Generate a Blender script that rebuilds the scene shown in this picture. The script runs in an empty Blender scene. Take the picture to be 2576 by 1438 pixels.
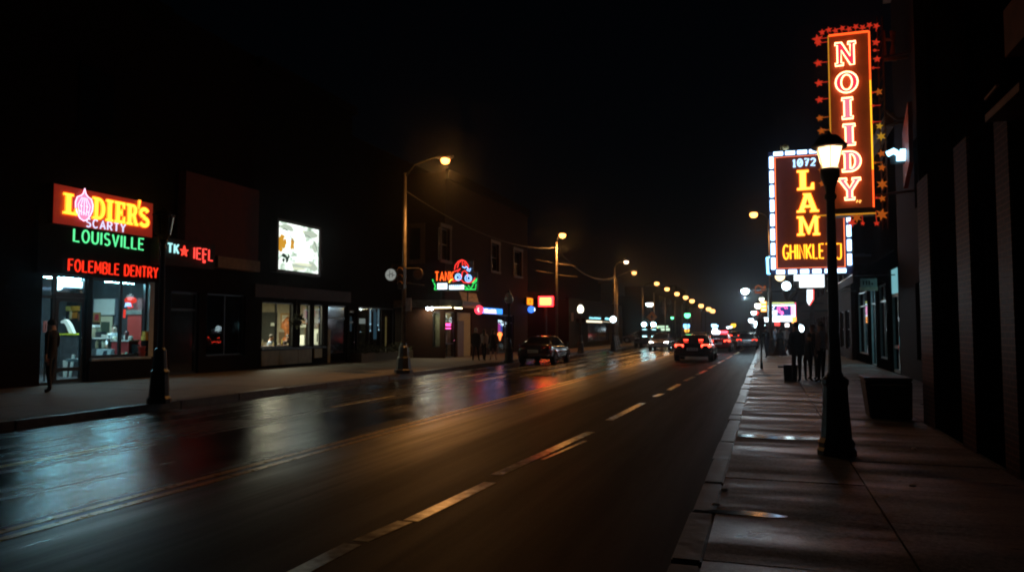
import bpy, bmesh, math, random
from mathutils import Vector, Matrix
random.seed(7)
C = bpy.context.scene.collection
S = bpy.context.scene
PI = math.pi
# ------------------------------------------------------------------ camera and the sight-line helper
F_, CX, CY, EYE = 1900., 1288., 719., 1.75
TH = math.atan(109/F_); PSI = math.atan(637/F_*math.cos(TH))
RV = Vector((math.cos(PSI), math.sin(PSI), 0))
FV = Vector((-math.sin(PSI)*math.cos(TH), math.cos(PSI)*math.cos(TH), math.sin(TH)))
UV = RV.cross(FV)
EYEV = Vector((0, 0, EYE))
def ray(x, y): return FV + RV*((x-CX)/F_) + UV*((CY-y)/F_)
def gz(x, y, z=0.):
    d = ray(x, y); return EYEV + d*((z-EYE)/d.z)
def gx(x, y, X):
    d = ray(x, y); return EYEV + d*(X/d.x)
def gy(x, y, Y):
    d = ray(x, y); return EYEV + d*(Y/d.y)
cam = bpy.data.cameras.new('camera'); co = bpy.data.objects.new('camera', cam); C.objects.link(co)
cam.sensor_width = 36; cam.lens = 36*F_/2576; cam.clip_end = 2000; cam.clip_start = .05
co.matrix_world = Matrix(((RV.x, UV.x, -FV.x, 0), (RV.y, UV.y, -FV.y, 0), (RV.z, UV.z, -FV.z, EYE), (0, 0, 0, 1)))
S.camera = co

# ------------------------------------------------------------------ materials
MATS = {}
def nmat(name):
    m = bpy.data.materials.new(name); m.use_nodes = True
    m.node_tree.nodes.clear(); return m, m.node_tree.nodes, m.node_tree.links
def N(ns, t, **kw):
    n = ns.new(t)
    for k, v in kw.items():
        if k.startswith('i_'): n.inputs[k[2:].replace('_', ' ')].default_value = v
        else: setattr(n, k, v)
    return n
def M(name, col, rough=.6, metal=0., var=.3, scale=6., bump=0., coat=0., spec=.5, stretch=(1, 1, 1)):
    if name in MATS: return MATS[name]
    m, ns, ln = nmat(name)
    out = N(ns, 'ShaderNodeOutputMaterial'); b = N(ns, 'ShaderNodeBsdfPrincipled')
    ln.new(b.outputs[0], out.inputs[0])
    tc = N(ns, 'ShaderNodeTexCoord'); mp = N(ns, 'ShaderNodeMapping'); mp.inputs['Scale'].default_value = stretch
    ln.new(tc.outputs['Object'], mp.inputs[0])
    n = N(ns, 'ShaderNodeTexNoise'); n.inputs['Scale'].default_value = scale; n.inputs['Detail'].default_value = 5
    ln.new(mp.outputs[0], n.inputs['Vector'])
    r = N(ns, 'ShaderNodeValToRGB')
    r.color_ramp.elements[0].position = .3; r.color_ramp.elements[1].position = .7
    r.color_ramp.elements[0].color = (*[c*(1-var) for c in col], 1)
    r.color_ramp.elements[1].color = (*[min(1, c*(1+var)) for c in col], 1)
    ln.new(n.outputs['Fac'], r.inputs[0]); ln.new(r.outputs[0], b.inputs['Base Color'])
    mr = N(ns, 'ShaderNodeMapRange'); mr.inputs[3].default_value = max(.02, rough-.12); mr.inputs[4].default_value = min(1, rough+.12)
    ln.new(n.outputs['Fac'], mr.inputs[0]); ln.new(mr.outputs[0], b.inputs['Roughness'])
    b.inputs['Metallic'].default_value = metal; b.inputs['Specular IOR Level'].default_value = spec
    b.inputs['Coat Weight'].default_value = coat; b.inputs['Coat Roughness'].default_value = .05
    if bump:
        bp = N(ns, 'ShaderNodeBump'); bp.inputs['Strength'].default_value = bump; bp.inputs['Distance'].default_value = .02
        ln.new(n.outputs['Fac'], bp.inputs['Height']); ln.new(bp.outputs[0], b.inputs['Normal'])
    MATS[name] = m; return m
def EM(name, col, st):
    if name in MATS: return MATS[name]
    m, ns, ln = nmat(name)
    out = N(ns, 'ShaderNodeOutputMaterial'); e = N(ns, 'ShaderNodeEmission')
    e.inputs[0].default_value = (*col, 1); e.inputs[1].default_value = st
    ln.new(e.outputs[0], out.inputs[0]); MATS[name] = m; return m
def emissive_face(name, col, em):
    m = M(name, col, .45, var=.12, scale=3); b = m.node_tree.nodes['Principled BSDF']
    b.inputs['Emission Color'].default_value = (*em, 1); b.inputs['Emission Strength'].default_value = 1; return m
def GLASS(name, tint=(.85, .9, .9), rough=.02):
    if name in MATS: return MATS[name]
    m, ns, ln = nmat(name)
    out = N(ns, 'ShaderNodeOutputMaterial'); t = N(ns, 'ShaderNodeBsdfTransparent'); g = N(ns, 'ShaderNodeBsdfGlossy')
    t.inputs[0].default_value = (*tint, 1); g.inputs['Roughness'].default_value = rough
    f = N(ns, 'ShaderNodeLayerWeight'); f.inputs[0].default_value = .5
    pw = N(ns, 'ShaderNodeMath', operation='POWER'); pw.inputs[1].default_value = 5; ln.new(f.outputs['Facing'], pw.inputs[0])
    sc = N(ns, 'ShaderNodeMath', operation='MULTIPLY_ADD'); sc.inputs[1].default_value = .7; sc.inputs[2].default_value = .025; ln.new(pw.outputs[0], sc.inputs[0])
    mx = N(ns, 'ShaderNodeMixShader')
    ln.new(sc.outputs[0], mx.inputs[0]); ln.new(t.outputs[0], mx.inputs[1]); ln.new(g.outputs[0], mx.inputs[2])
    ln.new(mx.outputs[0], out.inputs[0]); MATS[name] = m; return m
def BRICK(name, c1, c2, mortar, axis='x', rough=.75, spec=.06, bw=.22, bh=.075):
    if name in MATS: return MATS[name]
    m, ns, ln = nmat(name)
    out = N(ns, 'ShaderNodeOutputMaterial'); b = N(ns, 'ShaderNodeBsdfPrincipled'); ln.new(b.outputs[0], out.inputs[0])
    g = N(ns, 'ShaderNodeNewGeometry'); sx = N(ns, 'ShaderNodeSeparateXYZ'); cx = N(ns, 'ShaderNodeCombineXYZ')
    ln.new(g.outputs['Position'], sx.inputs[0])
    ad = N(ns, 'ShaderNodeMath', operation='ADD'); ln.new(sx.outputs[0], ad.inputs[0]); ln.new(sx.outputs[1], ad.inputs[1])
    ln.new(ad.outputs[0], cx.inputs[0]); ln.new(sx.outputs[2], cx.inputs[1])
    br = N(ns, 'ShaderNodeTexBrick'); br.inputs['Scale'].default_value = 1
    br.inputs['Color1'].default_value = (*c1, 1); br.inputs['Color2'].default_value = (*c2, 1); br.inputs['Mortar'].default_value = (*mortar, 1)
    br.inputs['Mortar Size'].default_value = .008; br.inputs['Brick Width'].default_value = bw; br.inputs['Row Height'].default_value = bh
    ln.new(cx.outputs[0], br.inputs['Vector'])
    no = N(ns, 'ShaderNodeTexNoise'); no.inputs['Scale'].default_value = 14; no.inputs['Detail'].default_value = 4
    ln.new(g.outputs['Position'], no.inputs['Vector'])
    mx = N(ns, 'ShaderNodeMixRGB', blend_type='MULTIPLY'); mx.inputs[0].default_value = .7
    ln.new(br.outputs['Color'], mx.inputs[1]); ln.new(no.outputs['Color'], mx.inputs[2]); ln.new(mx.outputs[0], b.inputs['Base Color'])
    b.inputs['Roughness'].default_value = rough; b.inputs['Specular IOR Level'].default_value = spec
    bp = N(ns, 'ShaderNodeBump'); bp.inputs['Strength'].default_value = .8; bp.inputs['Distance'].default_value = .012; bp.invert = True
    ln.new(br.outputs['Fac'], bp.inputs['Height']); ln.new(bp.outputs[0], b.inputs['Normal'])
    MATS[name] = m; return m

# ------------------------------------------------------------------ objects
WM = {}
def tag(o, label=None, cat=None, group=None, kind=None):
    if label: o['label'] = label
    if cat: o['category'] = cat
    if group: o['group'] = group
    if kind: o['kind'] = kind
    return o
def thing(name, label, cat, loc=(0, 0, 0), rz=0., group=None):
    o = bpy.data.objects.new(name, None); C.objects.link(o); o.empty_display_size = .2
    o.location = loc; o.rotation_euler = (0, 0, rz)
    WM[o.name] = Matrix.Translation(Vector(loc)) @ Matrix.Rotation(rz, 4, 'Z')
    return tag(o, label, cat, group)
def link(name, me, parent=None, mats=None, world=True):
    """link a mesh made in world coordinates (world=True) or in its thing's own coordinates"""
    o = bpy.data.objects.new(name, me); C.objects.link(o)
    if parent is not None:
        o.parent = parent; wm = WM[parent.name]
        if world: me.transform(wm.inverted())
        WM[o.name] = wm
    else: WM[o.name] = Matrix()
    for m in (mats or []): me.materials.append(m)
    return o
def copy_tree(o, parent=None):
    c = o.copy(); C.objects.link(c)
    if parent is not None: c.parent = parent
    for ch in KIDS(o): copy_tree(ch, c)
    return c
def KIDS(o): return [x for x in C.objects if x.parent == o]
class MB:
    def __init__(s): s.b = bmesh.new(); s.mi = 0
    def face(s, vs):
        try:
            f = s.b.faces.new(vs); f.material_index = s.mi; return f
        except ValueError: return None
    def box(s, x0, x1, y0, y1, z0, z1):
        if x0 > x1: x0, x1 = x1, x0
        if y0 > y1: y0, y1 = y1, y0
        if z0 > z1: z0, z1 = z1, z0
        v = [s.b.verts.new((x, y, z)) for x in (x0, x1) for y in (y0, y1) for z in (z0, z1)]
        for q in ((0, 1, 3, 2), (4, 6, 7, 5), (0, 4, 5, 1), (2, 3, 7, 6), (0, 2, 6, 4), (1, 5, 7, 3)): s.face([v[i] for i in q])
        return s
    def hexa(s, p):   # 8 points: bottom 4 (ccw), top 4
        v = [s.b.verts.new(q) for q in p]
        for q in ((3, 2, 1, 0), (4, 5, 6, 7), (0, 1, 5, 4), (1, 2, 6, 5), (2, 3, 7, 6), (3, 0, 4, 7)): s.face([v[i] for i in q])
        return s
    def rings(s, rs, closed=False, cap=True):
        vs = [[s.b.verts.new(p) for p in r] for r in rs]; n = len(vs[0]); k = len(vs)
        for i in range(k if closed else k-1):
            a, b = vs[i], vs[(i+1) % k]
            for j in range(n): s.face([a[j], a[(j+1) % n], b[(j+1) % n], b[j]])
        if cap and not closed: s.face(vs[0][::-1]); s.face(vs[-1])
        return s
    def cyl(s, p0, p1, r0, r1=None, n=10):
        r1 = r0 if r1 is None else r1
        p0, p1 = Vector(p0), Vector(p1); d = (p1-p0).normalized()
        a = d.orthogonal().normalized(); b = d.cross(a)
        return s.rings([[p+(a*math.cos(t)+b*math.sin(t))*r for t in [2*PI*i/n for i in range(n)]] for p, r in ((p0, r0), (p1, r1))])
    def tube(s, pts, r, n=6, closed=False):
        pts = [Vector(p) for p in pts]
        if len(pts) < 2: return s
        k = len(pts); rs = []; up = None
        for i, p in enumerate(pts):
            if closed: d = pts[(i+1) % k]-pts[i-1]
            else: d = pts[min(i+1, k-1)]-pts[max(i-1, 0)]
            if d.length < 1e-9: d = Vector((0, 0, 1))
            d.normalize()
            a = d.orthogonal().normalized() if up is None else (up-d*up.dot(d))
            if a.length < 1e-4: a = d.orthogonal()
            a.normalize(); up = a; b = d.cross(a)
            rr = r[i] if isinstance(r, (list, tuple)) else r
            rs.append([p+(a*math.cos(t)+b*math.sin(t))*rr for t in [2*PI*j/n for j in range(n)]])
        return s.rings(rs, closed)
    def lathe(s, prof, c=(0, 0, 0), n=14, sq=0):
        c = Vector(c)
        return s.rings([[c+Vector((max(r, .0005)*math.cos(2*PI*(j+.5)/n), max(r, .0005)*math.sin(2*PI*(j+.5)/n), z)) for j in range(n)] for r, z in prof])
    def ball(s, c, r, n=10, m=6, rz=None):
        rz = rz or r
        return s.lathe([(r*math.sin(PI*i/m), -rz*math.cos(PI*i/m)) for i in range(m+1)], c, n)
    def prism(s, pts, off):
        off = Vector(off); n = len(pts)
        a = [s.b.verts.new(Vector(p)) for p in pts]; b = [s.b.verts.new(Vector(p)+off) for p in pts]
        s.face(a[::-1]); s.face(b)
        for i in range(n): s.face([a[i], a[(i+1) % n], b[(i+1) % n], b[i]])
        return s
    def quad(s, a, b, c, d): s.face([s.b.verts.new(p) for p in (a, b, c, d)]); return s
    def build(s, name, mats, parent=None, world=True, smooth=False, bevel=0.):
        if bevel: bmesh.ops.bevel(s.b, geom=s.b.edges[:]+s.b.verts[:], offset=bevel, segments=2, affect='EDGES', clamp_overlap=True)
        bmesh.ops.recalc_face_normals(s.b, faces=s.b.faces[:])
        me = bpy.data.meshes.new(name); s.b.to_mesh(me); s.b.free()
        if smooth:
            for p in me.polygons: p.use_smooth = True
        return link(name, me, parent, mats if isinstance(mats, (list, tuple)) else [mats], world)
def structure(o): o['kind'] = 'structure'; return o
def light(name, kind, loc, col, e, parent=None, size=.1, spot=150, blend=.5, to=None):
    l = bpy.data.lights.new(name, kind); l.color = col; l.energy = e
    o = bpy.data.objects.new(name, l); C.objects.link(o)
    if kind == 'SPOT': l.spot_size = math.radians(spot); l.spot_blend = blend; l.shadow_soft_size = size
    elif kind == 'AREA': l.size = size
    else: l.shadow_soft_size = size
    loc = Vector(loc)
    if parent is not None:
        o.parent = parent; loc = WM[parent.name].inverted() @ loc
    o.location = loc
    if to is not None: o.rotation_euler = Vector(to).to_track_quat('-Z', 'Y').to_euler()
    return o

# ------------------------------------------------------------------ lettering
def arc(cx, cy, rx, ry, a0, a1, n=10):
    return [(cx+rx*math.cos(math.radians(a0+(a1-a0)*i/n)), cy+ry*math.sin(math.radians(a0+(a1-a0)*i/n))) for i in range(n+1)]
ST = {
 'A': (.72, [[(0, 0), (.36, 1), (.72, 0)], [(.12, .33), (.6, .33)]]),
 'B': (.62, [[(0, 0), (0, 1), (.35, 1)]+arc(.35, .77, .24, .23, 90, -90)+[(0, .54)], [(.35, .54)]+arc(.35, .27, .27, .27, 90, -90)+[(0, 0)]]),
 'C': (.68, [arc(.36, .5, .36, .5, 45, 315, 16)]),
 'D': (.66, [[(0, 0), (0, 1), (.28, 1)]+arc(.28, .5, .38, .5, 90, -90, 12)+[(0, 0)]]),
 'E': (.56, [[(.56, 0), (0, 0), (0, 1), (.56, 1)], [(0, .52), (.46, .52)]]),
 'F': (.54, [[(0, 0), (0, 1), (.54, 1)], [(0, .52), (.44, .52)]]),
 'G': (.68, [arc(.36, .5, .36, .5, 45, 345, 16)+[(.7, .42), (.4, .42)]]),
 'H': (.64, [[(0, 0), (0, 1)], [(.64, 0), (.64, 1)], [(0, .52), (.64, .52)]]),
 'I': (.04, [[(.02, 0), (.02, 1)]]),
 'J': (.5, [[(.05, 1), (.5, 1), (.5, .25)]+arc(.27, .25, .23, .25, 0, -150, 8)]),
 'K': (.62, [[(0, 0), (0, 1)], [(.6, 1), (.02, .42)], [(.2, .58), (.62, 0)]]),
 'L': (.54, [[(0, 1), (0, 0), (.54, 0)]]),
 'M': (.8, [[(0, 0), (.04, 1), (.4, .25), (.76, 1), (.8, 0)]]),
 'N': (.64, [[(0, 0), (0, 1), (.64, 0), (.64, 1)]]),
 'O': (.72, [arc(.36, .5, .36, .5, 90, 450, 20)]),
 'R': (.64, [[(0, 0), (0, 1), (.34, 1)]+arc(.34, .75, .26, .25, 90, -90)+[(0, .5)], [(.3, .5), (.64, 0)]]),
 'S': (.58, [arc(.29, .76, .27, .24, 40, 270, 9)+arc(.29, .26, .29, .26, 90, -140, 9)]),
 'T': (.64, [[(0, 1), (.64, 1)], [(.32, 1), (.32, 0)]]),
 'U': (.64, [[(0, 1), (0, .32)]+arc(.32, .32, .32, .32, 180, 360)+[(.64, 1)]]),
 'V': (.68, [[(0, 1), (.34, 0), (.68, 1)]]),
 'Y': (.68, [[(0, 1), (.34, .48), (.68, 1)], [(.34, .48), (.34, 0)]]),
 ' ': (.3, []),
 '0': (.6, [arc(.3, .5, .3, .5, 90, 450, 18), [(.18, .3), (.42, .7)]]),
 '1': (.34, [[(0, .8), (.17, 1), (.17, 0)], [(0, 0), (.34, 0)]]),
 '2': (.56, [arc(.28, .72, .27, .28, 160, -30, 9)+[(0, 0), (.56, 0)]]),
 '7': (.56, [[(0, 1), (.56, 1), (.2, 0)], [(.14, .55), (.5, .55)]]),
 'P': (.6, [[(0, 0), (0, 1), (.34, 1)]+arc(.34, .74, .26, .26, 90, -90)+[(0, .48)]]),
}
def stroke_text(mb, text, u0, u1, v0, v1, fr, r, gap=.24, w=.05, n=6):
    ws = [ST[c][0] for c in text]; tot = sum(ws)+gap*(len(text)-1); k = (u1-u0)/tot; u = u0
    for c, cw in zip(text, ws):
        for pl in ST[c][1]: mb.tube([fr(u+x*k, v0+y*(v1-v0), w) for x, y in pl], r, n)
        u += (cw+gap)*k
def offs(pts, w):
    """closed outline of a stroke of half-width w along pts"""
    L, R = [], []
    for i, p in enumerate(pts):
        a = pts[max(0, i-1)]; b = pts[min(len(pts)-1, i+1)]
        dx, dy = b[0]-a[0], b[1]-a[1]; l = math.hypot(dx, dy) or 1
        L.append((p[0]-dy/l*w, p[1]+dx/l*w)); R.append((p[0]+dy/l*w, p[1]-dx/l*w))
    return L+R[::-1]
SL = {  # slab-serif outlines: width, closed loops
 'L': (.78, [[(0, 0), (.78, 0), (.78, .36), (.66, .36), (.6, .14), (.42, .14), (.42, .88), (.54, .88), (.54, 1), (0, 1), (0, .88), (.12, .88), (.12, .12), (0, .12)]]),
 'I': (.5, [[(0, 0), (.5, 0), (.5, .12), (.4, .12), (.4, .88), (.5, .88), (.5, 1), (0, 1), (0, .88), (.1, .88), (.1, .12), (0, .12)]]),
 'E': (.8, [[(0, 0), (.78, 0), (.8, .34), (.68, .34), (.6, .13), (.4, .13), (.4, .44), (.5, .44), (.5, .34), (.6, .34), (.6, .68), (.5, .68), (.5, .57), (.4, .57), (.4, .87), (.58, .87), (.65, .68), (.77, .68), (.76, 1), (0, 1), (0, .88), (.12, .88), (.12, .12), (0, .12)]]),
 'D': (.86, [[(0, 0), (.38, 0)]+arc(.38, .5, .48, .5, -90, 90, 12)+[(0, 1), (0, .88), (.12, .88), (.12, .12), (0, .12)], [(.38, .14)]+arc(.4, .5, .2, .36, -80, 80, 8)+[(.38, .86)]]),
 'R': (.92, [[(0, 0), (.5, 0), (.5, .12), (.4, .12), (.4, .42), (.48, .42), (.66, 0), (.92, 0), (.92, .12), (.84, .13), (.7, .46)]+arc(.52, .73, .3, .27, -50, 90, 8)+[(0, 1), (0, .88), (.12, .88), (.12, .12), (0, .12)], [(.4, .55), (.46, .55)]+arc(.46, .72, .11, .155, -80, 80, 6)+[(.4, .87)]]),
 'S': (.72, [offs(arc(.36, .72, .25, .19, 20, 270, 9)+arc(.36, .27, .26, .19, 90, -160, 9), .1)]),
 'A': (.96, [[(0, 0), (.38, 0), (.38, .12), (.32, .12), (.35, .24), (.6, .24), (.63, .12), (.57, .12), (.57, 0), (.96, 0), (.96, .12), (.88, .12), (.62, 1), (.28, 1), (.28, .9), (.33, .9), (.09, .12), (0, .12)], [(.39, .38), (.47, .72), (.56, .38)]]),
 'M': (1.06, [[(0, 0), (.36, 0), (.36, .12), (.28, .12), (.28, .7), (.5, .06), (.58, .06), (.8, .7), (.8, .12), (.72, .12), (.72, 0), (1.06, 0), (1.06, .12), (.98, .12), (.98, .88), (1.06, .88), (1.06, 1), (.78, 1), (.54, .4), (.3, 1), (0, 1), (0, .88), (.1, .88), (.1, .12), (0, .12)]]),
 'N': (.96, [[(0, 0), (.38, 0), (.38, .11), (.28, .11), (.28, .66), (.7, 0), (.88, 0), (.88, .89), (.96, .89), (.96, 1), (.6, 1), (.6, .89), (.7, .89), (.7, .38), (.3, 1), (0, 1), (0, .89), (.1, .89), (.1, .11), (0, .11)]]),
 'O': (.9, [arc(.45, .5, .45, .5, 0, 342, 19), arc(.45, .5, .22, .36, 0, 342, 19)]),
 'Y': (.96, [[(.28, 0), (.7, 0), (.7, .11), (.6, .11), (.6, .42), (.88, .89), (.96, .89), (.96, 1), (.6, 1), (.6, .89), (.68, .89), (.49, .55), (.3, .89), (.38, .89), (.38, 1), (0, 1), (0, .89), (.08, .89), (.38, .42), (.38, .11), (.28, .11)]]),
 "'": (.16, [[(.02, .6), (.09, .6), (.16, 1), (.0, 1)]]),
}
def fill(name, loops, fr, w0, w1, mat, parent):
    """flat letters with thickness w0..w1 from closed 2D loops (holes allowed)"""
    cu = bpy.data.curves.new(name, 'CURVE'); cu.dimensions = '2D'; cu.fill_mode = 'BOTH'; cu.extrude = .5
    for lp in loops:
        sp = cu.splines.new('POLY'); sp.points.add(len(lp)-1)
        for p, q in zip(sp.points, lp): p.co = (q[0], q[1], 0, 1)
        sp.use_cyclic_u = True
    ob = bpy.data.objects.new(name, cu); C.objects.link(ob)
    me = bpy.data.meshes.new_from_object(ob.evaluated_get(bpy.context.evaluated_depsgraph_get()))
    bpy.data.objects.remove(ob); bpy.data.curves.remove(cu)
    for v in me.vertices: v.co = fr(v.co.x, v.co.y, w0+(v.co.z+.5)*(w1-w0))
    me.materials.clear(); me.name = name
    return link(name, me, parent, [mat])
def slab_loops(text, u0, u1, v0, v1, gap=.1, widths=None):
    ws = [SL[c][0] for c in text]; tot = sum(ws)+gap*(len(text)-1); k = (u1-u0)/tot; u = u0; out = []
    for c, cw in zip(text, ws):
        for lp in SL[c][1]: out.append([(u+x*k, v0+y*(v1-v0)) for x, y in lp])
        u += (cw+gap)*k
    return out
def frame_x(X, sgn=1):     # a sign on a plane of constant X that faces +X: u runs along +Y
    return lambda u, v, w=0.: Vector((X+sgn*w, u, v))
def frame_y(Y):            # a sign that faces -Y: u runs along +X
    return lambda u, v, w=0.: Vector((u, Y-w, v))
def star(mb, c, R, fr=None, th=.03, n=5, rot=0., rin=.42):
    pts = []
    for i in range(2*n):
        a = PI/2+rot+PI*i/n; r = R if i % 2 == 0 else R*rin
        pts.append((math.cos(a)*r, math.sin(a)*r))
    if fr is None: P = [Vector((c[0]+x, c[1], c[2]+y)) for x, y in pts]; off = (0, th, 0)
    else: P = [fr(c[0]+x, c[1]+y, 0) for x, y in pts]; off = fr(0, 0, th)-fr(0, 0, 0)
    mb.prism(P, off)

# ------------------------------------------------------------------ building helpers
def facade(mb, X, th, y0, y1, z0, z1, ops=()):
    """wall slab X..X+th with rectangular openings (ya, yb, za, zb)"""
    ys = sorted({y0, y1, *[min(max(v, y0), y1) for o in ops for v in o[:2]]}); zs = sorted({z0, z1, *[min(max(v, z0), z1) for o in ops for v in o[2:]]})
    for i in range(len(ys)-1):
        j = 0
        while j < len(zs)-1:
            def hole(j):
                ym, zm = (ys[i]+ys[i+1])/2, (zs[j]+zs[j+1])/2
                return any(o[0] < ym < o[1] and o[2] < zm < o[3] for o in ops)
            if hole(j): j += 1; continue
            k = j
            while k+1 < len(zs)-1 and not hole(k+1): k += 1
            mb.box(X, X+th, ys[i], ys[i+1], zs[j], zs[k+1]); j = k+1
def window(parent, X, y0, y1, z0, z1, fm, gm, my=(), mz=(), fw=.06, d=.08, name='window'):
    """a framed window in the plane X, inset: frame part, pane sub-part"""
    f = MB()
    f.box(X-d/2, X+d/2, y0, y0+fw, z0, z1); f.box(X-d/2, X+d/2, y1-fw, y1, z0, z1)
    f.box(X-d/2, X+d/2, y0+fw, y1-fw, z0, z0+fw); f.box(X-d/2, X+d/2, y0+fw, y1-fw, z1-fw, z1)
    for y in my: f.box(X-d/2+.004, X+d/2-.004, y-fw/2, y+fw/2, z0+fw, z1-fw)
    for z in mz: f.box(X-d/2+.008, X+d/2-.008, y0+fw, y1-fw, z-fw/2, z+fw/2)
    o = f.build(name, fm, parent)
    p = MB(); p.box(X-.004, X+.004, y0+fw*.5, y1-fw*.5, z0+fw*.5, z1-fw*.5); p.build('pane', gm, o)
    return o
def room(mb, x0, x1, y0, y1, z0, z1, t=.1):
    """inside shell: back wall on the x0 side, floor, ceiling and side walls (open towards x1)"""
    a, b = min(x0, x1), max(x0, x1)
    mb.box(x0-t if x0 < x1 else x0, x0 if x0 < x1 else x0+t, y0, y1, z0, z1)
    mb.box(a, b, y0-t, y0, z0, z1); mb.box(a, b, y1, y1+t, z0, z1)
    mb.box(a, b, y0-t, y1+t, z0-t, z0); mb.box(a, b, y0-t, y1+t, z1, z1+t)
# ------------------------------------------------------------------ people
def skin_body(v, e, rad, mats, pick):
    me = bpy.data.meshes.new('body'); me.from_pydata(v, e, [])
    ob = bpy.data.objects.new('body', me); C.objects.link(ob)
    sk = ob.modifiers.new('s', 'SKIN'); sk.use_smooth_shade = True
    for i, r in enumerate(rad): me.skin_vertices[0].data[i].radius = r if isinstance(r, tuple) else (r, r)
    for i in range(len(v)): me.skin_vertices[0].data[i].use_root = (i == 0)
    sb = ob.modifiers.new('u', 'SUBSURF'); sb.levels = 1; sb.render_levels = 1
    m2 = bpy.data.meshes.new_from_object(ob.evaluated_get(bpy.context.evaluated_depsgraph_get()))
    bpy.data.objects.remove(ob); bpy.data.meshes.remove(me)
    m2.materials.clear()
    for m in mats: m2.materials.append(m)
    for p in m2.polygons: p.material_index = pick(p.center); p.use_smooth = True
    return m2
SKIN = [M('skin_light', (.5, .32, .24), .55, var=.08), M('skin_brown', (.2, .11, .07), .55, var=.08)]
SHOE = M('shoe_leather', (.015, .014, .013), .4)
def person(label, loc, rz, top, bottom, skin=0, hair=(.02, .015, .01), stride=0., swing=0., bend=(.15, .15), long_hair=False, skirt=None, sit=False, lean=0., bare_arms=False, bare_legs=False, h=1.74, group=None, hold=None, coat=None, look=0.):
    t = thing('person', label, 'person', loc, rz, group); k = h/1.74
    V, E, R, B = [], [], [], []
    def add(p, r, par=None, tagb='t'):
        V.append(Vector(p)*k); R.append(tuple(x*k for x in r) if isinstance(r, tuple) else r*k); B.append(tagb)
        if par is not None: E.append((par, len(V)-1))
        return len(V)-1
    ln = Vector((0, lean, 0)); ph = .93 if not sit else .5
    pel = add((0, 0, ph), (.15, .105), None, 'b'); sp = add((0, lean*.35, ph+.2), (.135, .1), pel)
    ch = add((0, lean*.75, ph+.42), (.165, .11), sp); nk = add((0, lean, ph+.57), (.06, .06), ch, 't')
    hc = add((0, lean+.03, ph+.68), (.078, .088), nk, 's'); hd = add((0, lean+.025, ph+.775), (.07, .08), hc, 's')
    add((look*.05, lean+.125, ph+.675), .014, hc, 's')                     # nose
    for s in (-1, 1):
        add((s*.088, lean+.02, ph+.68), .014, hc, 's')                   # ear
        sh = add((s*.185, lean*.8, ph+.5), .06, ch, 't')
        sw = swing*s; bd = bend[0] if s < 0 else bend[1]
        el = Vector((s*.225, lean*.8+math.sin(sw)*.28-.02, ph+.5-.28*math.cos(sw)))
        e_ = add(el, .045, sh, 'a')
        fa = sw+bd; wr = el+Vector((-s*.02*bd, math.sin(fa)*.25, -math.cos(fa)*.25))
        w_ = add(wr, .028, e_, 'a'); dd = (wr-el).normalized(); pa = wr+dd*.075
        p_ = add(pa, (.036, .02), w_, 's')
        side = Vector((0, 1, 0))-dd*dd.y; side.normalize()
        for q, (o_, l_) in enumerate(((-.027, .065), (-.009, .08), (.009, .075), (.027, .06))):
            f1 = add(pa+dd*.03+side*o_, .0095, p_, 's'); add(pa+dd*(.03+l_*.9)+side*o_*1.1+Vector((-s*.02, 0, 0)), .008, f1, 's')
        f1 = add(wr+dd*.03+side*.04, .0105, w_, 's'); add(wr+dd*.08+side*.062, .009, f1, 's')   # thumb
        st = stride*s
        hip = add((s*.092, 0, ph-.06), .088, pel, 'b')
        if sit:
            kn = add((s*.12, .42, ph), .062, hip, 'b'); an = add((s*.12, .44, .09), .042, kn, 'c')
            add((s*.13, .58, .04), (.04, .03), an, 'f')
        else:
            kp = Vector((s*.1, math.sin(st)*.42+.02, ph-.06-.41*math.cos(st)))
            back = -.35*abs(stride) if st < 0 else .02
            ap = kp+Vector((s*.0, math.sin(st+back*1.5)*.42, -.41*math.cos(st+back)))
            kn = add(kp, .06, hip, 'b'); an = add(ap, .042, kn, 'c')
            add(ap+Vector((s*.015, .13, -.045)), (.042, .03), an, 'f')
    VV = list(zip(V, B)); segs = [(V[a], V[b], B[b]) for a, b in E]
    def pick(c):
        best, tb = 9, 't'
        for a, b, tg in segs:
            d = b-a; u = max(0, min(1, (c-a).dot(d)/max(d.length_squared, 1e-9))); q = (a+d*u-c).length
            if tg == 'b' and u < .2: q *= 1.02
            if q < best: best, tb = q, tg
        if tb == 'a': return 2 if bare_arms else 0
        if tb == 'c': return 2 if bare_legs else 1
        if tb == 't' and c.z > (ph+.54)*k: return 2
        return {'t': 0, 'b': 1, 's': 2, 'f': 3}[tb]
    me = skin_body([tuple(v) for v in V], E, R, [top, bottom, SKIN[skin], SHOE], pick)
    zmin = min(v.co.z for v in me.vertices)
    for v in me.vertices: v.co.z -= zmin
    dz = -zmin
    link('body', me, t, None, False)
    hm = M('hair_%d' % int(hair[0]*1000), hair, .6, var=.2, scale=60, stretch=(6, 6, .6))
    c = V[hd]; b = MB(); pr = []
    rows = 7
    rs = []
    for i in range(rows+1):
        a = PI*.62*i/rows; row = []
        for j in range(14):
            q = 2*PI*j/14; front = max(0, math.sin(q))
            aa = a*(1-.38*front); r = .092*k*(1+.05*math.sin(5*q+i))
            row.append(Vector((c.x+r*math.sin(aa)*math.cos(q), c.y-.012+r*1.12*math.sin(aa)*math.sin(q), c.z-.045*k+dz+r*1.25*math.cos(aa))))
        rs.append(row)
    b.rings(rs); b.build('hair', hm, t, False, True)
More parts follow.
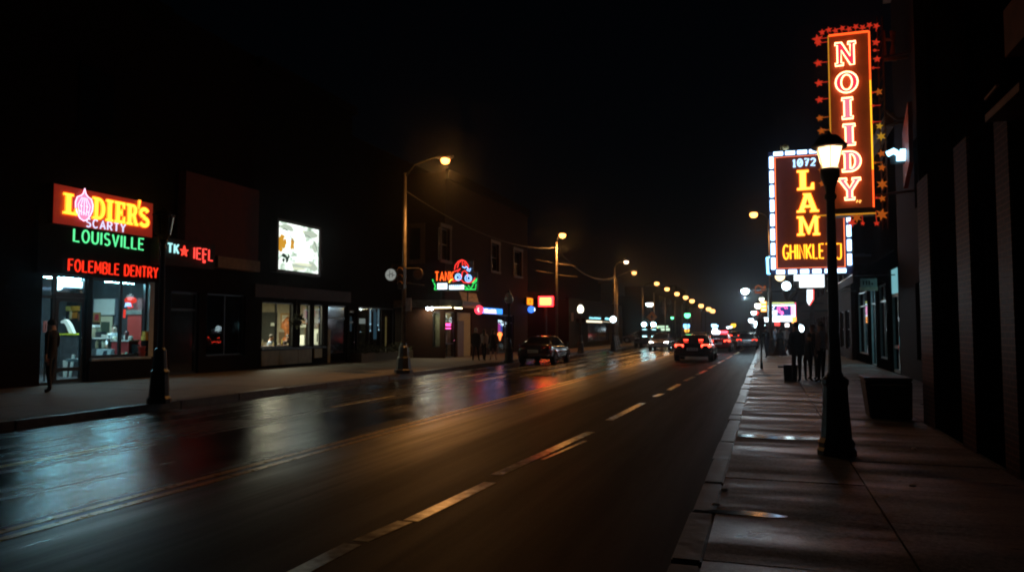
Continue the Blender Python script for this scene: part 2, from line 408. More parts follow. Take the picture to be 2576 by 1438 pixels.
    if long_hair:
        b = MB(); rs = []
        for i in range(6):
            z = c.z+dz-.02*k-i*.06*k; w = (.085-.006*i)*k
            rs.append([Vector((c.x+w*math.cos(q), c.y-.05*k+w*.55*math.sin(q)-.012*i*k, z)) for q in [2*PI*j/10 for j in range(10)]])
        b.rings(rs); b.build('long_hair', hm, t, False, True)
    if skirt is not None or coat is not None:
        m, zl, fl = skirt or coat; b = MB(); rs = []; z0 = (ph+(.2 if skirt else .42))*k
        for i in range(9):
            f = i/8; z = z0*(1-f)+zl*f; r = (.17 if not coat else .185)*k*(1+.15*math.sin(f*2))+fl*f*f
            rs.append([Vector(((r+.012*f*math.sin(6*q))*math.cos(q), lean*.4*(1-f)+(r*.78+.01*math.sin(5*q))*math.sin(q), z+dz)) for q in [2*PI*j/18 for j in range(18)]])
        b.rings(rs, cap=False); b.build('skirt' if skirt else 'coat', m, t, False, True)
    return t

# ------------------------------------------------------------------ cars (front towards +Y, origin on the road under the middle)
TYRE = M('tyre_rubber', (.012, .012, .012), .7); RIM = M('alloy_rim', (.35, .35, .36), .3, metal=.9, var=.1)
CHROME = M('chrome_trim', (.6, .6, .6), .15, metal=1, var=.05); DARKTRIM = M('dark_trim', (.012, .012, .013), .5)
CARGLASS = M('tinted_car_glass', (.006, .007, .008), .08, var=.1, spec=.8)
LAMPOFF_R = M('unlit_red_lens', (.12, .008, .006), .15, var=.1); LAMPOFF_W = M('unlit_clear_lens', (.4, .4, .4), .1, var=.1)
PLATE = M('number_plate', (.62, .64, .62), .4, var=.08); PLATEINK = M('plate_ink', (.03, .04, .1), .5)
TAIL = EM('tail_light_red', (1, .05, .025), 12.); HEAD = EM('headlight_white', (1, .9, .78), 22.); PLATELIT = M('number_plate_lit', (.6, .7, .8), .4, var=.08)
def car(label, loc, rz, paint, shape='sedan', tail=None, head=None, group=None, plate=PLATE, chars='WZ5'):
    t = thing('car', label, 'car', loc, rz, group)
    suv = shape == 'suv'; up = .16 if suv else 0
    prof = [(-2.36, .70, .46, .80), (-2.30, .84, .32, .98), (-1.95, .905, .25, 1.03), (-1.3, .92, .22, .97), (0, .925, .21, .95), (1.0, .92, .22, .93), (1.75, .90, .25, .85), (2.2, .83, .28, .74), (2.36, .66, .40, .62)]
    if suv: prof = [(y, w, zb+.06, zt+(.12 if y > -1.2 else .1)) for y, w, zb, zt in prof]
    b = MB(); rs = []
    for y, w, zb, zt in prof:
        h = [(w*.80, zb), (w*.96, zb+.07), (w, zb+(zt-zb)*.38), (w*.985, zb+(zt-zb)*.68), (w*.94, zt-.07), (w*.82, zt), (w*.4, zt+.012)]
        rs.append([Vector((x, y, z)) for x, z in h]+[Vector((-x, y, z)) for x, z in h[::-1]])
    b.rings(rs); bmesh.ops.subdivide_edges(b.b, edges=[], cuts=0)
    body = b.build('body', paint, t, False, True)
    md = body.modifiers.new('smooth', 'SUBSURF'); md.levels = 1; md.render_levels = 2
    # cabin shell with glass set 6 mm proud
    if suv: lo = [(.80, -2.1, 1.0), (.80, 1.0, 1.0)]; hi = [(.66, -1.85, 1.66), (.64, .1, 1.68)]
    else: lo = [(.80, -1.95, .96), (.80, 1.2, .93)]; hi = [(.59, -.95, 1.40), (.60, .22, 1.43)]
    P = [Vector((s*x, y, z)) for x, y, z in lo+hi for s in (-1, 1)]   # 0,1 rear low  2,3 front low  4,5 rear high 6,7 front high
    b = MB(); b.hexa([P[0], P[1], P[3], P[2], P[4], P[5], P[7], P[6]]); b.build('roof', paint, t, False, True, bevel=.07)
    def pane(name, a, c, d, e, u0, u1, v0, v1, sub=None):
        nrm = (c-a).cross(e-a).normalized(); ctr = Vector((0, -.3, 1.1))
        if nrm.dot((a+c+d+e)/4-ctr) < 0: nrm = -nrm
        q = lambda u, v: (a.lerp(c, u)).lerp(e.lerp(d, u), v)
        m = MB(); m.prism([q(u0, v0)+nrm*.004, q(u1, v0)+nrm*.004, q(u1, v1)+nrm*.004, q(u0, v1)+nrm*.004], nrm*.008); return m.build(name, CARGLASS, t, False)
    pane('rear_window', P[0], P[1], P[5], P[4], .1, .9, .12, .9); pane('windscreen', P[2], P[3], P[7], P[6], .08, .92, .08, .92)
    for s in (0, 1):
        for u0, u1 in (((.12, .44), (.48, .86)) if not suv else ((.05, .3), (.33, .6), (.63, .92))): pane('side_window', P[0+s], P[2+s], P[6+s], P[4+s], u0, u1, .14, .9)
    for y in (-1.42, 1.42):
        for s in (-1, 1):
            R_ = .33 if not suv else .36; xo = s*.78
            w = MB(); w.rings([[Vector((xo+s*dx, y+r*math.cos(q), R_+r*math.sin(q))) for q in [2*PI*j/20 for j in range(20)]] for dx, r in ((-.1, R_*.7), (-.1, R_-.03), (-.06, R_), (.12, R_), (.155, R_-.03), (.155, R_*.66), (.1, R_*.62))])
            wo = w.build('wheel', TYRE, t, False, True)
            m = MB(); m.cyl((xo+s*.1, y, R_), (xo+s*.125, y, R_), R_*.62, n=18)
            for j in range(5):
                a = 2*PI*j/5; m.tube([(xo+s*.14, y, R_), (xo+s*.145, y+R_*.6*math.cos(a), R_+R_*.6*math.sin(a))], .03, 5)
            m.build('rim', RIM, wo, False)
            a_ = MB(); a_.tube([(s*.905, y+(R_+.05)*math.cos(q), R_+(R_+.05)*math.sin(q)) for q in [PI*(-.05+1.1*i/12) for i in range(13)]], .03, 6); a_.build('wheel_arch', DARKTRIM, t, False, True)
    zl = .86+up*.6
    for s in (-1, 1):
        m = MB(); m.hexa([Vector((s*x, y, z)) for x, y, z in ((.40, -2.36, zl-.09), (.80, -2.30, zl-.09), (.86, -2.05, zl-.07), (.45, -2.1, zl-.07), (.42, -2.345, zl+.06), (.80, -2.28, zl+.07), (.86, -2.05, zl+.06), (.45, -2.1, zl+.06))])
        m.build('tail_light', tail or LAMPOFF_R, t, False, bevel=.012)
        m = MB(); m.hexa([Vector((s*x, y, z)) for x, y, z in ((.42, 2.34, .60+up*.7), (.76, 2.24, .60+up*.7), (.80, 2.0, .62+up*.7), (.46, 2.1, .6+up*.7), (.44, 2.30, .70+up*.7), (.76, 2.2, .73+up*.7), (.80, 2.0, .74+up*.7), (.46, 2.1, .7+up*.7))])
        m.build('headlight', head or LAMPOFF_W, t, False, bevel=.012)
        m = MB(); m.hexa([Vector((s*x, y, z)) for x, y, z in ((.86, .78, .95), (1.02, .8, .95), (1.03, .92, .97), (.88, .94, .97), (.86, .78, 1.06), (1.02, .8, 1.08), (1.02, .9, 1.08), (.88, .92, 1.06))])
        m.build('wing_mirror', paint, t, False, bevel=.015)
        for y in (-.75, .3): m = MB(); m.box(s*.91, s*.945, y-.1, y+.1, .84, .87); m.build('door_handle', CHROME, t, False)
    m = MB(); m.box(-.8, .8, -2.40, -2.2, .40, .56); m.build('bumper', paint if not suv else DARKTRIM, t, False, bevel=.03); m = MB(); m.box(-.8, .8, 2.2, 2.39, .36, .5); m.build('bumper', paint if not suv else DARKTRIM, t, False, bevel=.03)
    m = MB(); m.box(-.5, .5, 2.33, 2.385, .52, .62+up*.6); m.build('grille', DARKTRIM, t, False)
    for y, sg in ((-2.405, -1),):
        m = MB(); m.box(-.26, .26, y-.008, y+.02, .60+up*.5, .74+up*.5); po = m.build('number_plate', plate, t, False)
        m = MB()
        for i in range(5): m.box(-.2+i*.085, -.15+i*.085, y-.013, y-.009, .63+up*.5, .71+up*.5)
        m.build('plate_marking', PLATEINK, po, False)
    m = MB(); m.cyl((.5, -2.42, .3), (.5, -2.2, .3), .035); m.build('exhaust_pipe', CHROME, t, False)
    return t
# ================================================================== ground
XL, XR, XC = -12.6, -.65, -6.2       # left kerb, right kerb, centre line
FX = -19.6                           # left shop fronts
PV = .15
def wet(name, base, kind):
    m, ns, ln = nmat(name)
    out = N(ns, 'ShaderNodeOutputMaterial'); b = N(ns, 'ShaderNodeBsdfPrincipled'); ln.new(b.outputs[0], out.inputs[0])
    g = N(ns, 'ShaderNodeNewGeometry')
    def noise(sc, scale, det=4, rgh=.55):
        mp = N(ns, 'ShaderNodeMapping'); mp.inputs['Scale'].default_value = sc; ln.new(g.outputs['Position'], mp.inputs[0])
        n = N(ns, 'ShaderNodeTexNoise'); n.inputs['Scale'].default_value = scale; n.inputs['Detail'].default_value = det; n.inputs['Roughness'].default_value = rgh
        ln.new(mp.outputs[0], n.inputs['Vector']); return n.outputs['Fac']
    def rng(src, a, b_, c, d):
        r = N(ns, 'ShaderNodeMapRange'); r.inputs[1].default_value = a; r.inputs[2].default_value = b_; r.inputs[3].default_value = c; r.inputs[4].default_value = d
        ln.new(src, r.inputs[0]); return r.outputs[0]
    def mth(op, a, b_):
        q = N(ns, 'ShaderNodeMath', operation=op)
        for i, v in enumerate((a, b_)):
            if isinstance(v, (int, float)): q.inputs[i].default_value = v
            else: ln.new(v, q.inputs[i])
        return q.outputs[0]
    grain = noise((1, 1, 1), 70, 3, .75); blot = noise((1, 1, 1), .55, 5)
    if kind == 'road': band = noise((1.5, .022, 1), 1.0, 4, .6); band = mth('ADD', mth('MULTIPLY', band, .68), mth('MULTIPLY', noise((5.5, .3, 1), 1.0, 5, .65), .32)); lo, hi, ro, r1 = .4, .6, .12, .46
    else: band = noise((.28, 1.5, 1), .9, 5, .6); lo, hi, ro, r1 = .38, .62, .27, .72
    rough = mth('ADD', rng(band, lo, hi, ro, r1), rng(blot, .3, .7, -.06, .1))
    if kind == 'road':   # the lanes across the street hold more standing wet
        sx = N(ns, 'ShaderNodeSeparateXYZ'); ln.new(g.outputs['Position'], sx.inputs[0]); tx = rng(sx.outputs[0], -6.9, -4.0, 0, .84); rough = mth('ADD', mth('MULTIPLY', mth('MULTIPLY', rough, .66), mth('SUBTRACT', 1., tx)), mth('MULTIPLY', tx, .62))
    col = N(ns, 'ShaderNodeMixRGB'); col.inputs[1].default_value = (*[c*.3 for c in base], 1); col.inputs[2].default_value = (*[c*2.1 for c in base], 1)
    mid = noise((1, 1, 1), 20, 3, .7); ln.new(rng(mth('ADD', mth('MULTIPLY', grain, .4), mth('ADD', mth('MULTIPLY', mid, .35), mth('MULTIPLY', blot, .25))), .36, .64, 0, 1), col.inputs[0]); ln.new(col.outputs[0], b.inputs['Base Color'])
    ln.new(rough, b.inputs['Roughness'])
    sp = rng(band, lo, hi, .9, .3 if kind == 'road' else .15); 
    if kind == 'road': sp = mth('ADD', mth('MULTIPLY', sp, mth('SUBTRACT', 1., rng(sx.outputs[0], -6.9, -4.3, 0, .95))), rng(sx.outputs[0], -6.9, -4.3, 0, .02))
    ln.new(sp, b.inputs['Specular IOR Level'])
    bp = N(ns, 'ShaderNodeBump'); bp.inputs['Strength'].default_value = .2 if kind == 'road' else .3; bp.inputs['Distance'].default_value = .01
    ln.new(grain, bp.inputs['Height']); bp2 = N(ns, 'ShaderNodeBump'); bp2.inputs['Strength'].default_value = .05 if kind == 'road' else .09; bp2.inputs['Distance'].default_value = .03
    ln.new(band, bp2.inputs['Height']); ln.new(bp.outputs[0], bp2.inputs['Normal']); ln.new(bp2.outputs[0], b.inputs['Normal'])
    return m
ASPH = wet('wet_asphalt', (.0075, .0075, .008), 'road'); CONC = wet('wet_concrete_paving', (.165, .172, .175), 'pave')
DRYC = M('pavement_concrete', (.11, .1, .085), .7, spec=.2, var=.25, scale=2.5, bump=.1)
KERB = M('kerb_stone', (.075, .075, .08), .4, var=.4, scale=5, bump=.5)
JOINT = M('dark_joint', (.02, .018, .016), .6)
GRND = M('distant_ground', (.03, .03, .03), .8)
PAINTW = M('white_road_paint', (.8, .68, .42), .24, var=.45, scale=7, bump=.03, spec=1.); PAINTY = M('yellow_road_paint', (.6, .36, .06), .3, var=.4, scale=9, bump=.06, spec=.8)
PAINTW_ = PAINTW
structure(MB().box(-400, 400, -60, 900, -.6, -.02).build('ground', GRND))
structure(MB().box(XL, XR, -12, 420, -.5, 0).build('road', ASPH))
m = MB(); y = -10.
while y < 170:
    L = random.choice((.8, 1.0, 1.3, 1.52)); g_ = random.choice((.015, .02, .05, .09)) if y < 40 else .02; m.box(XR+random.uniform(-.012, .012), XR+.20, y, y+L-g_, -.4, PV-.004+random.uniform(-.016, .004)); y += L
structure(m.build('kerb', KERB, bevel=.012))
m = MB(); y = -10.
while y < 220: m.box(XL-.18, XL, y, y+1.98, -.4, PV-.004+random.uniform(-.008, .004)); y += 2
structure(m.build('kerb', KERB, bevel=.012))
m = MB(); y = -10.; i = 0
ys = [-10+1.55*k for k in range(130)]
for k in range(len(ys)-1):
    for a, b_ in ((XR+.21, .94), (.955, 2.55), (2.565, 4.7)): m.box(a, b_, ys[k]+.008, ys[k+1]-.008, -.4, PV+random.uniform(-.005, .003))
structure(m.build('pavement', CONC))
structure(MB().box(XR+.2, 5, -10, 190, -.42, PV-.03).build('pavement_bed', JOINT))
m = MB()
for k in range(116):
    for a, b_ in ((FX-.4, -17.3), (-17.285, -14.95), (-14.935, XL-.185)): m.box(a, b_, -10+2*k+.006, -10+2*k+1.994, -.4, PV+random.uniform(-.003, .003))
structure(m.build('pavement', DRYC))
structure(MB().box(FX-.5, XL-.185, -10, 222, -.42, PV-.03).build('pavement_bed', JOINT))
structure(MB().box(-15.9, -14.4, 25.2, 27.9, PV+.002, PV+.006).build('pavement_patch', M('asphalt_patch', (.03, .028, .025), .7)))
# painted lines
m = MB()
for a, b_ in (((905, 1360), (1018, 1311)), ((1032, 1309), (1232, 1213)), ((1247, 1194), (1485, 1086)), ((1532, 1056), (1617, 1013)), ((1647, 997), (1664, 990)), ((1682, 980), (1708, 966)), ((1723, 957), (1745, 947)), ((1753, 942), (1776, 931)), ((1783, 926), (1800, 917)), ((1805, 914), (1822, 905)), ((1828, 902), (1842, 894)), ((1847, 891), (1858, 885)), ((1862, 881), (1872, 876))):
    p, q = gz(*a, 0), gz(*b_, 0)
    m.hexa([Vector((p.x-.07, p.y, -.05)), Vector((p.x+.08, p.y, -.05)), Vector((q.x+.08, q.y, -.05)), Vector((q.x-.07, q.y, -.05)), Vector((p.x-.07, p.y, .004)), Vector((p.x+.08, p.y, .004)), Vector((q.x+.08, q.y, .004)), Vector((q.x-.07, q.y, .004))])
p = gz(905, 1360, 0)
m.box(p.x-.09, p.x+.07, p.y-3.2, p.y-.1, -.05, .004)
p, q = gz(1360, 1155, 0), gz(1470, 1108, 0)
m.hexa([Vector((x, y, z)) for z in (-.05, .004) for x, y in ((p.x, p.y), (p.x+.05, p.y), (q.x+.05, q.y), (q.x, q.y))])
structure(m.build('road_marking', PAINTW))
m = MB(); m.box(XC-.17, XC-.06, -8, 160, -.05, .004); m.box(XC+.06, XC+.17, -8, 160, -.05, .004); structure(m.build('road_marking', PAINTY))
m = MB(); y = -3.
while y < 150: m.box(-9.36, -9.24, y, y+3, -.05, .004); y += 9
structure(m.build('road_marking', PAINTW))
m = MB(); y = 4.
m.box(-10.7, -10.62, 22, 90, -.05, .004); structure(m.build('road_marking', PAINTW))
# puddles on the near pavement and in the gutter
PUD = M('standing_water', (.012, .012, .014), .14, var=.1, scale=3, bump=.02, spec=.9)
def blob(cx, cy, rx, ry, z, seed, n=26):
    r = random.Random(seed); ph = [r.uniform(0, 6.3) for _ in range(4)]
    P = []
    for i in range(n):
        a = 2*PI*i/n; k = 1+.16*math.sin(2*a+ph[0])+.12*math.sin(3*a+ph[1])+.07*math.sin(7*a+ph[2])
        P.append(Vector((cx+rx*k*math.cos(a), cy+ry*k*math.sin(a), z)))
    return P
def puddle(cx, cy, rx, ry, z, s): structure(MB().prism(blob(cx, cy, rx, ry, z, s), (0, 0, .004)).build('puddle', PUD))
a, b_ = gz(1795, 1287, PV), gz(1955, 1287, PV); puddle((a.x+b_.x)/2, a.y+.02, abs(b_.x-a.x)/2*1.1, .1, PV+.003, 3)
a = gz(1960, 1100, PV); puddle(a.x, a.y, .55, .22, PV+.003, 4)
# tar-filled crack across the left lanes
def crack(pts, seed):
    r = random.Random(seed); P = []
    for (x0, y0), (x1, y1) in zip(pts, pts[1:]):
        for i in range(8): f = i/8; P.append(Vector((x0+(x1-x0)*f+r.uniform(-.03, .03), y0+(y1-y0)*f+r.uniform(-.03, .03), .002)))
    structure(MB().tube(P, .012, 4).build('road_crack', JOINT))

# ================================================================== sky and haze
w = bpy.data.worlds.new('World'); S.world = w; w.use_nodes = True
ns, ln = w.node_tree.nodes, w.node_tree.links; ns.clear()
out = ns.new('ShaderNodeOutputWorld'); bg = ns.new('ShaderNodeBackground'); sky = ns.new('ShaderNodeTexSky')
sky.sky_type = 'NISHITA'; sky.sun_disc = False; sky.sun_elevation = math.radians(25); sky.sun_rotation = math.radians(200); sky.ozone_density = 3
bg.inputs[1].default_value = .00035; ln.new(sky.outputs[0], bg.inputs[0]); ln.new(bg.outputs[0], out.inputs[0])

# ================================================================== shared materials
BLK = M('black_painted_iron', (.012, .012, .012), .4, var=.2, scale=20, spec=.5)
DKWALL = BRICK('dark_brick', (.018, .009, .007), (.013, .007, .006), (.018, .014, .012), rough=.85)
PALEST = M('pale_stone_trim', (.17, .125, .085), .8, var=.2)
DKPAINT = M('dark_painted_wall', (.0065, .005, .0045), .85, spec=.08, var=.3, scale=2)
FRAME = M('dark_metal_frame', (.015, .02, .025), .35, var=.1)
GLS = GLASS('shop_glass'); DKGLS = M('dark_window_glass', (.006, .007, .009), .06, var=.1, spec=.8)
TUBEW = EM('fluorescent_tube', (.3, .78, .95), 300.); SODIUM = EM('sodium_lamp', (1, .38, .09), 9.); FARSOD = EM('far_sodium_lamp', (1, .46, .14), 5.)
# ================================================================== shop with the yellow lettered sign (left end)
def L(px, py, X=FX): p = gx(px, py, X); return p.y, p.z
def rect(x0, y0, x1, y1, X=FX):
    ya, za = L(x0, (y0+y1)/2, X)[0], L((x0+x1)/2, y1, X)[1]; yb, zb = L(x1, (y0+y1)/2, X)[0], L((x0+x1)/2, y0, X)[1]
    return ya, yb, za, zb
def c1(cx, cy): return ((100+cx/4.358)/1.0683, (730+cy/4.358)/1.0683)
def r1(x0, y0, x1, y1, X): a = c1(x0, y0); b = c1(x1, y1); return rect(a[0], a[1], b[0], b[1], X)
shop = thing('shop_building', 'dark wide shop building with brightly lit blue-white front under stacked neon lettering', 'building', (FX, 5, 0))
zt = L(110, 688)[1]; zs = L(300, 898)[1]
yA, yB, yC, yD, yE, yF = L(104, 800)[0], L(142, 800)[0], L(219, 800)[0], L(231, 800)[0], L(374, 800)[0], L(393, 800)[0]
END_A = L(402, 800)[0]
m = MB(); facade(m, FX-.3, .3, 2, END_A, -.3, 12.9, [(yA, yC, PV, zt), (yD, yE, zs, zt)]); m.build('wall', DKWALL, shop)
m = MB(); m.box(FX-14, FX-.3, 2, 2.3, -.3, 12.9); m.build('side_wall', DKWALL, shop); m = MB(); m.box(FX-14, FX-5.4, END_A-.3, END_A, -.3, 12.9); m.build('side_wall', DKWALL, shop)
m = MB(); m.box(FX-14, FX-.3, 2.3, END_A-.3, 12.3, 12.5); m.build('roof', DKPAINT, shop)
m = MB(); m.box(FX, FX+.25, 2, END_A, 12.5, 12.9); m.box(FX, FX+.12, 2, END_A, 12.2, 12.499); m.build('cornice', DKPAINT, shop)
for k in range(4):
    y0 = 5.2+k*4; fr = MB(); fr.box(FX+.002, FX+.06, y0-.15, y0+1.45, 7.6, 7.75); fr.build('window_sill', DKPAINT, shop)
    m = MB(); m.box(FX+.003, FX+.05, y0, y0+1.3, 7.76, 9.9); wn = m.build('upper_window', DKPAINT, shop)
    m = MB(); m.box(FX+.05, FX+.058, y0+.08, y0+.61, 7.85, 9.8); m.box(FX+.05, FX+.058, y0+.69, y0+1.22, 7.85, 9.8); m.build('pane', DKGLS, wn)
m = MB(); m.box(FX-.02, FX+.14, yA-.3, END_A, zt+.02, L(250, 545)[1]); m.build('fascia', DKPAINT, shop)
m = MB(); m.box(FX, FX+.06, yD-.1, yE+.1, PV, zs-.08); m.build('kick_panel', DKPAINT, shop)
m = MB(); m.box(FX-.25, FX+.1, yD-.05, yE+.05, zs-.08, zs-.001); m.build('window_sill', M('painted_sill', (.25, .3, .32), .5), shop)
IW = M('shop_inside_wall', (.035, .04, .045), .8, var=.15); 
m = MB(); room(m, FX-5.2, FX-.31, yA-.6, END_A+1.25, PV, zt+.25); m.build('inside_shell', IW, shop)
window(shop, FX-.12, yD, yE, zs, zt, FRAME, GLS, my=[L(309, 800)[0]], fw=.09, name='shop_window')
dz = L(180, 748)[1]
window(shop, FX-.12, yA, yB, PV, zt, FRAME, GLS, mz=[dz], fw=.07, name='side_light')
window(shop, FX-.12, yB+.002, yC, dz+.09, zt, FRAME, GLS, fw=.06, name='transom_window')
m = MB(); m.box(FX-.16, FX-.06, yB+.002, yC, dz, dz+.088); m.build('door_head', FRAME, shop)
d = window(shop, FX-.12, yB+.03, yC-.01, PV+.02, dz-.01, FRAME, GLS, mz=[PV+.42], fw=.11, name='door')
m = MB(); m.tube([(FX-.02, yC-.17, 1.0), (FX-.0, yC-.17, 1.0), (FX-.0, yC-.17, 1.5), (FX-.02, yC-.17, 1.5)], .015); m.build('handle', CHROME, d)
# fluorescent tubes inside the glass
def flu(a, b_, X, label):
    y0, z0 = L(*a, X); y1, z1 = L(*b_, X); z = (z0+z1)/2
    t = thing('fluorescent_light', label, 'light fitting', (X, (y0+y1)/2, z))
    m = MB(); m.box(X-.05, X+.03, y0, y1, z+.035, z+.09); m.box(X-.012, X+.012, y0+.1, y0+.13, z+.09, zt+.251); m.box(X-.012, X+.012, y1-.13, y1-.1, z+.09, zt+.251); m.build('housing', DKPAINT, t)
    m = MB(); m.cyl((X, y0+.02, z), (X, y1-.02, z), .032); m.build('tube', TUBEW, t)
flu((110, 693), (216, 704), FX-.45, 'long blue-white fluorescent light above the shop door with the lit transom sign')
flu((264, 704), (338, 714), FX-.75, 'shorter fluorescent light across the top of the big shop window left of the street lamp')
light('shop_ceiling_light', 'AREA', (FX-2.6, (yD+yE)/2, zt+.2), (.75, .93, 1), 190, size=2.2)
light('door_bay_light', 'AREA', (FX-2.6, (yA+yC)/2, zt+.2), (.65, .9, 1), 40, size=1.2)
t = thing('transom_sign', 'small white glowing sign with a round disc in the transom over the shop door', 'sign', (FX-.25, 17, 3))
y0, y1, z0, z1 = rect(145, 706, 209, 723, FX-.25)
m = MB(); m.box(FX-.27, FX-.22, y0, y1, z0, z1); m.build('backing_panel', EM('sign_blue_white', (.45, .8, 1), 5), t)
yc, zc = L(143, 714, FX-.25)
m = MB(); m.cyl((FX-.24, yc, zc), (FX-.19, yc, zc), .185, n=24); m.build('disc', EM('sign_white', (.55, .9, 1), 9), t)
m = MB(); r_ = random.Random(2); u = y0+.12
while u < y1-.08:
    wd = r_.uniform(.05, .1); m.box(FX-.218, FX-.2, u, u+wd, z0+.07, z0+.07+r_.choice((.12, .12, .2))); u += wd+.025
m.build('lettering', EM('sign_white', (.55, .9, 1), 9), t)
# things inside the shop: seen obliquely, so they stand against the far end wall of the room (facing back along the street)
YE = END_A+1.25
def ry(conv, x0, y0, x1, y1, Y):
    a, b = conv(x0, y0), conv(x1, y1); p, q = gy(a[0], (a[1]+b[1])/2, Y), gy(b[0], (a[1]+b[1])/2, Y)
    t, u = gy((a[0]+b[0])/2, a[1], Y), gy((a[0]+b[0])/2, b[1], Y); return p.x, q.x, u.z, t.z
def slab(name, mat, r, Y, th, parent, bevel=0., floor=None, inset=0.):
    m = MB(); m.box(r[0]+inset, r[1]-inset, Y, Y+th, (r[2] if floor is None else floor)+inset, r[3]-inset); return m.build(name, mat, parent, bevel=bevel)
def flat(name, label, cat, part, mat, r, Y, th=.04, floor=None, group=None):
    o = thing(name, label, cat, ((r[0]+r[1])/2, Y, floor if floor is not None else r[2]), 0, group); slab(part, mat, r, Y, th, o, floor=floor); return o
WB = M('white_board', (.62, .68, .64), .5, var=.05)
o = flat('notice_board', 'large pale blank board high on the shop wall', 'board', 'board_panel', WB, ry(c1, 660, 318, 905, 505, YE-.06), YE-.06); r = ry(c1, 650, 506, 915, 520, YE-.07); slab('bottom_rail', FRAME, r, YE-.07, .06, o)
o = flat('partition', 'cream half-height partition under the blank board in the shop', 'partition', 'partition_panel', M('cream_paint', (.55, .52, .36), .6, var=.08), ry(c1, 735, 521, 872, 760, YE-.1), YE-.1, .05, PV)
slab('green_panel', M('green_board', (.05, .075, .05), .6), ry(c1, 745, 585, 845, 712, YE-.12), YE-.12, .015, o)
o = flat('framed_picture', 'framed red picture on the shop wall beside the cream partition', 'picture', 'frame', M('wood_frame', (.3, .18, .07), .5), ry(c1, 655, 475, 735, 592, YE-.16), YE-.16, .03); slab('print', M('red_print', (.3, .02, .03), .5, var=.9, scale=4), ry(c1, 655, 475, 735, 592, YE-.17), YE-.17, .009, o, inset=.07)
o = flat('wall_panel_board', 'grey-blue dark panel strip between the blank board and the window mullion', 'board', 'board_panel', M('slate_panel', (.07, .08, .1), .6), ry(c1, 905, 305, 985, 700, YE-.04), YE-.04)
Y = END_A-.2
o = thing('screen_wall', 'tall red screen panel with a grey top rail at the far end of the shop window', 'screen'); slab('red_panel', M('red_panel_paint', (.34, .03, .022), .5, var=.1, scale=2), ry(c1, 1055, 500, 1275, 855, Y), Y, .06, o, floor=PV)
r = ry(c1, 1040, 447, 1278, 499, Y-.04); slab('top_rail', M('grey_rail', (.14, .14, .12), .6), r, Y-.04, .1, o); slab('upper_panel', M('maroon_paint', (.09, .014, .014), .6), ry(c1, 1050, 310, 1275, 446, Y), Y, .06, o)
r = ry(c1, 1268, 120, 1312, 992, END_A-.5); flat('pillar', 'pale grey square pillar at the far edge of the big shop window', 'pillar', 'shaft', M('pale_grey_paint', (.4, .43, .4), .6, var=.08), r, END_A-.5, .2, zs-.02)
o = thing('counter', 'low red counter behind the window mullion', 'counter'); Y = END_A-.9; r = ry(c1, 868, 815, 1070, 985, Y); slab('front_panel', M('red_counter_paint', (.3, .03, .03), .45, var=.15), r, Y, .4, o, floor=PV); slab('counter_top', M('pale_worktop', (.55, .55, .5), .4), (r[0]-.03, r[1]+.03, r[3]+.001, r[3]+.05), Y-.03, .46, o)
for k, (a, b_, cl) in enumerate(((1000, 745, (.7, .7, .66)), (1065, 760, (.6, .58, .5)), (1020, 700, (.1, .02, .02)), (880, 765, (.65, .6, .45)))):
    r = ry(c1, a, b_, a+(28 if k else 52), 812, Y+.15); m = MB(); m.lathe([(.06, 0), (.075, .02), (.07, r[3]-r[2]-.03), (.04, r[3]-r[2])], ((r[0]+r[1])/2, Y+.2, r[2]+.03), 10); tag(m.build('container', M('container_%d' % k, cl, .4), None, smooth=True), ['wide white tub on the red counter', 'slim pale jar on the red counter', 'dark red jar on the red counter', 'cream jar at the near end of the red counter'][k], 'container')
o = thing('display_case', 'glass-fronted display case of jars near the shop door', 'display case'); Y = END_A-.55; r = ry(c1, 640, 770, 862, 900, Y); slab('plinth', M('dark_cabinet', (.05, .055, .06), .5), (r[0], r[1], PV, r[2]), Y, .4, o); slab('back_panel', M('case_back', (.25, .27, .22), .6), (r[0], r[1], r[2]+.001, r[3]-.04), Y+.36, .04, o); slab('case_top', WB, (r[0], r[1], r[3]-.038, r[3]), Y, .4, o)
for k in range(5):
    x = r[0]+.1+k*(r[1]-r[0]-.2)/4.5; m = MB(); m.lathe([(.06, 0), (.075, .02), (.075, .22), (.045, .27), (.045, .31)], (x, Y+.15, r[2]+.001), 10); tag(m.build('jar', M('jar_%d' % (k % 3), [(.35, .3, .18), (.03, .035, .03), (.45, .46, .36)][k % 3], .3), None, smooth=True), 'glass storage jar standing in the display case by the shop door', 'jar', 'jars in the display case')
for k, (a, cl, lab) in enumerate((((640, 620, 672, 655), (.75, .75, .72), 'small white machine on the display case'), ((632, 660, 690, 768), (.3, .27, .18), 'tan box standing on the display case'), ((690, 700, 760, 768), (.03, .03, .035), 'black box standing on the display case'), ((762, 735, 850, 769), (.45, .46, .4), 'low pale tray on the display case'))):
    r = ry(c1, *a, Y+.05+.02*k); m = MB(); m.box(r[0], r[1], Y+.05, Y+.3, r[2], r[3]); o = tag(m.build('counter_item', M('counter_item_%d' % k, cl, .5), None, bevel=.015), lab, 'box')
Y = END_A-1.05; r = ry(c1, 690, 905, 862, 990, Y); o = thing('storage_box', 'pale blue-grey box with a dark cut-out on the shop window ledge', 'box', (r[0], Y, r[2])); slab('box_body', M('pale_box', (.4, .5, .52), .5), r, Y, .3, o, .01, floor=zs-.02); q = ry(c1, 755, 918, 825, 988, Y-.01); m = MB(); m.prism([(q[0], Y-.008, q[2]), (q[1], Y-.008, q[2]), (q[1]-.04, Y-.008, q[3]), (q[0]+.08, Y-.008, q[3]-.03)], (0, .007, 0)); m.build('cut_out', M('cut_out_dark', (.02, .03, .05), .7), o)
Y = END_A-.62
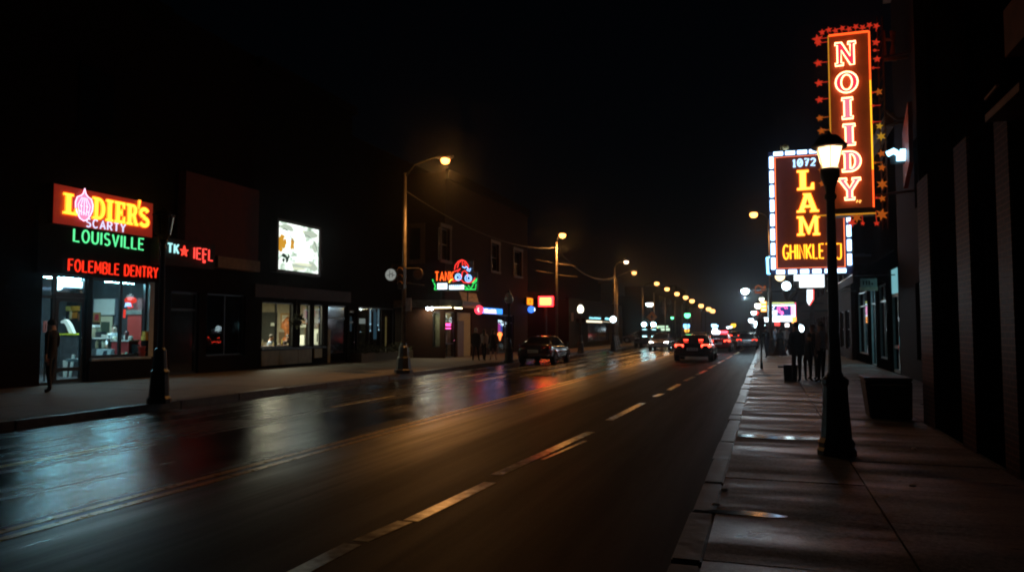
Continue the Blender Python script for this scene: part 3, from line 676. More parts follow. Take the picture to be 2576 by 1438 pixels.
for k, (a, lab, colr) in enumerate((((1228, 697, 1266, 750), 'upper yellow carton of the stack beside the red screen', (.62, .38, .05)), ((1214, 752, 1266, 803), 'lower yellow carton of the stack beside the red screen', (.68, .44, .06)))):
    r = ry(c1, *a, Y); m = MB(); m.box(r[0], r[1], Y, Y+.22, r[2], r[3]); tag(m.build('carton', M('yellow_card_%d' % k, colr, .6), None, bevel=.008), lab, 'carton')
r = ry(c1, 1214, 803, 1266, 990, Y); m = MB(); m.box(r[0]+.01, r[1], Y+.01, Y+.22, zs-.02, r[3]-.001); tag(m.build('pedestal', DKPAINT), 'narrow dark pedestal carrying two yellow cartons', 'pedestal')
Y = END_A-.78; r = ry(c1, 1068, 850, 1188, 985, Y); o = thing('monitor', 'black flat monitor seen from behind in the window corner', 'monitor', ((r[0]+r[1])/2, Y, zs)); slab('screen', BLK, (r[0], r[1], r[2]+.1, r[3]), Y, .05, o, .01); m = MB(); xc = (r[0]+r[1])/2; m.cyl((xc, Y+.07, zs-.018), (xc, Y+.07, r[2]+.2), .03); m.cyl((xc, Y+.07, zs-.018), (xc, Y+.07, zs), .12); m.build('stand', BLK, o)
Y = END_A-.72; r = ry(c1, 1190, 860, 1258, 990, Y); R_ = (r[1]-r[0])/2; h = (r[3]-r[2])/2
for k in range(2):
    m = MB(); m.lathe([(R_*.78, 0), (R_*.95, h*.85), (R_*1.08, h*.87), (R_*1.08, h*.97), (R_*.9, h*.97), (R_*.75, h*.1)], ((r[0]+r[1])/2, Y, zs-.02+k*h*.9), 18)
    tag(m.build('tub', M('red_plastic', (.6, .08, .05), .35, var=.1), None, smooth=True), ['lower red plastic tub of the pair in the window corner', 'upper red plastic tub of the pair in the window corner'][k], 'tub')
for k in range(4):
    a = c1(1015+k*42, 965); p = gx(*a, FX-.35); m = MB(); m.lathe([(.05, 0), (.07, .03+.02*k), (.04, .1+.03*(k % 2)), (.01, .13+.03*(k % 2))], (FX-.4, p.y, zs-.02), 9); tag(m.build('ornament', M('ornament_%d' % k, [(.5, .35, .15), (.2, .4, .3), (.4, .55, .5), (.25, .3, .4)][k], .4), None, smooth=True), ['tan ornament on the ledge by the mullion', 'green ornament on the shop ledge', 'pale teal ornament on the shop ledge', 'blue-grey ornament on the shop ledge near the red tubs'][k], 'ornament')
m = MB(); m.box(FX-1.0, FX-.31, yD, END_A-.36, zs-.1, zs-.02); tag(m.build('window_ledge', M('ledge_paint', (.22, .26, .27), .5)), 'wide ledge inside the big shop window', 'ledge')
X = FX-.42; o = thing('reflection_sign', 'red and blue shop window reflection, built as a glowing sign with script', 'sign'); a = L(*c1(1094, 335), X)  # a reflection in the glass, built as an emissive object on a cord
m = MB(); m.lathe([(.001, .12), (.13, .1), (.19, .02), (.17, -.06), (.06, -.1), (.001, -.1)], (X, a[0], a[1]), 16); m.build('red_dome', EM('red_reflection', (1, .05, .03), 1.6), o, smooth=True)
m = MB(); m.tube([(X, a[0], a[1]+.12), (X, a[0], zt+.24)], .008); m.build('cord', BLK, o)
b_ = L(*c1(1060, 405), X); m = MB(); m.tube([(X, b_[0]-.03, b_[1]+.08), (X, b_[0]+.05, b_[1]-.05), (X, b_[0]+.2, b_[1]-.02), (X, a[0]+.02, a[1]-.1)], .03); m.tube([(X, b_[0]-.12, b_[1]-.1), (X, b_[0]-.13, b_[1]-.38)], .035); m.build('red_stem', EM('red_reflection', (1, .05, .03), 1.6), o)
m = MB(); fr = frame_x(X+.05); b_ = L(*c1(1030, 388), X)
for i in range(4): m.tube([fr(b_[0]-.05+i*.06, b_[1]-.07+.02*i), fr(b_[0]-.02+i*.06, b_[1]+.07+.01*i), fr(b_[0]+.02+i*.06, b_[1]-.05)], .012)
m.build('blue_script', EM('blue_reflection', (.35, .6, 1), 4), o)
# behind the door
for k, (a, lab, colr) in enumerate((((278, 405, 388, 458), 'yellow menu board behind the shop door, nearer the hinge side', (.4, .33, .08)), ((392, 400, 520, 458), 'amber menu board behind the shop door, nearer the handle side', (.45, .24, .03)), ((405, 472, 468, 545), 'small orange poster below the amber menu board', (.4, .15, .02)), ((378, 460, 402, 552), 'narrow cream strip poster between the menu boards', (.5, .44, .25)), ((478, 488, 522, 575), 'brown poster behind the door handle side of the shop', (.2, .07, .02)), ((75, 335, 178, 388), 'pale cream notice on the wall behind the narrow side light', (.6, .62, .5)), ((75, 497, 112, 575), 'tan notice low behind the narrow side light', (.35, .28, .12)))):
    o = flat('poster', lab, 'poster', 'poster_sheet', M('poster_%d' % k, colr, .6, var=.45, scale=5), ry(c1, *a, YE-.42), YE-.42, .012); r = ry(c1, *a, YE-.4); slab('frame', BLK, (r[0]-.03, r[1]+.03, r[2]-.03, r[3]+.03), YE-.407, .02, o)
r = ry(c1, 40, 290, 600, 990, YE-.38); m = MB(); m.box(r[0]-1, r[1], YE-.385, YE-.3, PV, zt-.35); tag(m.build('partition', M('dark_partition', (.008, .01, .011), .7)), 'dark partition wall carrying the menu boards behind the shop door', 'partition')
Y = YE-2.2; o = thing('counter', 'dark counter with a yellow-green lit edge behind the shop door', 'counter'); r = ry(c1, 262, 722, 474, 740, Y); slab('front_panel', M('dark_cabinet', (.05, .055, .06), .5), (r[0], r[1], PV, r[2]), Y+.04, .5, o); slab('counter_top', M('lime_edge', (.5, .55, .04), .4), (r[0]-.04, r[1]+.04, r[2]+.001, r[3]), Y, .58, o)
m = MB(); P = [c1(*q) for q in ((275, 578), (320, 556), (350, 575), (385, 630), (424, 720), (372, 720), (345, 650), (315, 600), (280, 600))]; m.prism([gy(x, y, Y+.2) for x, y in P], (0, .12, 0)); tag(m.build('curved_panel', M('white_gloss', (.7, .72, .66), .35, var=.05)), 'curved white panel standing on the counter behind the shop door', 'display panel')
for k, P in enumerate((((300, 1035), (346, 1040), (334, 1150), (306, 1148)), ((405, 968), (430, 970), (386, 1140), (370, 1138)))):
    m = MB(); P = [gy(*c1(*q), Y-.3) for q in P]; zm = min(p.z for p in P)
    for p in P:
        if p.z < zm+.15: p.z = PV
    m.prism(P, (0, .05, 0)); tag(m.build('plank', M('white_gloss', (.7, .72, .66), .35, var=.05)), ['short pale plank standing upright behind the shop door glass', 'thin pale plank leaning at a slant behind the shop door glass'][k], 'plank')
r = ry(c1, 68, 575, 110, 710, 17.6); o = thing('poster', 'red and white poster low in the narrow side light', 'poster', (r[0], 17.6, PV)); slab('poster_sheet', M('poster_red_white', (.5, .1, .08), .5, var=.9, scale=6), r, 17.6, .02, o); m = MB(); m.cyl(((r[0]+r[1])/2, 17.64, PV), ((r[0]+r[1])/2, 17.64, r[2]+.02), .02); m.build('stand', BLK, o)
r = ry(c1, 165, 515, 212, 690, 18.2); o = thing('standing_screen', 'white upright screen glowing behind the head of the man at the shop door', 'screen', (r[0], 18.2, PV)); slab('screen_face', M('white_gloss', (.7, .72, .66), .35, var=.05), r, 18.2, .03, o); m = MB(); m.cyl(((r[0]+r[1])/2, 18.25, PV), ((r[0]+r[1])/2, 18.25, r[2]+.03), .03); m.build('stand', BLK, o)
p = gy(*c1(908, 740), END_A-.25); person('person in a white shirt standing behind the red counter inside the shop', (p.x, END_A-.25, PV), -2.4, M('white_shirt', (.7, .75, .78), .7), M('dark_trousers', (.02, .02, .025), .8), lean=.1, swing=.3, bend=(.9, .8), h=1.72)

# ---- the stacked neon signs over the shop
XS = FX+.34
sg = thing('neon_sign', 'dark red panel sign with big yellow slab letters and a pink fruit emblem', 'sign', (FX, 17, 5))
ya, yb, za, zb = L(134, 510, XS)[0], L(385, 550, XS)[0], L(250, 579, XS)[1], L(250, 483, XS)[1]
m = MB(); m.box(FX+.001, XS-.02, ya, yb, za, zb); m.build('sign_box', DKPAINT, sg)
m = MB(); m.box(XS-.02, XS, ya+.02, yb-.02, za+.02, zb-.02); m.build('red_face', emissive_face('red_sign_face', (.5, .03, .012), (.2, .01, .005)), sg)
fr = frame_x(XS)
YEL = EM('yellow_neon_fill', (1, .62, .04), 3.4); ORG = EM('orange_neon_edge', (1, .16, .008), 3.6)
def pt(px, py): return L(px, py, XS)
lp = []
l0, l1 = pt(155, 545)[0], pt(191, 545)[0]; zl0, zl1 = pt(172, 540)[1], pt(172, 487)[1]
lp += slab_loops('L', l0, l1, zl0, zl1)
d0, d1 = pt(229, 540)[0], pt(373, 540)[0]
zd0, zd1 = pt(300, 562)[1], pt(300, 508)[1]
txt = slab_loops("DIER", d0, pt(345, 540)[0], zd0, zd1, .06)
lp += txt
lp += slab_loops("S", pt(346, 545)[0], d1, zd0, zd1-.03)
ap = pt(347, 522)[0]; lp += [[(ap-.05, zd1-.12), (ap, zd1-.12), (ap+.06, zd1+.18), (ap-.03, zd1+.18)]]
fill('lettering', lp, fr, .03, .055, YEL, sg)
m = MB()
for l in lp: m.tube([fr(u, v, .065) for u, v in l], .014, 5, True)
m.build('letter_edge_tube', ORG, sg)
c = pt(208, 521); yc, zc = c
em = [(0, .62), (.05, .44), (.13, .36), (.25, .3), (.31, .12), (.3, -.08), (.22, -.26), (.13, -.4), (0, -.46)]
em = [(yc+x*.98, zc+z*.9) for x, z in em]+[(yc-x*.98, zc+z*.9) for x, z in em[-2:0:-1]]
o = fill('fruit_emblem', [em], fr, .03, .05, EM('pink_neon_fill', (1, .3, .55), 1.5), sg)
m = MB(); m.tube([fr(u, v, .06) for u, v in em], .014, 5, True)
for k in (-2, -1, 0, 1, 2): m.tube([fr(yc+k*.04, zc+.28, .056), fr(yc+k*.105, zc+.05, .06), fr(yc+k*.075, zc-.25, .056)], .009, 5)
for a_, q in ((-.1, .04), (.1, .04), (-.14, -.12), (0, -.16), (.14, -.12)): m.tube([fr(yc+a_-.035, zc+q, .058), fr(yc+a_+.035, zc+q-.03, .058)], .012, 5)
m.build('emblem_tube', EM('white_pink_neon', (1, .6, .85), 3.5), o)
m = MB(); stroke_text(m, 'SCARTY', pt(214, 570)[0], pt(312, 570)[0], pt(262, 577)[1], pt(262, 557)[1], fr, .021, .38, .05); m.build('small_lettering', EM('white_neon', (.7, .7, 1), 2), sg)
sg2 = thing('neon_sign', 'green neon lettering spelling LOUISVILLE below the red panel sign', 'sign', (FX, 17, 4.5)); fr2 = frame_x(FX+.14)
m = MB(); stroke_text(m, 'LOUISVILLE', L(173, 600)[0], L(349, 600)[0], L(262, 618)[1], L(262, 589)[1], fr2, .026, .36, .06); o = m.build('lettering', EM('green_neon', (.13, 1, .36), 1.7), sg2)
sg3 = thing('neon_sign', 'red neon lettering spelling FOLEMBLE DENTRY just above the shop glass', 'sign', (FX, 17, 3.8))
m = MB(); stroke_text(m, 'FOLEMBLE DENTRY', L(160, 670)[0], L(385, 670)[0], L(270, 690)[1], L(270, 663)[1], fr2, .025, .34, .06); m.build('lettering', EM('red_neon', (1, .03, .01), 1.9), sg3)
for o_, zz in ((sg2, (600, 615)), (sg3, (668, 688))):
    m = MB()
    for k in range(6):
        yy = L(180, 600)[0]+k*(L(370, 600)[0]-L(180, 600)[0])/5; z_ = L(262, zz[0])[1]; m.cyl((FX+.13, yy, z_), (FX+.19, yy, z_), .012, n=6)
    m.build('tube_support', BLK, o_)

# ================================================================== red-brown projecting shop front
b2 = thing('shop_building', 'dark shop building with a projecting red-brown box front and tan fascia band', 'building', (FX, 22, 0))
Y0, Y1 = END_A, L(634, 700)[0]
yW = L(632, 600)[0]; yP = L(445, 600)[0]
XB = FX+.35
m = MB(); facade(m, FX-.3, .3, Y0, Y1, -.3, 12.9, [(Y0+.5, Y0+1.9, PV, 3.1), (Y0+2.3, Y1-.35, .75, 3.1)]); m.build('wall', DKWALL, b2)
m = MB(); m.box(FX-14, FX-.3, Y1-.25, Y1, -.3, 12.9); m.build('side_wall', DKWALL, b2)
m = MB(); m.box(FX-14, FX-.3, Y0, Y1-.25, 12.3, 12.5); m.build('roof', DKPAINT, b2)
z0, z1 = L(632, 655, XB)[1], L(632, 474, XB)[1]
RB = M('red_brown_stucco', (.1, .024, .018), .85, var=.2, scale=3, bump=.2)
m = MB(); m.box(FX+.001, XB, yP, yW, z0, z1); m.build('box_front', RB, b2)
m = MB(); zz0 = L(632, 682, XB)[1]; m.box(FX+.001, XB+.1, L(543, 650, XB)[0], yW, zz0, z0-.003); m.build('tan_fascia', M('tan_fascia_paint', (.24, .14, .07), .7, var=.2), b2)
window(b2, FX-.15, Y0+2.3, Y1-.35, .75, 3.1, FRAME, GLS, my=[Y0+3.4], name='shop_window')
d = window(b2, FX-.15, Y0+.5, Y0+1.9, PV, 3.1, FRAME, DKGLS, mz=[2.45], fw=.09, name='door')
m = MB(); m.tube([(FX-.08, Y0+1.7, 1.0), (FX-.05, Y0+1.7, 1.1), (FX-.05, Y0+1.7, 1.4), (FX-.08, Y0+1.7, 1.5)], .015); m.build('handle', CHROME, d)
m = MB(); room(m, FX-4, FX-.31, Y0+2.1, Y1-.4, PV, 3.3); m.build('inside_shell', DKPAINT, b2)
bs = thing('box_sign', 'black box sign with pale TK, a red star and red IEFL beside the street lamp', 'sign', (FX, 21, 4.5))
XK = FX+.5; fk = frame_x(XK)
yk0, yk1, zk0, zk1 = L(400, 640, XK)[0], L(541, 640, XK)[0], L(470, 671, XK)[1], L(470, 605, XK)[1]
m = MB(); m.box(FX+.003, XK, yk0, yk1, zk0, zk1); m.build('sign_box', M('dark_red_enamel', (.008, .002, .002), .7), bs)
m = MB(); stroke_text(m, 'TK', L(420, 625, XK)[0], L(446, 625, XK)[0], L(433, 636, XK)[1], L(433, 614, XK)[1], fk, .03, .4, .05); m.build('pale_lettering', EM('pale_cyan_neon', (.4, .85, .85), 2), bs)
m = MB(); a = L(462, 632, XK); star(m, a, .2, fk, .05, rot=0); m.build('star', EM('red_star', (1, .05, .03), 2.4), bs)
m = MB(); stroke_text(m, 'IEFL', L(485, 640, XK)[0], L(531, 640, XK)[0], L(508, 653, XK)[1], L(508, 626, XK)[1], fk, .028, .36, .06); a = L(510, 657, XK); m.cyl(fk(a[0], a[1]-.06, .06), fk(a[0], a[1]+.04, .06), .05, n=8); m.build('red_lettering', EM('red_neon_hot', (1, .06, .045), 2.6), bs)
o = thing('light_strip', 'short dim cyan strip light under the dark shop front', 'light fitting', (FX-.5, 21.8, 3)); a, b_ = L(418, 714, FX-.5), L(462, 716, FX-.5)
m = MB(); m.box(FX-.55, FX-.45, a[0], b_[0], a[1]+.03, a[1]+.07); m.cyl((FX-.5, a[0]+.2, a[1]+.07), (FX-.5, a[0]+.2, 3.31), .012); m.build('housing', DKPAINT, o)
m = MB()
for k in range(5): u = a[0]+(b_[0]-a[0])*k/5; m.cyl((FX-.5, u, a[1]), (FX-.5, u+.06+.05*(k % 3), a[1]), .02, n=6)
m.build('tube', EM('dim_cyan_tube', (.4, .85, 1), 2.5), o)
# dimly lit objects deep in the dark shop
X = FX-.9; a = L(598, 838, X)
o = thing('vending_cabinet', 'dim glass cabinet with a pinkish lit picture inside the dark shop', 'cabinet', (X, a[0], PV)); r = rect(580, 820, 618, 905, X)
m = MB(); m.box(X-.5, X-.05, r[0], r[1]-.05, PV, r[3]); m.build('cabinet_body', DKPAINT, o)
r = rect(588, 832, 603, 850, X); m = MB(); m.box(X-.049, X-.03, r[0], r[1], r[2], r[3]); m.build('lit_picture', EM('dim_pink_picture', (.6, .25, .2), .45), o)
r = rect(608, 826, 618, 831, X); m = MB(); m.box(X-.049, X-.03, r[0], r[1], r[2], r[3]); m.build('lit_label', EM('dim_lilac', (.6, .6, 1), .9), o)

# ================================================================== building with the light box
b3 = thing('shop_building', 'dark shop building with a bright picture light box above a warmly lit window', 'building', (FX, 28, 0))
Z0 = Y1; Z1 = L(880, 800)[0]
w0, w1, w2, w3, w4, w5 = [L(x, 815)[0] for x in (659, 742, 757, 784, 787, 815)]
zt3, zb3 = L(735, 762)[1], L(735, 872)[1]
m = MB(); facade(m, FX-.3, .3, Z0, Z1, -.3, 12.9, [(w0, w1, zb3, zt3), (w2-.05, w3, zb3, zt3), (w4+.12, w5, zb3, zt3), (w5+.35, Z1-.2, PV, 2.9)]); m.build('wall', DKPAINT, b3)
m = MB(); m.box(FX-14, FX-.3, Z1-.3, Z1, -.3, 12.9); m.build('side_wall', DKWALL, b3)
m = MB(); m.box(FX-14, FX-.3, Z0, Z1-.3, 12.3, 12.5); m.build('roof', DKPAINT, b3)
m = MB(); m.box(FX, FX+.3, Z0, Z1, 12.5, 12.9); m.build('cornice', DKPAINT, b3)
m = MB(); m.box(FX+.001, FX+.09, Z0+.1, Z1-.05, L(735, 752)[1], L(735, 722)[1]); m.build('fascia', M('brown_fascia', (.05, .024, .017), .7), b3)
PAN = M('beige_panel', (.3, .25, .15), .5, var=.2, scale=3)
for i, (a, b_) in enumerate(((w0-.05, w0+1.15), (w0+1.18, w1+.2), (w1+.23, w3-.02))): m = MB(); m.box(FX+.001, FX+.05, a, b_, PV+.1, zb3-.12); m.build('wall_panel', PAN, b3)
m = MB(); m.box(FX+.001, FX+.05, w4+.1, w5-.2, PV+.3, zb3-.12); m.build('wall_panel', M('light_beige_panel', (.5, .42, .22), .5, var=.1), b3)
m = MB(); m.box(FX+.001, FX+.1, w0-.1, w5+.1, zb3-.1, zb3-.02); m.build('window_sill', FRAME, b3)
window(b3, FX-.12, w0, w1, zb3, zt3, FRAME, GLS, my=[L(699, 815)[0]], fw=.05, name='shop_window'); window(b3, FX-.12, w2-.05, w3, zb3, zt3, FRAME, GLS, fw=.05, name='shop_window'); window(b3, FX-.12, w4+.12, w5, zb3, zt3, FRAME, GLS, fw=.05, name='shop_window')
d = window(b3, FX-.12, w5+.35, Z1-.2, PV, 2.9, FRAME, DKGLS, mz=[2.3], fw=.09, name='door'); m = MB(); m.cyl((FX-.06, w5+.55, 1.1), (FX-.02, w5+.55, 1.1), .03); m.build('handle', CHROME, d)
m = MB(); room(m, FX-5.6, FX-.31, Z0+.3, Z1-.4, PV, zt3+.2); m.build('inside_shell', M('warm_wall', (.32, .29, .22), .8, var=.1), b3)
light('restaurant_light', 'AREA', (FX-2.4, (w0+w5)/2, zt3+.15), (1, .86, .6), 800, size=2.5)
def c3(cx, cy): return ((680+cx/3.267)/1.0683, (560+cy/3.267)/1.0683)
def r3(x0, y0, x1, y1, X): a = c3(x0, y0); b = c3(x1, y1); return rect(a[0], a[1], b[0], b[1], X)
YE3 = Z1-.42
X = FX-.8; a = L(*c3(157, 826), X)
o = thing('ceiling_light', 'small warm downlight in the top corner of the restaurant window', 'light fitting', (X, a[0], a[1])); m = MB(); m.cyl((X, a[0], a[1]+.02), (X, a[0], zt3+.2), .07); m.build('housing', FRAME, o); m = MB(); m.cyl((X, a[0], a[1]-.01), (X, a[0], a[1]+.019), .1); m.build('lens', EM('warm_lamp', (1, .75, .4), 10), o)
flat('wall_panel_board', 'dark green-grey chalkboard wall panel behind the diners', 'board', 'board_panel', M('chalkboard', (.03, .035, .032), .7), ry(c3, 60, 910, 206, 1170, YE3-.05), YE3-.05)
flat('wall_panel_board', 'brown wainscot strip right of the chalkboard in the restaurant', 'board', 'board_panel', M('wainscot', (.12, .08, .045), .6), ry(c3, 225, 1085, 370, 1225, YE3-.03), YE3-.03)
o = flat('framed_picture', 'large white-mounted framed picture on the restaurant wall', 'picture', 'frame', M('wood_frame', (.3, .18, .07), .5), ry(c3, 240, 918, 322, 1052, YE3-.1), YE3-.1); slab('print', M('grey_print', (.6, .56, .46), .5, var=.5, scale=2.5), ry(c3, 240, 918, 322, 1052, YE3-.115), YE3-.115, .012, o, inset=.1)
flat('wall_notice', 'small white notice low on the chalkboard in the restaurant', 'notice', 'notice_sheet', WB, ry(c3, 155, 1003, 200, 1030, YE3-.09), YE3-.09, .02)
Y = YE3-.6; r = ry(c3, 272, 945, 330, 1110, Y); xc = (r[0]+r[1])/2; o = thing('plant_stand', 'tall rust-brown carved stand in the restaurant window', 'stand', (xc, Y, PV)); k_ = (r[3]-PV)/2.05
m = MB(); m.lathe([(a*1.0, b*k_) for a, b in ((.22, 0), (.22, .05), (.08, .12), (.06, .7), (.2, .95), (.22, 1.05), (.1, 1.15), (.14, 1.4), (.3, 1.55), (.24, 1.8), (.1, 1.95), (.0, 2.05))], (xc, Y, PV), 14); m.build('column', M('rust_wood', (.34, .11, .03), .6, var=.5), o, smooth=True)
X = FX-.45; r = rect(661, 862, 741, 872, X)
o = thing('dining_table', 'long dark dining table set with small dishes along the restaurant window', 'table', (X-.4, r[0], PV)); zt_ = zb3+.06; m = MB(); m.box(X-.7, X, r[0], r[1], zt_-.05, zt_); m.build('tabletop', M('dark_wood', (.1, .05, .025), .4), o)
for sx in (-.62, -.08):
    for yy in (r[0]+.1, r[1]-.1): m = MB(); m.cyl((X+sx, yy, PV), (X+sx, yy, zt_-.05), .03); m.build('leg', BLK, o)
rr = random.Random(5)
for k in range(12):
    yy = r[0]+.12+k*(r[1]-r[0]-.24)/11; xx = X-rr.uniform(.12, .55); cc = rr.choice(((.6, .55, .4), (.5, .4, .1), (.1, .2, .1), (.6, .6, .6)))
    m = MB(); m.lathe([(.03, 0), (.05, .01), (.06+.03*rr.random(), .07), (.05, .07), (.03, .02)] if k % 3 else [(.035, 0), (.035, .12), (.015, .18), (.015, .27)], (xx, yy, zt_+.001), 10); tag(m.build('dish' if k % 3 else 'bottle', M('ware_%d' % int(cc[1]*100+cc[2]*9), cc, .3), None, smooth=True), 'small bowl set out on the restaurant table' if k % 3 else 'slim bottle standing on the restaurant table', 'tableware', 'bowls on the restaurant table' if k % 3 else 'bottles on the restaurant table')
for k, (cx_, X_, rz_, lab, tp, sk, lab2) in enumerate(((130, FX-1.4, -PI/2+.5, 'diner in a blue and white top seated in the lit restaurant window', M('blue_white_top', (.3, .42, .65), .7), 0, 'dark dining chair under the diner in the blue and white top'), (290, FX-1.35, -PI/2-.4, 'diner in dark clothes seated below the carved stand in the restaurant window', M('dark_top', (.03, .02, .02), .8), 1, 'dark dining chair under the diner in dark clothes'))):
    yy = L(*c3(cx_, 1130), X_)[0]; person(lab, (X_, yy, PV+.06), rz_, tp, M('dark_trousers', (.02, .02, .025), .8), skin=sk, sit=True, lean=.12, swing=.4, bend=(1, 1))
    o = thing('chair', lab2, 'chair', (X_, yy, PV)); m = MB(); m.box(X_-.22, X_+.22, yy-.22, yy+.22, PV+.38, PV+.43); m.build('seat', DKPAINT, o); m = MB(); m.box(X_-.25, X_-.21, yy-.22, yy+.22, PV+.43, PV+.9); m.build('backrest', DKPAINT, o)
    for sx in (-.2, .2):
        for sy in (-.2, .2): m = MB(); m.cyl((X_+sx, yy+sy, PV), (X_+sx, yy+sy, PV+.38), .02); m.build('leg', BLK, o)
Y = w5+.2; r = ry(c3, 523, 1057, 576, 1212, Y); o = thing('refrigerator', 'white refrigerator behind the narrow end window', 'refrigerator', (r[0], Y, PV)); slab('cabinet', WB, r, Y, .5, o, .02, floor=PV); m = MB(); m.box(r[1]-.09, r[1]-.06, Y-.03, Y-.001, r[3]-.6, r[3]-.2); m.build('handle', BLK, o)
r = ry(c3, 583, 1060, 640, 1212, Y+.1); flat('cupboard', 'tan cupboard beside the white refrigerator', 'cupboard', 'cupboard_body', M('tan_cupboard', (.35, .27, .14), .6), r, Y+.1, .4, PV)
m = MB(); m.box(FX-.6, FX-.31, w4+.05, w5+.2, zb3-.1, zb3-.001); tag(m.build('window_ledge', FRAME), 'dark shelf inside the restaurant end window', 'shelf')
m = MB(); m.lathe([(.12, 0), (.13, .05), (.13, .34), (.05, .44), (.05, .48)], (FX-.45, L(*c3(622, 1170), FX-.45)[0], zb3), 14); tag(m.build('water_bottle', M('blue_plastic', (.08, .34, .65), .25), None, smooth=True), 'large blue water bottle at the end of the restaurant window', 'bottle')
r = ry(c3, 408, 1110, 450, 1185, w5-.2); flat('carton', 'pale carton standing inside the middle restaurant window', 'carton', 'carton_body', WB, r, w5-.2, .3, PV)
r = ry(c3, 400, 1015, 500, 1042, YE3-.5); o = flat('wall_shelf', 'pale shelf with a lit edge seen through the middle restaurant window', 'shelf', 'shelf_board', WB, r, YE3-.5, .4); m = MB(); m.box(r[0], r[0]+.05, YE3-.5, YE3-.1, PV, r[2]-.001); m.box(r[1]-.05, r[1], YE3-.5, YE3-.1, PV, r[2]-.001); m.build('shelf_support', WB, o)
# hanging plant basket outside the restaurant
a = L(*c3(385, 985), FX+.35)
o = thing('hanging_basket', 'dark hanging plant basket silhouetted against the restaurant window', 'plant', (FX+.35, a[0], a[1]))
m = MB(); rr = random.Random(8)
for i in range(170):
    d_ = Vector((rr.gauss(0, 1), rr.gauss(0, 1), rr.gauss(0, .8))).normalized()*rr.uniform(.15, .38); p_ = Vector((FX+.35, a[0], a[1]))+d_; q = d_.cross(Vector((rr.random(), rr.random(), 1))).normalized()*.05; u_ = d_.normalized()*.07
    m.face([m.b.verts.new(p_-q), m.b.verts.new(p_+u_), m.b.verts.new(p_+q), m.b.verts.new(p_-u_*.6)])
m.build('leaves', M('dark_leaf', (.03, .045, .02), .6), o)
m = MB(); m.lathe([(.02, -.25), (.18, -.14), (.24, .0)], (FX+.35, a[0], a[1]), 12); m.build('basket', BLK, o)
m = MB(); m.tube([(FX+.02, a[0], a[1]+.9), (FX+.35, a[0], a[1]+.95), (FX+.35, a[0], a[1])], .012); m.build('bracket', BLK, o)
# light box
XLb = FX+.3; r = rect(701, 567, 800, 682, XLb); ya, yb, za, zb = L(699, 620, XLb)[0], L(801, 630, XLb)[0], L(750, 683, XLb)[1], L(750, 567, XLb)[1]
o = thing('light_box', 'square glowing picture light box mounted over the restaurant window', 'sign', (FX, 29, 5.5))
m = MB(); m.box(FX+.001, XLb-.03, ya-.12, yb+.12, za-.12, zb+.12); m.build('box_body', BLK, o)
m = MB()
m.box(XLb-.03, XLb+.05, ya-.12, ya, za-.12, zb+.12); m.box(XLb-.03, XLb+.05, yb, yb+.12, za-.12, zb+.12); m.box(XLb-.03, XLb+.05, ya, yb, zb, zb+.12); m.box(XLb-.03, XLb+.05, ya, yb, za-.12, za); m.build('frame', BLK, o)
mt, ns, ln = nmat('backlit_picture')
out = N(ns, 'ShaderNodeOutputMaterial'); e = N(ns, 'ShaderNodeEmission'); ln.new(e.outputs[0], out.inputs[0]); e.inputs[1].default_value = 2.2
tc = N(ns, 'ShaderNodeTexCoord'); n1 = N(ns, 'ShaderNodeTexNoise'); n1.inputs['Scale'].default_value = 1.6; n1.inputs['Detail'].default_value = 6; n1.inputs['Distortion'].default_value = 1.2
ln.new(tc.outputs['Object'], n1.inputs['Vector']); cr = N(ns, 'ShaderNodeValToRGB'); ln.new(n1.outputs['Fac'], cr.inputs[0])
el = cr.color_ramp.elements; el[0].position = .3; el[0].color = (.2, .26, .2, 1); el[1].position = .62; el[1].color = (.95, 1, .92, 1)
for p_, c_ in ((.42, (.42, .52, .42, 1)), (.5, (.8, .95, .85, 1))): q = el.new(p_); q.color = c_
ln.new(cr.outputs[0], e.inputs[0])
m = MB(); m.box(XLb-.029, XLb, ya, yb, za, zb); m.build('picture', mt, o)
fb = frame_x(XLb); W_, H_ = yb-ya, zb-za
def uv(a, b): return (ya+a*W_, za+b*H_)
def ell(a, b, ra, rb, n=14, ph=0., wob=.12): return [uv(a+ra*(1+wob*math.sin(3*t+ph))*math.cos(t), b+rb*(1+wob*math.sin(2*t+ph))*math.sin(t)) for t in [2*PI*i/n for i in range(n)]]
rr = random.Random(21)
def blotch(name, mat, spots):
    m = MB()
    for k, (a, b_, ra, rb) in enumerate(spots): m.prism([fb(u, v, .002+.0011*blotch.n) for u, v in ell(a, b_, ra, rb, 16, rr.uniform(0, 6), .2)], (.0009, 0, 0)); blotch.n += 1
    m.build(name, mat, o)
blotch.n = 1
blotch('grey_patch', EM('grey_backlit', (.62, .72, .58), 1.25), [(.75, .85, .2, .09), (.2, .9, .17, .06), (.9, .6, .07, .12), (.85, .15, .12, .1), (.5, .12, .2, .05)])
blotch('amber_patch', EM('amber_backlit', (.75, .36, .03), 1.3), [(.07, .62, .07, .07), (.12, .52, .06, .06), (.05, .44, .05, .07), (.34, .63, .035, .07), (.31, .52, .03, .08), (.03, .55, .03, .1), (.09, .7, .05, .04), (.16, .6, .04, .05), (.28, .6, .03, .06), (.36, .52, .025, .05)])
blotch('white_patch', EM('white_backlit', (.85, 1, .95), 3), [(.52, .72, .1, .2), (.48, .5, .13, .14), (.66, .58, .09, .1), (.22, .78, .06, .06), (.24, .62, .05, .1), (.62, .44, .3, .04), (.7, .36, .24, .035), (.55, .28, .25, .04), (.23, .42, .07, .06)])
blotch('dark_patch', EM('dark_backlit', (.08, .14, .1), .5), [(.13, .3, .06, .045), (.2, .22, .035, .07), (.12, .2, .03, .04), (.24, .3, .02, .05)])
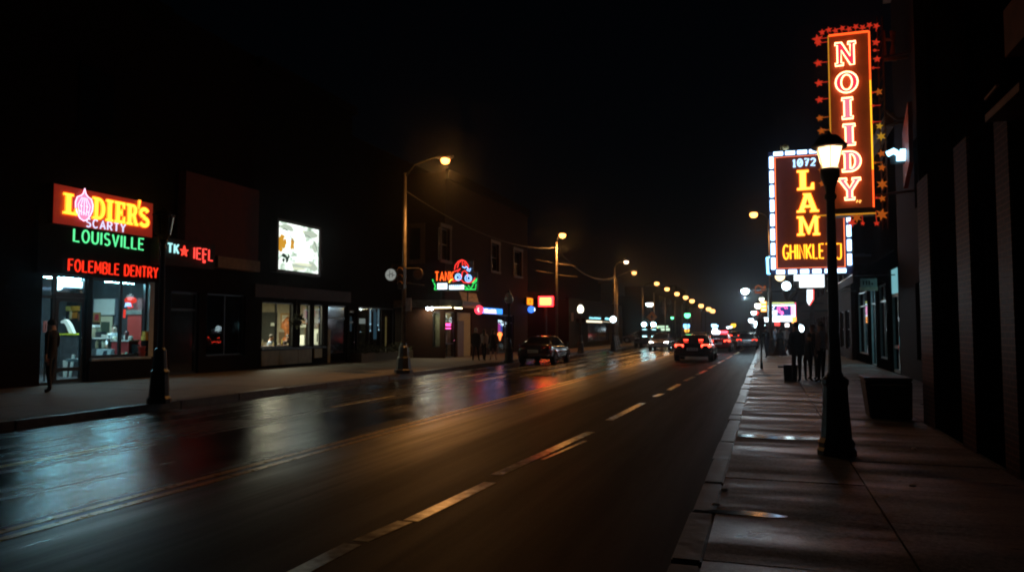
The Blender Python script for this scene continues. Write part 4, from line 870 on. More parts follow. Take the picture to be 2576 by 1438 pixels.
blotch('pale_band', EM('cream_backlit', (.8, .85, .6), 1.6), [(.48, .06, .17, .03), (.6, .17, .24, .025), (.58, .88, .03, .03)])
m = MB(); m.tube([fb(*uv(.62+.36*math.cos(t), .32+.5*math.sin(t)), .04) for t in [PI*.05+PI*.45*i/12 for i in range(13)]], .01, 5); m.tube([fb(*uv(.02+.05*i, .75+.12*math.sin(i*.7)), .04) for i in range(8)], .012, 5); m.build('line_art', EM('teal_line', (.15, .35, .35), .5), o)
# ================================================================== narrow dark building with hedge
b4 = thing('shop_building', 'narrow dark building with dim doorways between the restaurant and the corner diner', 'building', (FX, 36, 0))
Y0, Y1 = Z1, 46.
def c4(cx, cy): return ((900+cx/3.786)/1.0683, (660+cy/3.786)/1.0683)
def r4(x0, y0, x1, y1, X): a = c4(x0, y0); b = c4(x1, y1); return rect(a[0], a[1], b[0], b[1], X)
dA, dB = r4(130, 715, 205, 880, FX), r4(240, 640, 560, 1050, FX)
m = MB(); facade(m, FX-.3, .3, Y0, Y1, -.3, 11.5, [(dA[0], dA[1]+.2, PV, 2.7), (dB[0], dB[1]+.6, .7, 2.9)]); m.build('wall', DKPAINT, b4)
m = MB(); m.box(FX-14, FX-.3, Y0, Y0+.3, 12.6, 12.7); m.box(FX-14, FX-.3, Y0+.3, Y1, 11.1, 11.3); m.build('roof', DKPAINT, b4)
window(b4, FX-.15, dB[0], dB[1]+.6, .7, 2.9, FRAME, GLS, my=[dB[0]+1.3, dB[0]+2.6], name='shop_window')
d = window(b4, FX-.15, dA[0], dA[1]+.2, PV, 2.7, FRAME, GLS, mz=[2.1], fw=.1, name='door'); m = MB(); m.cyl((FX-.08, dA[1]-.02, 1.1), (FX-.03, dA[1]-.02, 1.1), .03); m.build('handle', CHROME, d)
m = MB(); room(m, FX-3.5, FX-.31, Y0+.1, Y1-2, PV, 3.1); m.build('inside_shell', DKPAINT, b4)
DIMB = EM('dim_blue_glow', (.15, .35, .5), .2)
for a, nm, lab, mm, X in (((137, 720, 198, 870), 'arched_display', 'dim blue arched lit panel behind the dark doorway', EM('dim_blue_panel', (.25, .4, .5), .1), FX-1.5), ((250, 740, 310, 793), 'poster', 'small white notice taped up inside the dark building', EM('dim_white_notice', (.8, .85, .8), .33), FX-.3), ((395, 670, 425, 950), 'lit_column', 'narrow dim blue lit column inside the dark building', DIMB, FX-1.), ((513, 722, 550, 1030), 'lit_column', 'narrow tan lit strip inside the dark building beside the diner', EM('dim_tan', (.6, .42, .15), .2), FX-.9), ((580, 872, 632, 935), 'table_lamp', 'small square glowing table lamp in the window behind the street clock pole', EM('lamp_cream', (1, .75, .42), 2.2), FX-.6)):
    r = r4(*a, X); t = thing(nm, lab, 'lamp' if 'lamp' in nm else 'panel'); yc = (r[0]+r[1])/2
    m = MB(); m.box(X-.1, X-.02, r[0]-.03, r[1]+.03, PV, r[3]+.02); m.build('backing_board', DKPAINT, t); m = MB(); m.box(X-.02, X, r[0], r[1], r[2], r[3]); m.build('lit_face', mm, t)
rr = random.Random(4)
for k in range(9):
    a = c4(rr.uniform(330, 470), rr.uniform(790, 870)); p = L(*a, FX-1.4); m = MB(); m.ball((FX-1.4, p[0], p[1]), .035, 8, 6); m.tube([(FX-1.4, p[0], p[1]+.03), (FX-1.4, p[0], 3.1)], .004, 4); tag(m.build('string_light', EM('cool_bulb', (.5, .8, 1), 1.6)), 'tiny cool white bulb hanging inside the dark building', 'light', 'bulbs hanging inside the dark building')
# hedge planter in front
pa, pb = gx(905, 905, FX+.9).y, gx(1035, 890, FX+.9).y
o = thing('hedge_planter', 'long low dark hedge in a box in front of the narrow dark building', 'plant', (FX+.7, (pa+pb)/2, PV))
m = MB(); m.box(FX+.4, FX+1., pa, pb, PV-.02, PV+.42); m.build('planter_box', M('planter_wood', (.06, .04, .025), .7), o)
m = MB(); rr = random.Random(9)
for i in range(1500):
    p_ = Vector((FX+.7+rr.uniform(-.38, .38), rr.uniform(pa, pb), 0)); p_.z = PV+.38+rr.random()**.7*(.38+.14*math.sin(p_.y*2.1)+.1*math.sin(p_.y*5.3))
    n_ = Vector((rr.gauss(0, 1), rr.gauss(0, 1), rr.gauss(.6, 1))).normalized(); a = n_.orthogonal().normalized()*.045; b_ = n_.cross(a)*.6
    m.face([m.b.verts.new(p_+a), m.b.verts.new(p_+b_), m.b.verts.new(p_-a), m.b.verts.new(p_-b_)])
m.build('leaves', M('hedge_leaf', (.05, .06, .022), .55, var=.5), o)

# ================================================================== corner diner building
EX, EY = -16.9, 38.7
b5 = thing('corner_building', 'dark brick corner building with pale-framed upper windows and a lit diner below', 'building', (EX, 46, 0))
E1 = gx(1327, 700, EX).y
def c5(cx, cy): return ((1100+cx/3.9933)/1.0683, (660+cy/3.9933)/1.0683)
def r5(x0, y0, x1, y1, X): a = c5(x0, y0); b = c5(x1, y1); return rect(a[0], a[1], b[0], b[1], X)
dr = r5(372, 790, 492, 1010, EX); sd = r5(945, 790, 1010, 1130, EX)
uw = []
for px, w_ in ((1120, .6), (1245, .75), (1302, .9)):
    q = gx(px, 650, EX); uw.append((q.y-w_, q.y+w_, 5.6, 7.4))
BR2 = BRICK('brown_brick', (.06, .024, .015), (.042, .018, .012), (.05, .038, .03))
yd0, yd1 = gx(1120, 850, EX).y+.05, gx(1146, 850, EX).y
ops = [(yd0, yd1, PV, 2.75), (gx(1150, 850, EX).y, gx(1186, 850, EX).y, .0+PV, 2.75), (gx(1253, 840, EX).y, gx(1292, 840, EX).y, PV, 2.75)]+uw
m = MB(); facade(m, EX-.3, .3, EY, E1, -.3, 10.6, ops); m.build('wall', BR2, b5)
def facade_y(mb, Y, th, x0, x1, z0, z1, ops):
    t = MB(); facade(t, 0, th, x0, x1, z0, z1, ops)
    for v in t.b.verts: v.co = Vector((v.co.y, Y+v.co.x, v.co.z))
    me = bpy.data.meshes.new('t'); t.b.to_mesh(me); t.b.free(); mb.b.from_mesh(me); bpy.data.meshes.remove(me)
def gyx(px, py, Y=EY): return gy(px, py, Y)
sx0, sx1 = gyx(1088, 830).x, gyx(1113, 830).x
usx0, usx1 = gyx(1086, 600).x, gyx(1104, 600).x
m = MB(); facade_y(m, EY, .3, EX-8, EX-.301, -.3, 10.6, [(sx0, sx1-.1, .75, 2.75), (EX-2.2, EX-1.5, 5.7, 7.5)]); m.build('side_wall', BR2, b5)
m = MB(); m.box(EX-8, EX-.3, EY+.3, E1, 10.2, 10.4); m.build('roof', DKPAINT, b5)
m = MB(); m.box(EX-8, EX-.3, E1-.3, E1, -.3, 10.6); m.build('rear_side_wall', BR2, b5)
m = MB(); m.box(EX+.001, EX+.2, EY, E1, 10.2, 10.75); m.build('cornice', DKPAINT, b5)
for (a, b_, z0, z1) in uw:
    window(b5, EX-.18, a, b_, z0, z1, FRAME, DKGLS, mz=[(z0+z1)/2], fw=.07, name='upper_window')
    m = MB(); m.box(EX+.001, EX+.06, a-.18, a-.002, z0, z1); m.box(EX+.001, EX+.06, b_+.002, b_+.18, z0, z1); m.box(EX+.001, EX+.08, a-.2, b_+.2, z1+.002, z1+.22); m.box(EX+.001, EX+.1, a-.2, b_+.2, z0-.16, z0-.002); m.build('stone_surround', PALEST, b5)
f = MB(); a, b_ = EX-2.2, EX-1.5; f.box(a, b_, EY+.1, EY+.15, 5.7, 7.5); wn = f.build('upper_window', DKGLS, b5)
f = MB(); f.box(a-.28, a-.002, EY-.06, EY-.001, 5.45, 7.75); f.box(b_+.002, b_+.28, EY-.06, EY-.001, 5.45, 7.75); f.box(a, b_, EY-.06, EY-.001, 7.502, 7.75); f.box(a, b_, EY-.08, EY-.001, 5.45, 5.698); f.build('stone_surround', PALEST, b5)
f = MB(); f.box(sx0, sx1-.1, EY+.1, EY+.11, .75, 2.75); p = f.build('shop_window', GLS, b5)
f = MB(); f.box(sx0, sx0+.06, EY+.05, EY+.16, .75, 2.75); f.box(sx1-.16, sx1-.1, EY+.05, EY+.16, .75, 2.75); f.box(sx0+.06, sx1-.16, EY+.05, EY+.16, 2.69, 2.75); f.box(sx0+.06, sx1-.16, EY+.05, EY+.16, .75, .81); f.build('window_frame', FRAME, p)
d = window(b5, EX-.12, yd0, yd1, PV, 2.75, FRAME, GLS, mz=[.95, 2.3], fw=.07, name='door'); m = MB(); m.cyl((EX-.06, yd1-.12, 1.1), (EX-.01, yd1-.12, 1.1), .03); m.build('handle', CHROME, d)
m = MB(); a, b_ = ops[1][:2]; m.box(EX-.12, EX-.06, a, b_, PV, 2.75); pn = m.build('entry_panel', M('ochre_wall', (.36, .31, .15), .6, var=.1), b5)
m = MB(); m.box(EX-.058, EX-.03, a+.15, a+.15+(b_-a)*.42, PV, 2.25); m.build('brown_door', M('brown_door_paint', (.1, .05, .03), .5), b5)
d = window(b5, EX-.12, ops[2][0], ops[2][1], PV, 2.75, FRAME, GLS, my=[(ops[2][0]+ops[2][1])/2], mz=[2.2], fw=.08, name='door'); m = MB(); m.cyl((EX-.06, ops[2][1]-.2, 1.1), (EX-.01, ops[2][1]-.2, 1.1), .03); m.build('handle', CHROME, d)
m = MB(); room(m, EX-6, EX-.31, EY+.31, ops[0][1]+.5, PV, 3.1); m.build('inside_shell', M('diner_wall', (.2, .17, .12), .8), b5)
m = MB(); room(m, EX-3, EX-.31, ops[2][0]-.3, ops[2][1]+.3, PV, 3.1); m.build('inside_shell', M('bar_wall', (.1, .05, .06), .8), b5)
light('diner_light', 'AREA', (EX-1.6, EY+1.3, 3.0), (1, .85, .5), 120, size=1.2)
# canopy with its lights
pA, pB = gyx(1072, 745, EY-.7), gx(1210, 735, EX+.9)
cz = 3.0
m = MB(); ch = 1.0; m.prism([Vector((EX-3.6, EY-.9, cz)), Vector((EX+.1, EY-.9, cz)), Vector((EX+1.0, EY+.1, cz)), Vector((EX+1.0, gx(1208, 750, EX+1.0).y, cz)), Vector((EX+.001, gx(1208, 750, EX+1.0).y, cz)), Vector((EX+.001, EY-.001, cz)), Vector((EX-3.6, EY-.001, cz))], (0, 0, .32)); 
cano = thing('canopy', 'dark entrance canopy wrapping the diner corner with lights under it', 'canopy', (EX, EY, 3)); m.build('canopy_deck', M('dark_canopy', (.05, .05, .05), .5), cano)
m = MB(); m.prism([Vector((EX-3.62, EY-.93, cz-.03)), Vector((EX+.11, EY-.93, cz-.03)), Vector((EX+1.03, EY+.09, cz-.03)), Vector((EX+1.03, EY+.2, cz-.03)), Vector((EX+.95, EY+.15, cz-.03)), Vector((EX+.08, EY-.84, cz-.03)), Vector((EX-3.62, EY-.84, cz-.03))], (0, 0, .4)); m.build('canopy_edge', M('grey_fascia', (.22, .22, .2), .5), cano)
ay0, ay1 = EY+.3, gx(1212, 750, EX+1.1).y
m = MB(); m.hexa([Vector((EX+1.04, ay0, cz-.05)), Vector((EX+1.04, ay1, cz-.05)), Vector((EX+1.0, ay1, cz-.05)), Vector((EX+1.0, ay0, cz-.05)), Vector((EX+.75, ay0, cz+.85)), Vector((EX+.75, ay1, cz+.85)), Vector((EX+.7, ay1, cz+.85)), Vector((EX+.7, ay0, cz+.85))])
m.build('ribbed_valance', M('ribbed_awning', (.4, .3, .27), .7, var=.5, scale=2, stretch=(1, 1, 14)), cano)
m = MB(); a, b_ = gyx(1078, 773, EY-.5), gyx(1134, 773, EY-.5); m.box(gyx(1092, 773, EY-.5).x, b_.x, EY-.56, EY-.44, cz-.075, cz-.035); m.build('strip_light', EM('warm_strip', (1, .8, .4), 18), cano)
for px in (1076, 1086): q = gyx(px, 771, EY-.6); m = MB(); m.ball((q.x, EY-.6, cz-.1), .1, 10, 6); m.build('bulb', EM('white_bulb', (.85, .95, 1), 22), cano)
q = gx(1145, 772, EX+.5); m = MB(); m.box(EX+.45, EX+.55, q.y, q.y+.9, cz-.075, cz-.03); m.build('strip_light', EM('warm_strip', (1, .8, .4), 18), cano)
light('canopy_glow', 'AREA', (EX-.9, EY-.5, cz-.1), (1, .85, .5), 60, size=.8)
# things inside the diner
q = r5(378, 828, 488, 890, EX-.35); o = thing('neon_sign', 'hot pink neon bar sign glowing inside the diner door', 'sign'); m = MB()
for z in (q[2]+.02, (q[2]+q[3])/2+.02, q[3]-.06): m.tube([(EX-.35, q[0]+.05, z), (EX-.35, q[1]-.05, z)], .035)
m.build('tube', EM('pink_neon', (1, .07, .3), 9), o); m = MB(); m.box(EX-.42, EX-.39, q[0], q[1], q[2]-.04, q[3]+.02); m.build('backing_panel', DKPAINT, o); m = MB(); m.cyl((EX-.4, q[0]+.2, q[3]), (EX-.4, q[0]+.2, 3.1), .01); m.cyl((EX-.4, q[1]-.2, q[3]), (EX-.4, q[1]-.2, 3.1), .01); m.build('cord', BLK, o)
q = gyx(1096, 838, EY+1.2); o = thing('glass_cabinet', 'lit glass cabinet with pale shelves in the side window of the diner', 'cabinet', (q.x, EY+1.2, PV)); m = MB(); m.box(q.x-.5, q.x+.5, EY+1.2, EY+1.7, PV, .95); m.build('cabinet_base', DKPAINT, o)
for k in range(3): m = MB(); m.box(q.x-.5, q.x+.5, EY+1.2, EY+1.7, 1.0+k*.55, 1.03+k*.55); m.build('shelf', M('pale_shelf', (.5, .55, .58), .4), o)
m = MB(); m.box(q.x-.5, q.x+.5, EY+1.701, EY+1.73, .95, 2.6); m.build('back_panel', M('cabinet_back', (.45, .5, .55), .5), o); m = MB(); m.box(q.x-.45, q.x+.45, EY+1.3, EY+1.36, 2.52, 2.58); m.build('strip_light', EM('cool_strip', (.8, .92, 1), 5), o)
rr = random.Random(3)
for k in range(10):
    x = q.x-.42+.09*k; z = 1.031+.55*(k % 2); m = MB(); m.lathe([(.035, 0), (.035, .16), (.014, .22), (.014, .3)], (x, EY+1.4, z), 9); tag(m.build('bottle', M('btl_%d' % (k % 4), [(.4, .2, .05), (.1, .25, .1), (.5, .5, .5), (.3, .05, .04)][k % 4], .2), None, smooth=True), 'bottle standing on a shelf of the diner glass cabinet', 'bottle', 'bottles in the diner cabinet')
o = thing('lit_column', 'tall magenta and blue light column just inside the bar doorway', 'light'); r = r5(957, 818, 1000, 920, EX-.6); ym = (r[0]+r[1])/2
m = MB(); m.box(EX-.7, EX-.6, r[0], ym-.01, r[2], r[3]); m.build('magenta_face', EM('magenta_glow', (1, .1, .7), .9), o); m = MB(); m.box(EX-.7, EX-.6, ym+.01, r[1], r[2], r[3]); m.build('blue_face', EM('blue_glow', (.1, .2, 1), .8), o); m = MB(); m.box(EX-.7, EX-.62, r[0], r[1], PV, r[2]-.01); m.build('base', BLK, o)
a = gx(*c5(972, 950), EX+.15); o = thing('wall_lamp', 'orange globe wall lamp beside the bar doorway', 'lamp', (EX, a.y, a.z)); m = MB(); m.ball((EX+.15, a.y, a.z), .16, 12, 8); m.lathe([(.09, -.16), (.02, -.42)], (EX+.15, a.y, a.z), 10); m.build('globe', EM('orange_globe', (1, .22, .05), 4), o, smooth=True); m = MB(); m.cyl((EX, a.y, a.z-.2), (EX+.15, a.y, a.z-.2), .02); m.build('bracket', BLK, o)
# TANK sign on the canopy, turned towards the approaching street
c0, c1_ = gz(0, 0, 1), None
SY = EY-.35
def q5(px, py): v = gy(px, py, SY); return v.x, v.z
o = thing('neon_sign', 'multicoloured neon sign with TANK in orange and a red dome of tubes on the canopy', 'sign', (EX-1, SY, 3.4)); ft = frame_y(SY)
u0, u1 = q5(1092, 700)[0], q5(1201, 700)[0]; v0, v1 = q5(1140, 732)[1], q5(1140, 656)[1]
m = MB(); m.box(u0, u1, SY+.02, SY+.14, v0, v0+(v1-v0)*.62); m.box(u0+(u1-u0)*.46, u0+(u1-u0)*.9, SY+.02, SY+.14, v0+(v1-v0)*.621, v1-.02); m.build('sign_box', M('black_enamel', (.01, .01, .012), .3), o)
m = MB(); [m.cyl((u, SY+.08, cz+.3), (u, SY+.08, v0+.01), .04) for u in (u0+.4, u1-.6)]; m.build('post', BLK, o)
a, b_ = q5(1096, 706), q5(1142, 683); m = MB(); stroke_text(m, 'TANK', a[0], b_[0], a[1], b_[1], ft, .028, .32, .06); m.build('orange_lettering', EM('orange_red_neon', (1, .1, .012), 4.2), o)
RD = EM('red_neon_tube', (1, .04, .03), 3); BW = EM('blue_white_tube', (.25, .5, 1), 4); GR = EM('green_neon_tube', (.04, .9, .15), 1.8)
def P5(*pts): return [ft(*q5(1100/1.0683+x/3.9933/1.0683, 660/1.0683+y/3.9933/1.0683), .07) for x, y in pts]
m = MB()
for pl in (((490, 260), (497, 215), (530, 170), (572, 152), (610, 172), (638, 215), (632, 255)), ((520, 240), (535, 185), (560, 165)), ((575, 160), (575, 215), (600, 180), (612, 230)), ((490, 280), (520, 265), (555, 245), (520, 285)), ((565, 340), (575, 280), (600, 270), (625, 290), (632, 335)), ((470, 385), (520, 372), (560, 365), (590, 395), (650, 400), (690, 380), (712, 345))): m.tube(P5(*pl), .022, 6)
m.build('red_dome_tube', RD, o)
m = MB()
for cx, cy, r in ((530, 338, 32), (638, 350, 34), (525, 340, 18), (642, 350, 18)): m.tube(P5(*[(cx+r*math.cos(t), cy+r*1.1*math.sin(t)) for t in [2*PI*i/14 for i in range(14)]]), .022, 6, True)
m.tube(P5((575, 225), (600, 240), (620, 225), (640, 255), (665, 245), (650, 275), (620, 260)), .025, 6); m.build('blue_loop_tube', BW, o)
m = MB()
for pl in (((255, 360), (262, 390)), ((270, 400), (285, 430), (275, 470), (300, 470)), ((600, 470), (715, 468), (722, 410)), ((600, 430), (630, 465), (640, 425), (665, 462), (690, 420)), ((680, 405), (715, 370), (730, 350), (722, 385), (690, 410))): m.tube(P5(*pl), .03, 6)
m.build('green_tube', GR, o)
m = MB()
for a in ((305, 402, 405, 468), (432, 420, 585, 470)):
    p, q = q5(*c5(a[0], a[3])), q5(*c5(a[2], a[1])); m.box(p[0], q[0], SY-.05, SY+.019, p[1], q[1])
m.build('white_lit_panel', EM('white_lit_panel', (.75, .9, 1), 3.2), o)
m = MB(); rr = random.Random(6)
for a in ((305, 402, 405, 468), (432, 420, 585, 470)):
    x = a[0]+10
    while x < a[2]-14: p, q = q5(*c5(x, 455)), q5(*c5(x+rr.choice((8, 12)), 420)); m.box(p[0], q[0], SY-.056, SY-.0501, p[1], q[1]); x += 22
m.build('blue_lettering', EM('dim_blue_lettering', (.2, .5, .9), 1.5), o)
m = MB(); m.tube(P5((430, 395), (450, 370), (470, 360)), .03, 6); m.build('yellow_tube', EM('yellow_tube', (1, .6, .05), 4), o)
# blue lit fascia sign of the bar and round red sign
X = EX+.3; r = rect(1214, 775, 1264, 789, X); o = thing('box_sign', 'long blue lit box sign with pinkish-white letters over the bar doorway', 'sign', (EX, r[0], r[2]))
m = MB(); m.box(EX+.001, X-.02, r[0], r[1], r[2], r[3]); m.build('sign_box', BLK, o); m = MB(); m.box(X-.02, X, r[0], r[1], r[2], r[3]); m.build('blue_face', EM('blue_sign_face', (.05, .3, 1), 2.6), o)
fx_ = frame_x(X); m = MB(); stroke_text(m, 'IEUOR', r[0]+.25, r[0]+(r[1]-r[0])*.62, r[2]+.13, r[3]-.1, fx_, .03, .3, .03); m.tube([fx_(r[0]+.2, r[2]+.05, .03), fx_(r[0]+(r[1]-r[0])*.66, r[2]+.05, .03)], .02); m.build('lettering', EM('pinkish_white', (1, .6, .95), 4), o)
a = gx(1205, 779, EX+1.15); o = thing('round_sign', 'small round glowing red sign at the end of the canopy', 'sign', (a.x, a.y, a.z)); m = MB(); m.cyl((EX+1.15, a.y-.05, a.z), (EX+1.15, a.y+.05, a.z), .26, n=18); m.build('red_disc', EM('red_disc', (1, .04, .08), 3.5), o); m = MB(); m.tube([(EX+1.15, a.y-.07, a.z+.12), (EX+1.1, a.y-.07, a.z), (EX+1.18, a.y-.07, a.z-.12)], .035); m.build('pale_mark', EM('pale_pink', (1, .6, .55), 3.5), o); m = MB(); m.tube([(EX+1.15, a.y, a.z+.24), (EX+1.15, a.y, cz+.1), (EX+1.0, a.y, cz+.1)], .02); m.build('bracket', BLK, o)
# orange and red box signs past the corner building
X = EX+.25; r = rect(1326, 748, 1341, 768, X); o = thing('box_sign', 'narrow amber lit sign at the far edge of the brick corner building', 'sign', (EX, r[0], 4)); m = MB(); m.box(EX+.05, X-.02, r[0], r[1], r[2], r[3]); m.build('sign_box', BLK, o)
m = MB(); m.box(X-.02, X, r[0]+.05, r[1]-.05, r[2]+.05, r[3]-.05); m.build('amber_face', EM('amber_face', (1, .28, .01), 2.6), o); m = MB(); m.box(X+.001, X+.02, (r[0]+r[1])/2-.1, (r[0]+r[1])/2+.1, r[2]+.2, r[3]-.2); m.build('red_mark', EM('red_mark', (1, .06, .01), 1.6), o); m = MB(); m.box(EX-.3, EX+.06, r[0], r[0]+.1, r[2]+.3, r[2]+.4); m.build('bracket', BLK, o)
Yq = gx(1335, 700, EX).y+1
p, q = gy(1355, 770, 58), gy(1390, 745, 58); o = thing('lightbox_sign', 'large blazing red and yellow lightbox sign standing on a post past the corner building', 'sign', ((p.x+q.x)/2, 58, 0))
m = MB(); m.box(p.x, q.x, 58, 58.25, p.z, q.z); m.build('red_face', EM('hot_red_face', (1, .012, .014), 24), o); m = MB(); m.box(p.x+.13, q.x-.13, 57.97, 57.999, p.z+.13, q.z-.13); m.build('yellow_face', EM('hot_yellow_face', (1, .22, .03), 16.), o); m = MB(); m.cyl(((p.x+q.x)/2, 58.12, 0), ((p.x+q.x)/2, 58.12, p.z), .09); m.build('post', BLK, o)
a = gx(1336, 778, EX+.3); o = thing('small_sign', 'small blue lit sign below the amber sign', 'sign', (EX, a.y, a.z)); m = MB(); m.ball((EX+.3, a.y, a.z), .26, 12, 8); m.build('blue_globe', EM('blue_globe', (.05, .2, 1), 2.5), o); m = MB(); m.prism([(EX+.57, a.y-.1, a.z-.12), (EX+.57, a.y+.1, a.z-.12), (EX+.57, a.y, a.z+.15)], (.02, 0, 0)); m.build('white_mark', EM('white_mark', (.9, .95, 1), 4), o); m = MB(); m.cyl((EX, a.y, a.z), (EX+.1, a.y, a.z), .04); m.build('bracket', BLK, o)

# ================================================================== street lamps of the left side
ARM = M('galvanised_pole', (.12, .1, .075), .5, metal=.2)
def cobra(label, base, top, head, e, bulb=.16, flare=True, lit=True, col=(1, .42, .1), group='orange cobra-head street lamps', mat=SODIUM):
    t = thing('street_lamp', label, 'street lamp', base, 0, group); b = Vector(base); x, y = b.x, b.y
    m = MB(); m.cyl((x, y, b.z), (x, y, top), .095, .06, 12); m.build('pole', ARM, t, smooth=True)
    m = MB(); m.lathe([(.34, 0), (.34, .12), (.28, .16), (.24, .55), (.2, .62), (.17, .95), (.13, 1.0), (.12, 1.1)], b, 8); m.build('base', BLK, t)
    h = Vector(head); s = 1 if h.x >= x else -1
    m = MB(); m.tube([(x, y, top-.15), (x+(h.x-x)*.25, y+(h.y-y)*.25, top+(h.z+.12-top)*.6), (x+(h.x-x)*.75, y+(h.y-y)*.75, h.z+.14), (h.x-s*.2, h.y, h.z+bulb*.62+.04)], .03, 8); m.build('arm', M('dark_arm', (.02, .018, .015), .6), t, smooth=True)
    m = MB(); m.rings([[Vector((h.x+s*dx, h.y+r*math.cos(q), h.z+bulb*.62+.03+r*.5*math.sin(q))) for q in [2*PI*j/10 for j in range(10)]] for dx, r in ((-.32, .05), (-.2, .13), (0, .2), (.25, .19), (.36, .08))]); m.build('lamp_housing', M('lamp_housing_grey', (.12, .11, .1), .5), t, smooth=True)
    if lit:
        m = MB(); m.lathe([(.002, -bulb*.8), (bulb*.5, -bulb*.72), (bulb*.85, -bulb*.45), (bulb, -.0), (bulb*.9, bulb*.4), (bulb*.6, bulb*.62)], (h.x+s*.05, h.y, h.z), 14); m.build('lens', mat, t, smooth=True)
        if e: light('sodium_light', 'SPOT', (h.x+s*.05, h.y, h.z-.3), col, e, t, .12, 120, .7, to=(s*.02, -.36, -.9)); light('sodium_glow', 'POINT', (h.x+s*.05, h.y, h.z-bulb-.06), col, e*.075, t, .1)
    return t
lb = gz(1015, 938, PV); lh = gy(1117, 404, lb.y)
cobra('tall street lamp with an orange light, on the pole carrying the street clock', (lb.x, lb.y, PV), gy(1028, 435, lb.y).z, lh, 2000, .17)
Y2 = gx(1400, 700, -12.4).y; h2 = gy(1413, 592, Y2)
cobra('tall orange street lamp standing past the dark parked car and the diner', (-12.4, Y2, PV), gy(1400, 607, Y2).z, h2, 1500, .22)
ords = ['third', 'fourth', 'fifth', 'sixth', 'seventh', 'eighth', 'ninth', 'tenth', 'eleventh', 'twelfth']
for k, (px, py) in enumerate(((1574, 659), (1594, 686), (1651, 713), (1677, 727), (1702, 739), (1724, 748), (1740, 757), (1763, 769), (1782, 777), (1792, 782))):
    h = gx(px, py, -10.9 if k else -11.4)
    cobra('%s orange street lamp along the receding left-hand row, counting from the clock pole' % ords[k], (-12.4, h.y, PV), h.z-.4, h, 1000 if k < 4 else 600 if k < 7 else 0, .19+.0035*max(0, h.y-60), mat=FARSOD if k else EM('pinkish_sodium', (1, .7, .5), 6.))
hR = gx(1898, 540, -.5)
cobra('single orange street lamp reaching over the road just left of the LAM sign', (.35, hR.y, PV), hR.z-.3, hR, 700, .24)
# cables strung between the poles
def cable(label, pts, r=.012): tag(MB().tube(pts, r, 5).build('overhead_cable', M('cable_sheath', (.1, .08, .06), .5)), label, 'cable')
def sag(a, b_, s, n=20): a, b_ = Vector(a), Vector(b_); return [a.lerp(b_, i/n)-Vector((0, 0, s*4*(i/n)*(1-i/n))) for i in range(n+1)]
cable('overhead cable sagging from the clock pole to the next street lamp', sag((lb.x, lb.y, 6.9), (-12.4, Y2, 6.9), .7), .02)
cable('overhead cable sagging away from the street lamp past the diner', sag((-12.4, Y2, 6.85), (-12.4, gx(1574, 659, -11.4).y, 6.3), .9), .025)
for z, l_ in ((5.9, 'upper'), (5.2, 'lower')): cable('short %s cross cable on the street lamp past the diner' % l_, sag((-13.6, Y2-.5, z+.25), (-11.2, Y2+.6, z-.15), .05), .02)
# things on the clock pole
p = gy(985, 691, lb.y); o = thing('street_clock', 'white round street clock on a bracket left of the lamp pole', 'clock', (lb.x, lb.y, p.z)); fy = frame_y(lb.y-.06)
m = MB(); m.cyl((p.x, lb.y-.06, p.z), (p.x, lb.y+.12, p.z), .24, n=28); m.build('case', BLK, o); m = MB(); m.cyl((p.x, lb.y-.075, p.z), (p.x, lb.y-.061, p.z), .215, n=28); m.build('dial', EM('dim_dial', (.8, .85, .78), .42), o)
m = MB(); fy = frame_y(lb.y-.078)
for a, b_ in (((-.04, -.12), (-.04, .17)), ((-.15, -.02), (-.04, -.02)), ((-.04, .03), (.06, .03)), ((.07, -.1), (.07, .09)), ((.07, -.02), (.17, -.02))): m.tube([fy(p.x+a[0], p.z+a[1]), fy(p.x+b_[0], p.z+b_[1])], .012, 5)
m.build('hands_and_marks', BLK, o); m = MB(); m.tube([(p.x, lb.y+.03, p.z+.23), (p.x, lb.y+.03, p.z+.4), (lb.x, lb.y, p.z+.32)], .02); m.tube([(p.x+.2, lb.y+.03, p.z-.05), (lb.x, lb.y, p.z-.1)], .02); m.build('bracket', BLK, o)
p = gy(1052, 689, lb.y); o = thing('round_traffic_sign', 'round brown sign disc on a bracket right of the clock pole', 'sign', (lb.x, lb.y, p.z)); m = MB(); m.cyl((p.x, lb.y-.02, p.z), (p.x, lb.y+.02, p.z), .17, n=24); m.build('disc', M('brown_disc', (.2, .09, .03), .5), o); m = MB(); m.tube([(p.x+.2*math.cos(t), lb.y, p.z+.2*math.sin(t)) for t in [2*PI*i/24 for i in range(24)]], .014, 6, True); m.build('hoop', ARM, o); m = MB(); m.tube([(lb.x, lb.y, p.z+.22), (p.x, lb.y, p.z+.22)], .018); m.tube([(lb.x, lb.y, p.z-.3), (p.x+.25, lb.y, p.z-.42)], .018); m.tube([(p.x, lb.y, p.z+.22), (p.x, lb.y, p.z+.2)], .016); m.build('bracket', ARM, o)
p = gy(1031, 766, lb.y); o = thing('plate_sign', 'blank grey plate sign on the clock pole below the brackets', 'sign', (lb.x, lb.y, p.z)); m = MB(); m.box(p.x-.1, p.x+.12, lb.y-.14, lb.y-.12, p.z-.24, p.z+.24); m.build('plate', M('grey_plate', (.4, .4, .4), .5), o); m = MB(); m.box(lb.x-.03, p.x, lb.y-.119, lb.y-.08, p.z-.02, p.z+.02); m.build('clamp', ARM, o)
p = gy(1000, 690, lb.y); o = thing('signal_box', 'small dark traffic signal body strapped to the clock pole', 'traffic signal', (lb.x, lb.y, p.z)); m = MB(); m.box(lb.x-.12, lb.x+.12, lb.y-.32, lb.y-.08, p.z-.55, p.z+.25); m.build('case', BLK, o, bevel=.02)
